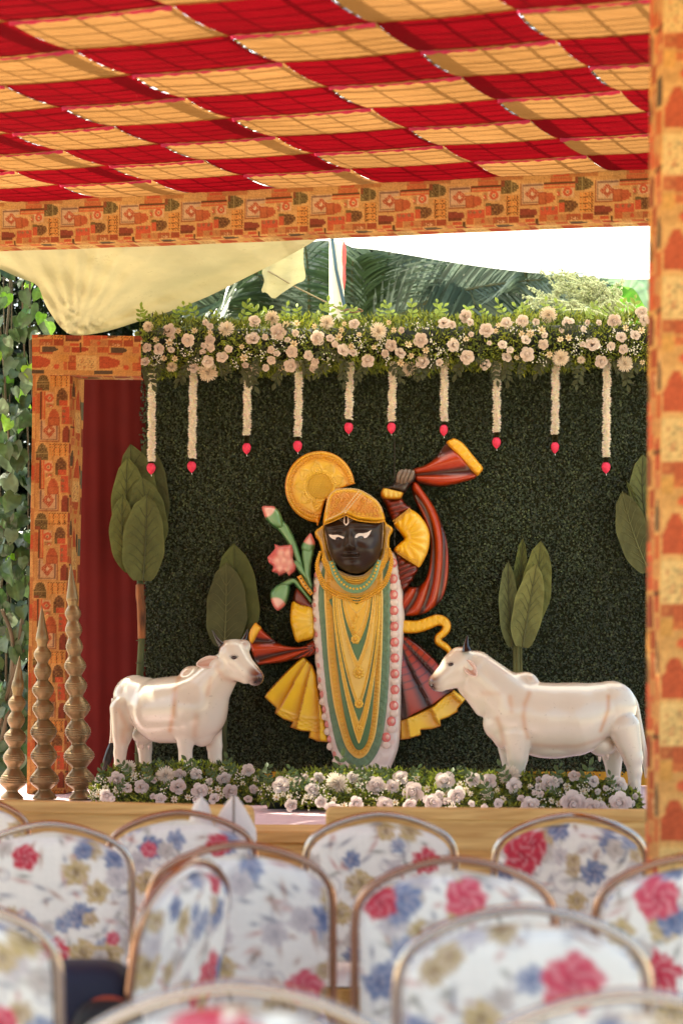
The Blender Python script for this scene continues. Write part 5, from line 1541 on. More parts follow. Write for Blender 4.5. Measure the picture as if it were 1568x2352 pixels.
# ---- body: garland border, green band, gold band, jewelled panel
bodyL = [(476, 822), (450, 850), (425, 880), (418, 920), (404, 960), (402, 1000), (394, 1040), (398, 1080), (390, 1130), (400, 1190), (395, 1240), (408, 1300), (405, 1350), (416, 1420), (416, 1480), (428, 1540), (430, 1600), (447, 1670), (450, 1730), (466, 1790), (470, 1830), (484, 1890), (492, 1940), (505, 2000), (524, 2060), (545, 2110), (590, 2140), (640, 2170), (650, 2270)]
bodyR = [(880, 2270), (885, 2165), (915, 2090), (940, 2010), (952, 1900), (956, 1780), (960, 1640), (966, 1440), (972, 1300), (978, 1200), (972, 1120), (966, 1000), (948, 900), (928, 825), (898, 788), (876, 800), (870, 860), (800, 900), (700, 940), (640, 935), (560, 900), (505, 850)]
bp = TBA(bodyL + bodyR)
def blobs(x, y):
    """pink and cream petals painted along the garland"""
    k = (y - 1270) / 13.5
    ph = np.where(x > 820, k, k + .3)
    q = np.abs((ph % 2) - 1)
    return smooth01((q - .42) * 2.6)
def body_h(x, y, d):
    return .005 * np.abs(np.sin((y - 1296) / 36 * math.pi + .8)) * (d < 34) * smooth01(d / 6)
def body_c(x, y, d):
    m = blobs(x, y) * np.where(x > 820, np.exp(-((d - 17) / 8.5) ** 2), np.exp(-((d - 5) / 7) ** 2)) * smooth01((1725 - y) / 30.0)
    return mixc(mixc(S(222, 202, 186), S(226, 214, 204), smooth01(d / 12)), S(226, 176, 164), np.clip(m * .5, 0, 1))
rl('body', bp, .05, .045, 16, body_h, body_c, res=3.2)
for k in range(13):                  # moulded petal cups down both sides of the garland
    y = 1296 + k * 36
    x = np.interp(y, [1290, 1500, 1600, 1640, 1680, 1720], [900, 905, 905, 901, 891, 873])
    if y > 1725: continue
    for dx, dy, rx, ry, cc in ((0, 0, 10.5, 11.5, S(220, 118, 110)), (2.5, -1, 5, 6, S(232, 186, 170)), (0, 17.5, 10, 8.5, S(232, 212, 196))):
        v, f = sphere_geo(st3(x + dx, y + dy, .101 + (.003 if rx == 5 else 0)), 1, 12, 7, (rx / SPP, .007, ry / SPP))
        link('garland_petal', MB().add(v, f, cc).mesh('garland_petal', [M_ENAM]), statue)
for k in range(13):
    y = 1322 + k * 34
    x = np.interp(y, [1290, 1340, 1400, 1500, 1600, 1700, 1750], [731, 726, 725, 732, 741, 758, 778])
    for dx, dy, rx, ry, cc in ((0, 0, 6.5, 8.5, S(220, 140, 132)), (0, 17, 7.5, 9, S(232, 212, 194))):
        v, f = sphere_geo(st3(x + dx, y + dy, .082), 1, 12, 7, (rx / SPP, .014, ry / SPP))
        link('garland_petal', MB().add(v, f, cc).mesh('garland_petal', [M_ENAM]), statue)
greenp = TBA([(485, 860), (455, 930), (442, 1020), (438, 1120), (448, 1240), (458, 1360), (468, 1480), (480, 1600), (494, 1720), (512, 1830), (532, 1930), (560, 2030), (600, 2090), (640, 2125), (690, 2142), (745, 2128), (790, 2075), (822, 2010), (842, 1930), (858, 1820), (872, 1680), (882, 1500), (888, 1300), (890, 1120), (888, 1000), (884, 900), (872, 850), (700, 960), (560, 920)])
rl('green_band', greenp, .098, .012, 5, lambda x, y, d: .0022 * np.sin(x * 1.7 + np.sin(y)) * np.sin(y * 1.5), lambda x, y, d: mixc(S(112, 140, 108), S(96, 128, 92), smooth01(d / 8)), res=3.0, m=M_ENAMR)
goldp = TBA([(500, 870), (478, 940), (474, 1040), (476, 1120), (484, 1240), (494, 1400), (506, 1540), (526, 1700), (546, 1800), (572, 1900), (606, 2005), (648, 2062), (690, 2084), (735, 2062), (766, 2010), (792, 1940), (812, 1800), (824, 1640), (832, 1480), (838, 1300), (840, 1120), (838, 1000), (838, 900), (820, 850), (700, 950), (580, 920)])
rl('gold_band', goldp, .112, .003, 4, lambda x, y, d: .005 * np.exp(-((d - 3.2) / 1.1) ** 2) + .005 * np.exp(-((d - 15) / 1.1) ** 2) + .003 * np.sin(y * .75) * (np.abs(d - 9) < 4), lambda x, y, d: mixc(S(242, 198, 100), S(230, 170, 54), smooth01(d / 9)), res=2.6)
inn = TBA([(526, 1085), (526, 1150), (534, 1250), (544, 1400), (560, 1540), (580, 1690), (604, 1830), (636, 1950), (668, 2018), (694, 2030), (722, 2014), (748, 1960), (768, 1850), (782, 1700), (790, 1560), (796, 1400), (798, 1250), (800, 1150), (800, 1085)])
tB = lambda y: (y - 1388.4) / .3646
necks_ = [(8, 44), (60, 58), (186, 70), (250, 84), (365, 96), (425, 108), (610, 118), (650, 124), (742, 131), (772, 134), (866, 138)]
xc0 = lambda yb: 676 + 14 * np.clip(yb / 700, 0, 1)
def vlev(x, y):
    """index of the outermost necklace a point lies inside"""
    X = (x - 571.7) / .3646; Yb = tB(y)
    lev = np.full(len(x), len(necks_))
    for k in range(len(necks_) - 1, -1, -1):
        yb, w = necks_[k]; t = np.clip((Yb + 60) / (yb + 60), 0, 1)
        hw = 1.06 * w * np.clip(1 - t ** 1.7, 0, 1) ** .86
        lev = np.where((np.abs(X - xc0(Yb)) < hw) & (Yb < yb), k, lev)
    return lev
vcol_ = [S(84, 130, 84), S(238, 188, 54), S(236, 182, 48), S(232, 178, 58), S(84, 124, 74), S(234, 182, 54), S(238, 198, 96), S(230, 178, 62), S(80, 122, 74), S(230, 176, 52), S(234, 180, 50), S(78, 118, 72)]
def inn_c(x, y, d):
    return np.array(vcol_)[np.minimum(vlev(x, y), 11)]
def inn_h(x, y, d):
    l = vlev(x, y)
    return np.where(np.isin(l, (0, 4, 8, 11)), -.004, .002)
rl('jewelled_panel', inn, .127, .003, 4, inn_h, inn_c, res=2.2)
mb = MB()
for k, (yb, w) in enumerate(necks_):
    t = np.linspace(0.02, 1, 46)
    Yb = -60 + t * (yb + 60)
    hw = 1.06 * w * np.clip(1 - t ** 1.7, 0, 1) ** .86
    L_ = np.stack([xc0(Yb) - hw, Yb], -1); R_ = np.stack([xc0(Yb) + hw, Yb], -1)
    path = np.vstack([L_, R_[::-1]])
    r = (1.5, 1.35, 1.6, 1.2, 1.7, 1.2, 1.5, 1.3, 1.3, 1.4, 1.6)[k]
    beads(mb, TB(path), r * 1.2, .131 + .003 * (k % 2), r * 2.0, S(242, 204, 104) if k % 3 else S(238, 192, 64))
link('necklace', mb.mesh('necklace', [M_ENAM]), statue, kind='stuff')
def pendant(x, y, r, n=9):
    mb = MB()
    c = TB((x, y))
    for k in range(n):
        a = k * 6.283 / n
        v, f = sphere_geo(st3(c[0] + r * .72 * math.cos(a), c[1] + r * .72 * math.sin(a), .137), r * .36 / SPP, 7, 5, (1, .8, 1)); mb.add(v, f, S(240, 194, 74))
    v, f = sphere_geo(st3(c[0], c[1], .139), r * .5 / SPP, 9, 6, (1, .9, 1)); mb.add(v, f, S(232, 172, 48))
    link('pendant', mb.mesh('pendant', [M_ENAM]), statue)
for q in ((668, 222, 10), (660, 105, 6.5), (655, 150, 6.5), (668, 180, 6), (688, 430, 13), (690, 622, 10), (692, 780, 8), (676, 80, 5), (690, 395, 6)):
    pendant(*q)
mb = MB()
for k in range(46):                  # rosettes round the gold band
    t = k / 46.
    pth = goldp
pth = resample(catmull(TBA([(502, 1060), (506, 1240), (520, 1440), (540, 1600), (562, 1750), (596, 1900), (634, 2010), (692, 2052), (746, 2010), (780, 1900), (800, 1750), (812, 1560), (818, 1400), (820, 1200), (820, 1060)]), 6, False), 9.5, closed=False)
for q in pth:
    for a in range(6):
        v, f = sphere_geo(st3(q[0] + 2.6 * math.cos(a * 1.047), q[1] + 2.6 * math.sin(a * 1.047), .1275), 1.0 / SPP, 5, 4); mb.add(v, f, S(242, 200, 92))
    v, f = sphere_geo(st3(q[0], q[1], .128), 1.5 / SPP, 6, 4); mb.add(v, f, S(238, 188, 64))
link('band_rosette', mb.mesh('band_rosette', [M_ENAM]), statue, kind='stuff')
# collars under the chin
mb = MB()
def collar(off, r, col, hgt, n=14):
    pts = [(478 - off * .2, 800), (500 - off * .5, 860 + off * .3), (560 - off * .5, 925 + off * .75), (640, 955 + off), (720, 950 + off), (790 + off * .4, 905 + off * .7), (838 + off * .4, 840 + off * .2), (850 + off * .2, 780)]
    p = catmull(TA(pts), 8, False)
    q = resample(p, r * 1.7, closed=False)
    for k, c in enumerate(q):
        v, f = sphere_geo(st3(c[0], c[1], hgt), r / SPP, 6, 5, (1, .9, .85)); mb.add(v, f, np.array(col) * R.uniform(.88, 1.1))
for off, r, col in ((-6, 1.9, S(176, 146, 112)), (6, 2.0, S(222, 180, 92)), (18, 2.2, S(236, 182, 60)), (31, 2.2, S(230, 172, 50)), (45, 2.2, S(234, 180, 58)), (58, 2.0, S(222, 164, 48)), (118, 2.4, S(232, 170, 44)), (133, 2.8, S(236, 174, 48)), (150, 3.0, S(232, 170, 44))):
    collar(off, r, col, .135)
link('collar_rope', mb.mesh('collar_rope', [M_ENAM]), statue, kind='stuff')
gc = catmull(TA([(520, 855), (548, 940), (600, 1005), (665, 1030), (730, 1010), (782, 945), (812, 850)]), 8, False)
tg = np.gradient(gc, axis=0); nrm = np.stack([-tg[:, 1], tg[:, 0]], -1); nrm /= np.linalg.norm(nrm, axis=1, keepdims=True)
hw = np.interp(np.linspace(0, 1, len(gc)), [0, .2, .5, .8, 1], [6, 8, 10, 8, 6])[:, None]
rl('green_collar', np.vstack([gc + nrm * hw, (gc - nrm * hw)[::-1]]), .138, .006, 4, None, lambda x, y, d: mixc(S(140, 170, 130), S(104, 146, 104), smooth01(d / 3)), res=2.4, curve=False)
mb = MB()
for c in resample(gc[2:-2], 8.0, closed=False):
    v, f = sphere_geo(st3(c[0], c[1], .146), 2.9 / SPP, 8, 5, (1, .6, 1)); mb.add(v, f, S(232, 182, 42))
link('collar_stud', mb.mesh('collar_stud', [M_ENAM]), statue, kind='stuff')

# ---- face
face = TA([(478, 630), (560, 600), (612, 575), (680, 604), (760, 615), (836, 612), (838, 690), (832, 770), (808, 850), (762, 898), (702, 928), (640, 930), (580, 900), (530, 850), (503, 780), (486, 700)])
def gs(x, y, a, b, sx, sy, rot=0.0):
    c = TA((a, b)); dx, dy = x - c[0], y - c[1]
    ca, sa = math.cos(rot), math.sin(rot)
    u, v = dx * ca + dy * sa, -dx * sa + dy * ca
    return np.exp(-(u / (sx * .3646)) ** 2 - (v / (sy * .3646)) ** 2)
def face_h(x, y, d):
    h = .030 * gs(x, y, 660, 760, 150, 190)
    h += .022 * gs(x, y, 628, 765, 30, 34) + .016 * gs(x, y, 630, 715, 19, 55) + .009 * gs(x, y, 606, 778, 15, 14) + .009 * gs(x, y, 654, 778, 15, 14)
    h -= .007 * gs(x, y, 555, 712, 48, 24) + .007 * gs(x, y, 706, 706, 58, 26)
    h += .006 * gs(x, y, 548, 676, 50, 12, .1) + .007 * gs(x, y, 708, 662, 64, 13, -.05)
    h += .008 * gs(x, y, 545, 645, 62, 8, -.1) + .009 * gs(x, y, 712, 633, 72, 9, .02)
    h += .012 * gs(x, y, 545, 795, 55, 50) + .015 * gs(x, y, 748, 795, 60, 58)
    h += .010 * gs(x, y, 636, 818, 36, 7) + .011 * gs(x, y, 640, 842, 28, 9) - .007 * gs(x, y, 638, 829, 40, 4) - .005 * gs(x, y, 594, 826, 7, 9) - .006 * gs(x, y, 686, 822, 8, 9)
    h += .012 * gs(x, y, 650, 884, 40, 24) - .004 * gs(x, y, 632, 800, 8, 12)
    return h * 1.9
rl('face', face, .115, .05, 26, lambda x, y, d: face_h(x, y, d), None, base=S(27, 20, 17), res=1.6, m=mat('black_satin_paint', S(46, 31, 22), rough=0.36, spec=0.4, var=0.05))
M_WP = mat('white_paint', S(236, 222, 212), rough=0.45)
def face_surf(x, y):
    """height of the face front at a point"""
    p = np.stack([np.atleast_1d(x), np.atleast_1d(y)], -1)
    o = resample(catmull(face, 6), 2.0)
    d = seg_dist(p, o)
    return .115 + .05 * np.sqrt(np.maximum(1 - (1 - np.clip(d / 26, 0, 1)) ** 2, 0)) + face_h(p[:, 0], p[:, 1], d)
def decal(name, poly, m, lift=.0015, res=1.3, curve=True):
    o = TA(poly)
    V, F, C = relief(o, res, lambda x, y, h: st3(x, y, face_surf(x, y) + h - .004), .004 + lift, .0004, 2, curve=curve)
    return link(name, mesh_np(name, V, F, None, [m]), statue)
decal('eye', [(503, 694), (530, 699), (558, 698), (582, 706), (600, 714), (592, 726), (578, 717), (562, 711), (550, 716), (544, 729), (526, 722), (512, 710)], M_WP, curve=False)
decal('eye', [(768, 668), (742, 684), (716, 690), (688, 690), (670, 700), (663, 719), (677, 719), (690, 709), (704, 706), (718, 710), (722, 721), (738, 716), (754, 698)], M_WP, curve=False)
M_PUP = mat('pupil_paint', S(34, 14, 10), rough=.25)
decal('pupil', [(548, 716), (562, 711), (576, 717), (572, 727), (560, 730), (549, 727)], M_PUP)
decal('pupil', [(691, 709), (704, 706), (717, 711), (714, 722), (702, 725), (690, 721)], M_PUP)
tp = catmull(TA([(600, 582), (600, 610), (600, 626), (611, 638), (623, 626), (623, 610), (622, 582)]), 5, False)
mbt = MB().tube(st3(tp[:, 0], tp[:, 1], face_surf(tp[:, 0], tp[:, 1]) + .001), .0036, 8)
link('forehead_mark', mbt.mesh('forehead_mark', [M_WP]), statue)
mbt = MB()
for a, b, n in (((567, 601), (592, 620), 6), ((575, 594), (594, 608), 5), ((632, 620), (654, 603), 6), ((630, 608), (646, 597), 5)):
    for t in np.linspace(0, 1, n):
        c = TA((a[0] + (b[0] - a[0]) * t, a[1] + (b[1] - a[1]) * t))
        v, f = sphere_geo(st3(c[0], c[1], face_surf(c[0], c[1])[0]), .0016, 5, 4); mbt.add(v, f)
link('forehead_dot', mbt.mesh('forehead_dot', [M_WP]), statue, kind='stuff')
# ---- ear ornaments and headdress
for pl_ in (TA([(476, 632), (440, 648), (418, 668), (420, 700), (440, 728), (452, 770), (462, 820), (455, 850), (490, 880), (528, 868), (505, 790), (488, 710)]),
            TA([(842, 600), (868, 622), (895, 640), (903, 662), (884, 705), (880, 760), (886, 800), (876, 850), (850, 880), (800, 870), (826, 800), (838, 720)])):
    rl('ear_ornament', pl_, .09, .035, 10, lambda x, y, d: .006 * np.sin(x * 1.1 + np.sin(y * .7) * 2) * np.sin(y * .9) * smooth01(d / 4), lambda x, y, d: mixc(S(230, 172, 48), S(190, 148, 92), smooth01((d - 3) / 6)), res=1.8, m=M_ENAM)
mb = MB()
for path in (TA([(479, 640), (486, 700), (503, 780), (530, 852)]), TA([(838, 620), (838, 690), (831, 770), (806, 852)]), TA([(832, 640), (832, 700), (824, 772)])):
    beads(mb, path, 1.7, .135, 3.1, S(190, 160, 124))
link('face_beads', mb.mesh('face_beads', [M_ENAM]), statue, kind='stuff')
tur = TA([(484, 520), (500, 455), (540, 418), (620, 410), (690, 418), (760, 452), (815, 498), (842, 555), (850, 608), (800, 617), (740, 612), (670, 602), (612, 574), (560, 598), (520, 615), (470, 632), (474, 570)])
def tur_h(x, y, d):
    a, b = TA((612, 570)), TA((700, 440))
    dx, dy = b - a; L = math.hypot(dx, dy)
    sd = ((x - a[0]) * dy - (y - a[1]) * dx) / L
    h = .010 * np.exp(-(np.abs(sd) / 9) ** 4) * (y < TA((0, 590))[1])
    h += .012 * gs(x, y, 752, 520, 62, 44) + .008 * gs(x, y, 560, 500, 60, 50)
    h += .0035 * np.sin(x * .9 + 1.5 * np.sin(y * .35)) * np.sin(y * .8 + np.sin(x * .3)) * (np.abs(sd) > 9) * (d > 8)
    h += .006 * np.exp(-((d - 6) / 2.0) ** 2)
    return h * 1.5
def tur_c(x, y, d):
    c = mixc(S(224, 144, 40), S(222, 154, 56), .5 + .5 * np.sin(x * .25) * np.sin(y * .21))
    c = mixc(S(238, 182, 52), c, smooth01((d - 6) / 7))
    return mixc(S(190, 98, 24), c, smooth01(d / 3.5))
rl('headdress', tur, .155, .05, 20, tur_h, tur_c, res=1.9)
mb = MB()
for path, r in ((TA([(606, 566), (650, 510), (700, 450)]), 1.7), (TA([(590, 560), (634, 503), (684, 440)]), 1.6), (TA([(490, 560), (494, 520), (510, 462), (548, 426)]), 1.3), (TA([(552, 424), (620, 420), (690, 428), (756, 462), (806, 506), (834, 560)]), 1.4),
                (TA([(486, 612), (540, 590), (606, 556)]), 1.4)):
    beads(mb, catmull(np.array(path), 6, False), r * 1.35, .238, r * 3.0, S(222, 186, 132))
beads(mb, catmull(TA([(618, 580), (672, 606), (740, 617), (800, 621), (846, 612)]), 6, False), 2.3, .185, 4.4, S(222, 162, 42))
beads(mb, catmull(TA([(474, 634), (520, 618), (560, 600), (606, 578)]), 6, False), 2.0, .185, 4.0, S(222, 162, 42))
for k in range(7):
    c = TA((665 + 25 * k, 566 + 10 * math.sin(k * .55)))
    for a in range(8):
        v, f = sphere_geo(st3(c[0] + 3.0 * math.cos(a * .785), c[1] + 3.0 * math.sin(a * .785), .213), .9 / SPP, 5, 4); mb.add(v, f, S(242, 200, 78))
    v, f = sphere_geo(st3(c[0], c[1], .214), 1.7 / SPP, 6, 4); mb.add(v, f, S(240, 188, 58))
for c in ((736, 512), (768, 520), (796, 530), (720, 490), (560, 500), (540, 520), (575, 480), (545, 480), (520, 540)):
    q = TA(c)
    for a in range(6):
        v, f = sphere_geo(st3(q[0] + 4 * math.cos(a * 1.05 + c[0]), q[1] + 3 * math.sin(a * 1.05 + c[0]), .222), 1.5 / SPP, 6, 4); mb.add(v, f, S(238, 178, 64))
link('headdress_bead', mb.mesh('headdress_bead', [M_ENAM]), statue, kind='stuff')

# ---- lotus spray
def tapered(name, pts, ws_, thick, bulge, c0, c1, parent=None):
    p = catmull(TA(pts), 6, False)
    tg = np.gradient(p, axis=0); n_ = np.stack([-tg[:, 1], tg[:, 0]], -1); n_ /= np.linalg.norm(n_, axis=1, keepdims=True)
    hw = np.interp(np.linspace(0, 1, len(p)), np.linspace(0, 1, len(ws_)), ws_)[:, None] * .3646
    return rl(name, np.vstack([p + n_ * hw, (p - n_ * hw)[::-1]]), thick, bulge, 8, None, edge_glow(c1, c0, 6), curve=False, res=2.2, parent=parent)
G0, G1 = S(62, 104, 56), S(112, 156, 104)
tapered('lotus_stem', [(150, 590), (215, 640), (270, 730), (310, 830), (350, 940), (398, 1050)], [30, 32, 26, 24, 20, 12], .07, .03, G0, G1)
tapered('lotus_stem', [(390, 740), (372, 800), (368, 880), (372, 950), (395, 1020)], [22, 40, 26, 20, 10], .085, .03, G0, G1)
tapered('lotus_stem', [(215, 1010), (280, 975), (320, 1010), (360, 1060), (395, 1110)], [26, 20, 18, 14, 10], .075, .03, G0, G1)
tapered('lotus_stem', [(262, 880), (300, 870), (335, 910), (380, 985)], [14, 26, 22, 12], .08, .03, G0, G1)
def bud_(pl_, tipdir, cut):
    q = TA(pl_); tip = TA(tipdir); far = max(np.hypot(*(q - tip).T))
    rl('lotus_bud', q, .085, .04, 14, None, lambda x, y, d: mixc(mixc(S(216, 120, 112), S(232, 184, 168), smooth01((d - 3) / 6)), mixc(G0, G1, smooth01(d / 8)), smooth01((np.hypot(x - tip[0], y - tip[1]) - cut) / 5)), res=2.2)
bud_([(88, 512), (125, 508), (162, 512), (195, 540), (216, 590), (220, 640), (195, 650), (150, 632), (112, 590), (96, 555)], (108, 520), 20)
bud_([(385, 680), (405, 705), (418, 745), (405, 790), (385, 810), (350, 800), (330, 770), (345, 730)], (392, 692), 20)
bud_([(178, 1160), (150, 1120), (138, 1060), (160, 1020), (205, 992), (258, 1000), (256, 1060), (235, 1120), (205, 1150)], (172, 1150), 22)
lo = TA([(120, 830), (150, 795), (168, 775), (163, 746), (200, 758), (245, 752), (275, 748), (284, 790), (280, 840), (304, 880), (292, 915), (258, 946), (238, 925), (190, 945), (182, 925), (148, 920), (158, 885), (128, 862)])
def lo_h(x, y, d):
    h = 0
    for a, b in ((205, 800), (250, 800), (180, 850), (225, 850), (265, 860), (200, 900), (245, 910)):
        h = h + .010 * gs(x, y, a, b, 20, 28)
    return h
rl('lotus_flower', lo, .09, .03, 10, lo_h, lambda x, y, d: mixc(S(204, 96, 92), S(234, 180, 158), np.clip(lo_h(x, y, d) / .011, 0, 1) ** 1.5), curve=False, res=2.0)
tapered('lotus_clasp', [(318, 945), (350, 1000), (398, 1062)], [14, 16, 12], .105, .015, AMB, S(222, 172, 70))
mb = MB()
for k in range(5):
    c = TA((330 + 14 * k, 965 + 21 * k)); v, f = sphere_geo(st3(c[0], c[1], .121), 1.9 / SPP, 6, 4); mb.add(v, f, S(96, 48, 24))
link('clasp_stud', mb.mesh('clasp_stud', [M_ENAM]), statue)

# ================================================================== cow statues
def cow_map(xa, ya, Yc):
    """flat survey coordinates of a cow -> world, at the cow's own place and size"""
    o = P(xa, ya, Yc); s = Yc / K
    return lambda p: np.stack([o.x + (p[:, 0] - xa) * s, Yc + p[:, 2] * s, o.z - (p[:, 1] - ya) * s], -1)
M_COW = mat('cow_enamel', vcol=True, rough=0.2, spec=0.5, coat=0.6, specks=.3, var=0.035, vscale=7, bump=.04, bscale=20)
M_HORN = mat('black_horn', S(30, 20, 18), rough=0.2, coat=.5, var=.2)
M_HAIR = mat('black_tail_hair', S(20, 16, 16), rough=0.35, var=.3, bump=.6, bscale=30, stretch=(1, 1, .2))
M_EYE = mat('painted_eye', S(46, 26, 20), rough=.2, coat=.6)
M_HOOF = mat('hoof_brown', S(96, 66, 50), rough=.5)
def cow(label, tr, prims, ell, streaks, muzzle, brown_pts, Yc, anchor, horns, ears, eye, tail, teats, res, k, sc):
    mp = cow_map(anchor[0], anchor[1], Yc)
    tz = lambda p: np.stack([tr(p[:, 0], p[:, 1])[0], tr(p[:, 0], p[:, 1])[1], p[:, 2] * sc], -1)
    pr = []
    for a, b, r1, r2 in prims:
        A, B = tz(np.array([a], float))[0], tz(np.array([b], float))[0]
        pr.append((A, B, r1 * sc, r2 * sc))
    lo = np.min([np.minimum(A - r1, B - r2) for A, B, r1, r2 in pr], 0) - 4
    hi = np.max([np.maximum(A + r1, B + r2) for A, B, r1, r2 in pr], 0) + 4
    def sdf(p):
        d = None
        for A, B, r1, r2 in pr:
            q = sd_cone(p, A, B, r1, r2)
            d = q if d is None else smin(d, q, k)
        for (c, rx, ry, rz) in ell:
            C0 = tz(np.array([c], float))[0]
            e = (p - C0) / np.array((rx, ry, rz)) / sc
            L = np.linalg.norm(e, axis=1)
            q = (L - 1) * min(rx, ry, rz) * sc
            d = smin(d, q, k * .7)
        return d
    V, F = surface_nets(sdf, lo, hi, res)
    fl = mp(V)
    # outward faces
    c = np.zeros((len(V), 3)); c[:] = S(220, 212, 196)
    zx = (V - 0)
    base_c = S(206, 160, 122)
    for pts, w, amt in streaks:
        pz = np.array([tr(*q) for q in pts], float)
        dd = seg_dist(V[:, :2], pz, closed=False)
        c = mixc(c, base_c, .85 * amt * np.exp(-(dd / (w * sc)) ** 2) * (V[:, 2] < np.percentile(V[:, 2], 62)))
    for (q, w, colr, amt) in brown_pts:
        C0 = tz(np.array([q], float))[0]
        dd = np.linalg.norm(V - C0, axis=1)
        c = mixc(c, colr, amt * np.exp(-(dd / (w * sc)) ** 4))
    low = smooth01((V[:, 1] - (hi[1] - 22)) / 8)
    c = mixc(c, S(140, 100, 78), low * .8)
    t = thing('cow_statue', (mp(np.array([[anchor[0], anchor[1], 0]]))[0][0], Yc, FLOOR), label, 'cow statue', 'painted cow statues')
    body = link('body', mesh_np('body', fl, [F], c, [M_COW]), t)
    def zt(pts):
        return mp(tz(np.array(pts, float)))
    mpp = Yc / K
    for pts, r0 in horns:
        p = catmull(np.array(pts, float), 5, False)
        link('horn', MB().tube(zt(p), np.linspace(r0 * sc * mpp, .0012, len(p)), 10).mesh('horn', [M_HORN]), t)
    for base, tip, w, nrm_ in ears:
        b, e_ = zt([base])[0], zt([tip])[0]
        ax = e_ - b; L = np.linalg.norm(ax); ax /= L
        n_ = np.array(nrm_, float); n_ -= ax * (n_ @ ax); n_ /= np.linalg.norm(n_)
        sd = np.cross(ax, n_)
        s = np.linspace(0, 1, 10); pw = w * sc * mpp * np.sin(np.pi * (.12 + .86 * s)) ** .7
        G = np.array([[b + ax * L * s[i] + sd * pw[i] * q + n_ * (-.5 * pw[i] * (1 - q * q)) for q in np.linspace(-1, 1, 9)] for i in range(10)])
        C = np.broadcast_to(np.array(S(206, 164, 146)), G.shape).copy(); C[:, [0, 1, 7, 8]] = S(228, 206, 192)
        Gb = G - n_ * .006
        mb = MB().grid(G, C).grid(Gb[:, ::-1], np.broadcast_to(np.array(S(230, 210, 196)), G.shape))
        ring = np.concatenate([G[:, 0], G[-1, 1:-1], G[::-1, -1]]); mb.tube(ring, .0035, 6, S(228, 204, 190))
        link('ear', mb.mesh('ear', [M_COW]), t)
    for q, r in eye:
        c0 = zt([q])[0]
        v, f = sphere_geo(c0, r * sc * mpp, 10, 7, (1.35, .6, .8))
        e = link('eye', MB().add(v, f).mesh('eye', [M_EYE]), t)
        mb = MB()
        for a in np.linspace(-2.9, -.25, 8):
            d = np.array((math.cos(a) * 1.3, 0, -math.sin(a) * .8)) * r * sc * mpp
            mb.tube([c0 + d * .95 + (0, -.002, 0), c0 + d * 1.7 + (0, -.001, 0)], .0008, 4)
        for a in np.linspace(.3, 2.9, 7):
            d = np.array((math.cos(a) * 1.3, 0, -math.sin(a) * .8)) * r * sc * mpp
            mb.tube([c0 + d * .95 + (0, -.002, 0), c0 + d * 1.5 + (0, -.001, 0)], .0006, 4)
        link('eyelash', mb.mesh('eyelash', [M_HORN]), e)
    p = catmull(np.array(tail[0], float), 5, False)
    tl = link('tail', MB().tube(zt(p), np.interp(np.linspace(0, 1, len(p)), np.linspace(0, 1, len(tail[1])), np.array(tail[1]) * sc * mpp), 10, S(222, 212, 196)).mesh('tail', [M_COW]), t)
    if tail[2]:
        p = catmull(np.array(tail[2], float), 5, False)
        link('tail_tuft', MB().tube(zt(p), np.interp(np.linspace(0, 1, len(p)), np.linspace(0, 1, len(tail[3])), np.array(tail[3]) * sc * mpp), 12).mesh('tail_tuft', [M_HAIR]), tl)
    for q in teats:
        c0 = zt([q])[0]
        link('teat', MB().tube([c0 + (0, 0, .012), c0, c0 - (0, 0, .011)], [.0075, .0065, .003], 8, S(232, 212, 200)).mesh('teat', [M_COW]), t)
    nz_ = muzzle
    for q in nz_:
        c0 = zt([q[:3]])[0]
        v, f = sphere_geo(c0, q[3] * sc * mpp, 9, 6, (1, .6, .75))
        link('nostril', MB().add(v, f).mesh('nostril', [mat('dark_nostril', S(40, 18, 12), rough=.4)]), t)
    return t
DB = S(92, 40, 22)
trL = lambda x, y: (196 + np.asarray(x) * .3021, 1388 + np.asarray(y) * .3021)
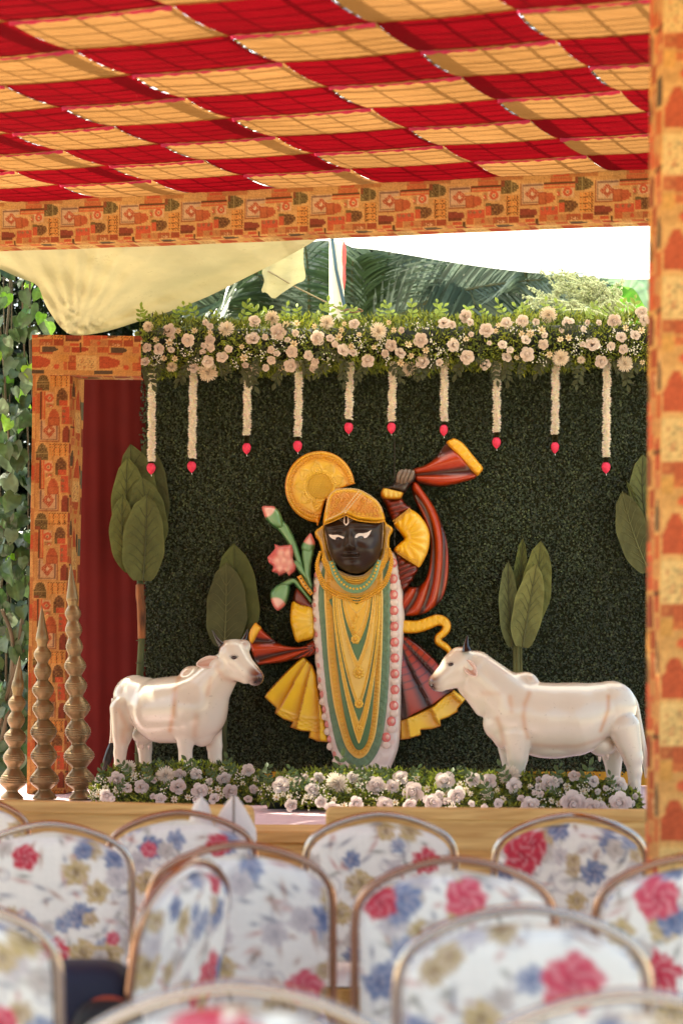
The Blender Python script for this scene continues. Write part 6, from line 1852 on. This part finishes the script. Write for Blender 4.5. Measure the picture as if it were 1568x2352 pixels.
cow('white painted cow statue on the left, turned to the statue with its head raised', trL,
    [((365, 705, 130), (600, 805, -40), 168, 232), ((600, 805, -40), (835, 790, -190), 250, 262), ((850, 760, -200), (905, 720, -230), 240, 200), ((915, 690, -235), (1075, 500, -335), 190, 128),
     ((860, 940, -220), (905, 985, -220), 110, 90), ((825, 566, -190), (905, 575, -205), 98, 112),
     ((1150, 385, -385), (1175, 420, -400), 112, 104), ((1175, 430, -410), (1312, 550, -490), 98, 66), ((1110, 470, -370), (1240, 555, -450), 92, 48), ((1100, 330, -370), (1225, 325, -380), 50, 52),
     ((292, 800, 40), (278, 1000, 20), 112, 74), ((278, 1000, 20), (262, 1130, 25), 70, 48), ((262, 1130, 25), (262, 1400, 20), 46, 47),
     ((405, 930, 250), (428, 1110, 250), 92, 56), ((428, 1110, 250), (437, 1400, 245), 52, 45),
     ((780, 850, -270), (784, 1040, -270), 112, 62), ((784, 1040, -270), (787, 1400, -270), 56, 46), ((950, 880, -120), (990, 1070, -120), 100, 60), ((990, 1070, -120), (1005, 1400, -120), 56, 48)],
    [((430, 1000, 140), 90, 70, 80)],
    [([(735, 560), (718, 650), (712, 740), (706, 830), (675, 950)], 22, .85), ([(985, 560), (960, 680)], 20, .45), ([(262, 800), (300, 880), (330, 950)], 20, .5), ([(880, 840), (860, 980)], 24, .5), ([(1030, 480), (1080, 560), (1200, 590)], 22, .5),
     ([(300, 560), (430, 528), (600, 540), (750, 548)], 26, .55), ([(770, 520), (830, 462), (900, 475)], 24, .55), ([(300, 960), (295, 1040)], 26, .6), ([(1180, 640), (1120, 760), (1060, 930), (950, 1060)], 26, .45)],
    [(1350, 575, -545, 15), (1318, 590, -552, 12)],
    [((1330, 545, -520), 76, S(104, 46, 24), 1.0), ((1345, 585, -530), 46, S(46, 20, 14), .9), ((1075, 330, -400), 60, S(176, 124, 96), .7), ((1232, 290, -420), 42, S(150, 104, 84), .6)],
    9.10, (420, 1815), [([(1062, 315, -400), (1030, 275, -405), (992, 205, -400)], 29), ([(1222, 285, -340), (1240, 240, -330), (1252, 195, -320)], 24)],
    [((1040, 428, -430), (880, 458, -400), 42, (.1, -1, .2))], [((1160, 408, -508), 17)],
    ([(205, 720, 170), (190, 860, 175), (188, 980, 170), (176, 1075, 165)], [26, 22, 19, 17], [(182, 1060, 165), (170, 1120, 163), (145, 1200, 160), (118, 1272, 158)], [17, 32, 33, 10]),
    [(393, 1078, 90), (430, 1088, 60), (472, 1092, 130)], 2.8, 6.0, .3021)
trR = lambda x, y: (963.7 + np.asarray(x) * .3542, 1388.4 + np.asarray(y) * .3542)
cow('white painted cow statue on the right, larger in view with its muzzle at the skirt', trR,
    [((1238, 662, 20), (1000, 742, 20), 168, 236), ((1000, 742, 20), (800, 735, 10), 236, 226), ((800, 735, 10), (640, 700, 0), 226, 208), ((575, 800, 0), (530, 770, 0), 142, 122),
     ((620, 545, 0), (685, 526, 0), 104, 90), ((580, 640, 0), (360, 425, -15), 182, 126), ((420, 590, 0), (330, 520, -10), 110, 90),
     ((262, 380, -30), (235, 400, -35), 106, 98), ((235, 410, -40), (112, 504, -75), 98, 60), ((235, 455, -40), (140, 518, -70), 94, 44), ((420, 640, 0), (330, 570, -5), 90, 50),
     ((625, 840, -90), (622, 985, -95), 104, 70), ((622, 985, -95), (617, 1095, -95), 64, 50), ((617, 1095, -95), (617, 1330, -95), 48, 46),
     ((590, 860, 110), (600, 1060, 110), 96, 54), ((600, 1060, 110), (600, 1330, 110), 50, 44),
     ((1310, 800, -70), (1365, 985, -85), 106, 64), ((1365, 985, -85), (1378, 1080, -85), 62, 46), ((1378, 1080, -85), (1372, 1330, -85), 42, 42),
     ((1262, 900, 130), (1272, 1070, 130), 96, 50), ((1272, 1070, 130), (1277, 1330, 130), 46, 42)],
    [((1185, 915, 30), 92, 70, 80), ((860, 940, 20), 190, 60, 120)],
    [([(1202, 595), (1196, 680), (1172, 750), (1150, 812)], 15, .9), ([(692, 575), (660, 640), (650, 720), (662, 800), (682, 855)], 17, .7), ([(568, 600), (576, 690)], 17, .5), ([(490, 735), (512, 800), (535, 900)], 16, .55), ([(400, 575), (500, 575)], 20, .35),
     ([(720, 905), (860, 915), (1000, 912), (1180, 862), (1240, 890)], 16, .45), ([(330, 275), (430, 350), (540, 438), (640, 440), (690, 430), (720, 480)], 18, .6), ([(740, 505), (950, 508), (1200, 494), (1330, 540)], 18, .5), ([(150, 345), (215, 295), (270, 275)], 18, .6),
     ([(280, 600), (380, 800), (540, 945)], 22, .45), ([(1240, 900), (1290, 970), (1320, 1040)], 16, .5)],
    [(74, 528, -118, 11)],
    [((66, 505, -85), 74, S(96, 48, 30), 1.0), ((66, 535, -95), 40, S(46, 22, 16), .9), ((290, 290, -70), 46, S(186, 132, 100), .55)],
    7.95, (1300, 1855), [([(296, 305, -110), (292, 262, -112), (302, 203, -108)], 34)],
    [((285, 372, -130), (352, 462, -170), 36, (-.35, -1, .1))], [((195, 390, -128), 15)],
    ([(1352, 556, 60), (1405, 640, 80), (1432, 760, 85), (1455, 900, 80), (1474, 1020, 80), (1480, 1130, 80)], [20, 20, 19, 21, 24, 10], None, None),
    [(1160, 1002, -30), (1216, 990, 0)], 2.8, 6.0, .3542)

# ================================================================== chairs
M_CHROME = mat('polished_steel_tube', S(196, 182, 172), rough=0.10, metal=1.0, var=0.05)
M_COPPER = mat('coppery_steel_tube', S(178, 140, 120), rough=0.12, metal=1.0, var=0.08)
M_FLOR = mat('floral_upholstery', vcol=True, rough=0.8, spec=0.2, var=0.04, sheen=.1)
def floral(x, y, seed, roses=()):
    """painted-rose print of the chair backs, x and y in metres"""
    q = np.random.default_rng(seed)
    c = np.empty((len(x), 3)); c[:] = S(240, 236, 232)
    n1 = np.sin(x * 210 + 3 * np.sin(y * 90)) * np.sin(y * 190 + 2 * np.sin(x * 130))
    for k in range(30):                   # grey scrolls
        a, b, r = q.uniform(-.24, .24), q.uniform(-.05, .5), q.uniform(.012, .03)
        d = np.hypot(x - a, y - b)
        c = mixc(c, S(176, 168, 176), .55 * np.exp(-((d - r) / .004) ** 2))
        c = mixc(c, S(196, 186, 190), .4 * (d < r * .4))
    for k in range(170):                   # leaves and sprigs
        a, b, t = q.uniform(-.26, .26), q.uniform(-.05, .52), q.uniform(0, 6.28)
        u = (x - a) * math.cos(t) + (y - b) * math.sin(t); v = -(x - a) * math.sin(t) + (y - b) * math.cos(t)
        m = np.exp(-(u / (.010 + .012 * (k % 3) / 2)) ** 2 - (v / .005) ** 2)
        c = mixc(c, (S(112, 108, 100), S(160, 108, 84), S(92, 96, 124), S(188, 120, 112))[k % 4], .75 * m)
    kinds = [(S(206, 70, 90), S(160, 30, 56), .052), (S(220, 120, 136), S(190, 64, 86), .036), (S(122, 136, 170), S(72, 84, 124), .034), (S(204, 180, 132), S(104, 78, 58), .034), (S(150, 160, 186), S(92, 104, 140), .028), (S(196, 174, 138), S(130, 96, 66), .026), (S(206, 198, 200), S(150, 144, 156), .030), (S(200, 192, 188), S(156, 140, 134), .026)]
    for k in range(42):
        col, dk, r = kinds[(0, 2, 3)[k] if k < 3 else 2 + k % 6]
        a, b = q.uniform(-.22, .22), q.uniform(-.02, .46)
        r *= q.uniform(.75, 1.15)
        d = np.hypot(x - a, y - b); t = np.arctan2(y - b, x - a)
        rim = r * (1 + .09 * np.sin(t * 5 + k) + .09 * np.sin(t * 8 + 2 * k) + .06 * np.sin(t * 17))
        m = smooth01((rim - d) / (r * .18))
        shade = .5 + .5 * np.sin(d / r * 13 + t * 2.0)
        cc = mixc(col, dk, np.clip(.25 * shade + .65 * np.exp(-(d / (r * .32)) ** 2), 0, 1))
        cc = mixc(cc, S(240, 222, 222), .28 * (np.sin(t * 7 + d / r * 9) > .55))
        c = c * (1 - m[:, None]) + cc * m[:, None]
    for a, b, r, pk in roses:
        col, dk = (S(214, 92, 112), S(176, 40, 70)) if pk else (S(202, 62, 82), S(150, 26, 50))
        d = np.hypot(x - a, y - b); t = np.arctan2(y - b, x - a)
        rim = r * (1 + .07 * np.sin(t * 5 + a * 90) + .05 * np.sin(t * 9) + .03 * np.sin(t * 19))
        m = smooth01((rim - d) / (r * .16))
        sh = .5 + .5 * np.sin(d / r * 12 + t * 2 + np.sin(t * 3))
        cc = mixc(col, dk, np.clip(.35 * sh + .5 * np.exp(-(d / (r * .3)) ** 2), 0, 1))
        cc = mixc(cc, S(238, 190, 196), .35 * (np.sin(t * 6 + d / r * 8) > .6))
        c = c * (1 - m[:, None]) + cc * m[:, None]
    return np.clip(c * (1 + .04 * n1[:, None]), 0, .9)
CH_OUT = np.array([(-.205, .42), (-.207, .56), (-.207, .70), (-.207, .775), (-.200, .816), (-.180, .847), (-.150, .868), (-.112, .886), (-.06, .902), (0, .910), (.06, .902), (.112, .886), (.150, .868), (.180, .847), (.200, .816), (.207, .775), (.207, .70), (.207, .56), (.205, .42)])
def lean(z):
    return -0.30 * max(z - .45, 0) * .55
def chair(label, apex, d, seed, yaw=0.0, tube=None, roses=()):
    x = (apex[0] - CX) / K * d
    roses = [((q[0] - apex[0]) / K * d, EYE - (q[1] - HY) / K * d - .46, q[2], q[3]) for q in roses]
    t = thing('banquet_chair', (x, d, 0), label, 'chair', 'floral banquet chairs in rows', local=True)
    # the chair faces +Y (towards the stage); the back is nearest the viewer
    tb = tube or M_CHROME
    p = catmull(CH_OUT, 5, False)
    path = np.array([(a, lean(z), z) for a, z in p])
    link('back_frame', MB().tube(path, .0088, 10, flat=.95).mesh('back_frame', [tb]), t)
    for sx in (-1, 1):
        link('leg', MB().tube([(sx * .205, 0, .43), (sx * .208, -.03, .2), (sx * .212, -.07, .0)], .0125, 8).mesh('leg', [tb]), t)
        link('leg', MB().tube([(sx * .205, .0, .42), (sx * .205, .36, .41), (sx * .205, .395, .38), (sx * .21, .42, .0)], .0125, 8).mesh('leg', [tb]), t)
    link('stretcher', MB().tube([(-.21, -.045, .14), (.21, -.045, .14)], .009, 8).mesh('stretcher', [tb]), t)
    # padded back
    nz_, nx_ = 60, 64
    zs = np.linspace(.50, .889, nz_)
    def halfw(z):
        q = np.interp(z, [.50, .515, .54, .60, .775, .81, .833, .853, .868, .881, .889], [.150, .175, .190, .196, .196, .190, .174, .146, .110, .060, .012])
        return q
    G = np.zeros((nz_, nx_, 3)); Gb = np.zeros((nz_, nx_, 3)); U = np.zeros((nz_, nx_)); W = np.zeros((nz_, nx_))
    for i, z in enumerate(zs):
        hwz = halfw(z)
        e = np.linspace(-1, 1, nx_)
        dome = (1 - np.abs(e) ** 6) * (1 - abs((z - .686) / .188) ** 8)
        dome = np.sqrt(np.clip(dome, 0, 1))
        G[i] = np.stack([e * hwz, lean(z) - .022 * dome - 0.006, np.full(nx_, z)], -1)
        Gb[i] = np.stack([e * hwz, lean(z) + .026 * dome - 0.006, np.full(nx_, z)], -1)
        U[i] = e * hwz; W[i] = z - .46
    cf_ = floral(U.ravel(), W.ravel(), seed, roses)
    mb = MB().grid(G[:, ::-1], cf_.reshape(nz_, nx_, 3)[:, ::-1]).grid(Gb, cf_)
    link('back_pad', mb.mesh('back_pad', [M_FLOR]), t)
    # seat
    sx_, sy_ = np.linspace(-1, 1, 24), np.linspace(0, 1, 24)
    A, B = np.meshgrid(sx_, sy_, indexing='ij')
    wv = .205 - .02 * (B ** 6)
    dome = np.sqrt(np.clip((1 - np.abs(A) ** 6) * (1 - np.abs(2 * B - 1) ** 8), 0, 1))
    A, B = A + 0, B + 0
    T_ = np.stack([A * wv, .02 + B * .40, .425 + .05 * dome], -1); Bt = np.stack([A * wv, .02 + B * .40, .425 - .012 * dome], -1)
    mb = MB().grid(T_, floral((A * wv).ravel(), (B * .4).ravel(), seed + 50)).grid(Bt[:, ::-1], S(120, 100, 90))
    link('seat', mb.mesh('seat', [M_FLOR]), t)
    t.rotation_euler = (0, 0, rad(yaw))
    # stand it so that the apex of the frame has its real height
    return t
def dist_for(y):
    # rear frame apex: .910 m high, 0.076 m nearer than the chair's origin
    return (EYE - .912) * K / (y - HY) + .075
CH = [((-75, 1826), 'floral banquet chair partly out of frame at the left edge, below the short spires', 11, 0, M_COPPER),
      ((420, 1864), 'floral banquet chair under the two white cushions', 12, 0, M_COPPER),
      ((872, 1868), 'floral banquet chair in front of the gap between the wooden settees', 13, 0, None),
      ((1302, 1870), 'floral banquet chair with a red rose at its upper left, beside the wrapped pole', 14, 0, None),
      ((122, 1890), 'big floral banquet chair at the left with a bright shining frame top', 15, 3, None),
      ((556, 1938), 'white-backed floral banquet chair with a pink rose at its lower right, centre left', 16, 0, M_COPPER),
      ((1040, 1972), 'floral banquet chair just behind the large front one, right of centre', 17, 0, M_COPPER),
      ((1580, 1966), 'floral banquet chair with a crimson rose, cut by the right edge', 18, 0, M_COPPER),
      ((1192, 2084), 'largest floral banquet chair at the right front with a soft pink rose', 19, 0, None),
      ((-125, 2062), 'floral banquet chair cut by the left edge in the near row, beside the dark bag', 20, 0, None),
      ((545, 2264), 'nearest floral banquet chair at the bottom centre, only its top rail in view', 21, 0, None),
      ((1425, 2282), 'nearest floral banquet chair at the bottom right corner, only its top rail in view', 22, 0, None)]
ROSES = {11: [(90, 1895, .03, 0), (-20, 1930, .04, 0)], 12: [(505, 1935, .036, 0), (350, 1945, .024, 1)], 13: [(1010, 2050, .03, 0)], 14: [(1195, 1955, .058, 0), (1215, 1930, .04, 0)], 15: [(68, 1962, .036, 0), (262, 2150, .02, 1)], 16: [(700, 2262, .045, 1)],
         17: [(1062, 2052, .046, 1), (868, 2060, .04, 0)], 18: [(1492, 2052, .05, 1)], 19: [(1300, 2240, .055, 1)], 20: [(20, 2330, .03, 1)], 21: [(470, 2345, .04, 1)], 22: []}
for (ap_, lab, seed, yaw, tb) in CH:
    chair(lab, ap_, dist_for(ap_[1]), seed, yaw, tb, ROSES[seed])
chair('floral banquet chair turned sideways in the middle of the left block, seen edge-on', (366, 1985), dist_for(1982), 31, 69, M_COPPER, [(420, 2290, .03, 0), (460, 2030, .03, 0)])

# ------------------------------------------------------------------ dark bag on the sideways chair
M_BAG = mat('black_bag_cloth', S(30, 28, 32), rough=.7, var=.2, bump=.3)
M_NAVY = mat('navy_bag_cloth', S(34, 36, 58), rough=.75, var=.2, bump=.3)
M_PIPING = mat('orange_piping', S(186, 74, 44), rough=.6)
bd = 3.62
bp_ = P(214, 2300, bd)
bag = thing('dark_backpack', (bp_.x, bd, .475), 'dark navy and black backpack with orange-red piping on a chair seat', 'backpack')
def blob_mesh(cx, cy, cz, rx, ry, rz, p=4.0, n=22):
    th = np.linspace(-np.pi / 2, np.pi / 2, n); ph = np.linspace(0, 2 * np.pi, 2 * n)
    A, B = np.meshgrid(th, ph, indexing='ij')
    sp = lambda v, e: np.sign(v) * np.abs(v) ** e
    e = 2 / p
    return np.stack([cx + rx * sp(np.cos(A), e) * sp(np.cos(B), e), cy + ry * sp(np.cos(A), e) * sp(np.sin(B), e), cz + rz * sp(np.sin(A), e)], -1)
link('bag_body', MB().grid(blob_mesh(bp_.x - .03, bd + .05, .475 + .125, .105, .08, .125, 4)).mesh('bag_body', [M_NAVY]), bag)
link('front_pocket', MB().grid(blob_mesh(bp_.x + .035, bd - .04, .475 + .095, .072, .05, .095, 3)).mesh('front_pocket', [M_BAG]), bag)
pp = [(bp_.x + .035 + .073 * math.cos(a), bd - .045, .475 + .095 + .096 * math.sin(a)) for a in np.linspace(-.3, math.pi + .3, 18)]
link('piping', MB().tube(pp, .006, 6).mesh('piping', [M_PIPING]), bag)
# the seat under it belongs to the sideways chair

# ------------------------------------------------------------------ white cushions on the chair before the settee
M_CUSH = mat('white_linen', S(226, 220, 216), rough=.85, var=.05, bump=.2, bscale=60)
def cushion(label, x, ytop, wpx, hpx, Y, kind):
    s = Y / K
    c = P(x, ytop + hpx / 2, Y)
    t = thing('cushion', (c.x, Y, c.z - hpx * s / 2), label, 'cushion', 'white cushions')
    n = 26
    th = np.linspace(0, 1, n); ph = np.linspace(0, 2 * np.pi, 2 * n)
    G = np.zeros((n, 2 * n, 3))
    for i, u in enumerate(th):
        z = c.z + hpx * s * (.5 - u)
        if kind == 'point':
            w = wpx * s / 2 * min(1, .08 + .92 * (u / .21) ** .8); dp = .07 * (0.1 + .9 * math.sin(math.pi * min(u * .8 + .05, 1)))
        else:
            w = wpx * s / 2 * min(1, math.sqrt(max(1 - (1 - min(u * 3.2, 1)) ** 2, 0)) + .02); dp = .06 * min(1, .2 + 2 * u)
        G[i] = np.stack([c.x + w * np.cos(ph) + (.012 * (1 - u) if kind == 'point' else 0), Y + dp * np.sin(ph), np.full(2 * n, z)], -1)
    link('cover', MB().grid(G).mesh('cover', [M_CUSH]), t)
    if kind == 'point':
        pth = [(c.x + .012 * (1 - u) + .02 * u, Y - .072 * (0.1 + .9 * math.sin(math.pi * min(u * .8 + .05, 1))), c.z + hpx * s * (.5 - u)) for u in np.linspace(0, 1, 14)]
        link('seam', MB().tube(pth, .0035, 6).mesh('seam', [mat('grey_piping', S(150, 138, 130), rough=.8)]), t)
    return t
CS = .475
yb = HY + (EYE - CS) * K / 5.22
cushion('rounded white cushion standing on the chair before the left settee', 462, 1829, 62, yb - 1829, 5.22, 'round')
cushion('pointed white cushion with a grey seam standing beside the rounded one', 528, 1828, 108, yb - 1828, 5.24, 'point')

# ------------------------------------------------------------------ wooden settees and step before the stage
def wood(name, c0, c1, sc=(1.2, 14, 14)):
    m = mat(name, c0, rough=.55, spec=.35, var=.04)
    t = m.node_tree; b = t.nodes['Principled BSDF']
    tc = nn(t, 'ShaderNodeTexCoord'); mp_ = nn(t, 'ShaderNodeMapping'); mp_.inputs['Scale'].default_value = sc
    t.links.new(tc.outputs['Object'], mp_.inputs[0])
    n1 = nn(t, 'ShaderNodeTexNoise'); n1.inputs['Scale'].default_value = 3.0; n1.inputs['Detail'].default_value = 6; n1.inputs['Distortion'].default_value = .6
    t.links.new(mp_.outputs[0], n1.inputs['Vector'])
    cr_ = nn(t, 'ShaderNodeValToRGB'); cr_.color_ramp.elements[0].position = .35; cr_.color_ramp.elements[0].color = (*c1, 1)
    cr_.color_ramp.elements[1].position = .66; cr_.color_ramp.elements[1].color = (*c0, 1)
    t.links.new(n1.outputs[0], cr_.inputs[0]); t.links.new(cr_.outputs[0], b.inputs['Base Color'])
    return m
M_WOOD = wood('oak_board', S(226, 186, 122), S(192, 146, 88))
def rbox(lo, hi, r=.02, n=4):
    """box with rounded vertical ends and top edge (profile in XZ extruded along Y, softened)"""
    x0, y0, z0 = lo; x1, y1, z1 = hi
    o = [(x0, z0)]
    for k in range(n + 1):
        a = math.pi - k * math.pi / 2 / n; o.append((x0 + r + r * math.cos(a), z1 - r + r * math.sin(a)))
    for k in range(n + 1):
        a = math.pi / 2 - k * math.pi / 2 / n; o.append((x1 - r + r * math.cos(a), z1 - r + r * math.sin(a)))
    o.append((x1, z0))
    m = len(o); v = []; b = .006
    for (y, sh) in ((y0, b), (y0 + b, 0), (y1 - b, 0), (y1, b)):
        cx_, cz_ = (x0 + x1) / 2, z0
        v += [(x + (sh if x < cx_ else -sh), y, z - (sh if z > z0 + .001 else 0)) for x, z in o]
    i = np.arange(4 * m).reshape(4, m); j = np.roll(i, -1, axis=1)
    q = np.stack([i[:-1], j[:-1], j[1:], i[1:]], -1).reshape(-1, 4)
    return v, [q, np.array([i[0][::-1]]), np.array([i[-1]])]
def settee(label, xa, xb, ya, yb_, Y):
    a, b = P(xa, ya, Y), P(xb, yb_, Y)
    zt_ = (a.z + b.z) / 2
    t = thing('wooden_settee', ((a.x + b.x) / 2, Y, 0), label, 'settee', 'wooden settees before the stage')
    tilt = (b.z - a.z) / (b.x - a.x)
    def board(name, z0, z1, y0, y1, r):
        v, f = rbox((a.x, y0, z0), (b.x, y1, z1), r)
        v = np.array(v); v[:, 2] += (v[:, 0] - (a.x + b.x) / 2) * tilt
        link(name, MB().add(v, f).mesh(name, [M_WOOD], False), t)
    board('back_board', zt_ - .135, zt_, Y, Y + .035, .03)
    board('top_rail', zt_ - .036, zt_ + .002, Y - .014, Y - .001, .02)
    board('seat_board', .40, .44, Y + .036, Y + .45, .02)
    board('back_slat', zt_ - .27, zt_ - .165, Y + .004, Y + .028, .02)
    for x in (a.x + .03, b.x - .03):
        for y in (Y + .018, Y + .42):
            link('leg', MB().box((x - .022, y - .016, 0), (x + .022, y + .016, .399 if y > Y + .1 else zt_ - .14)).mesh('leg', [M_WOOD], False), t)
settee('left wooden settee with a plain oak board back', -330, 584, 1829, 1851, 6.05)
settee('right wooden settee with a plain oak board back beside the pole', 748, 1640, 1853, 1861, 5.95)
sa = P(-400, 1908, 6.55)
t = thing('wooden_step', (0, 6.68, 0), 'long oak step along the front edge of the stage', 'step')
zt_ = EYE - (1909 - HY) / K * 6.55
link('tread', MB().add(*rbox((-2.3, 6.55, zt_ - .04), (2.6, 6.838, zt_), .008)).mesh('tread', [M_WOOD], False), t)
link('riser', MB().box((-2.28, 6.58, 0), (2.58, 6.60, zt_ - .042)).mesh('riser', [M_WOOD], False), t)
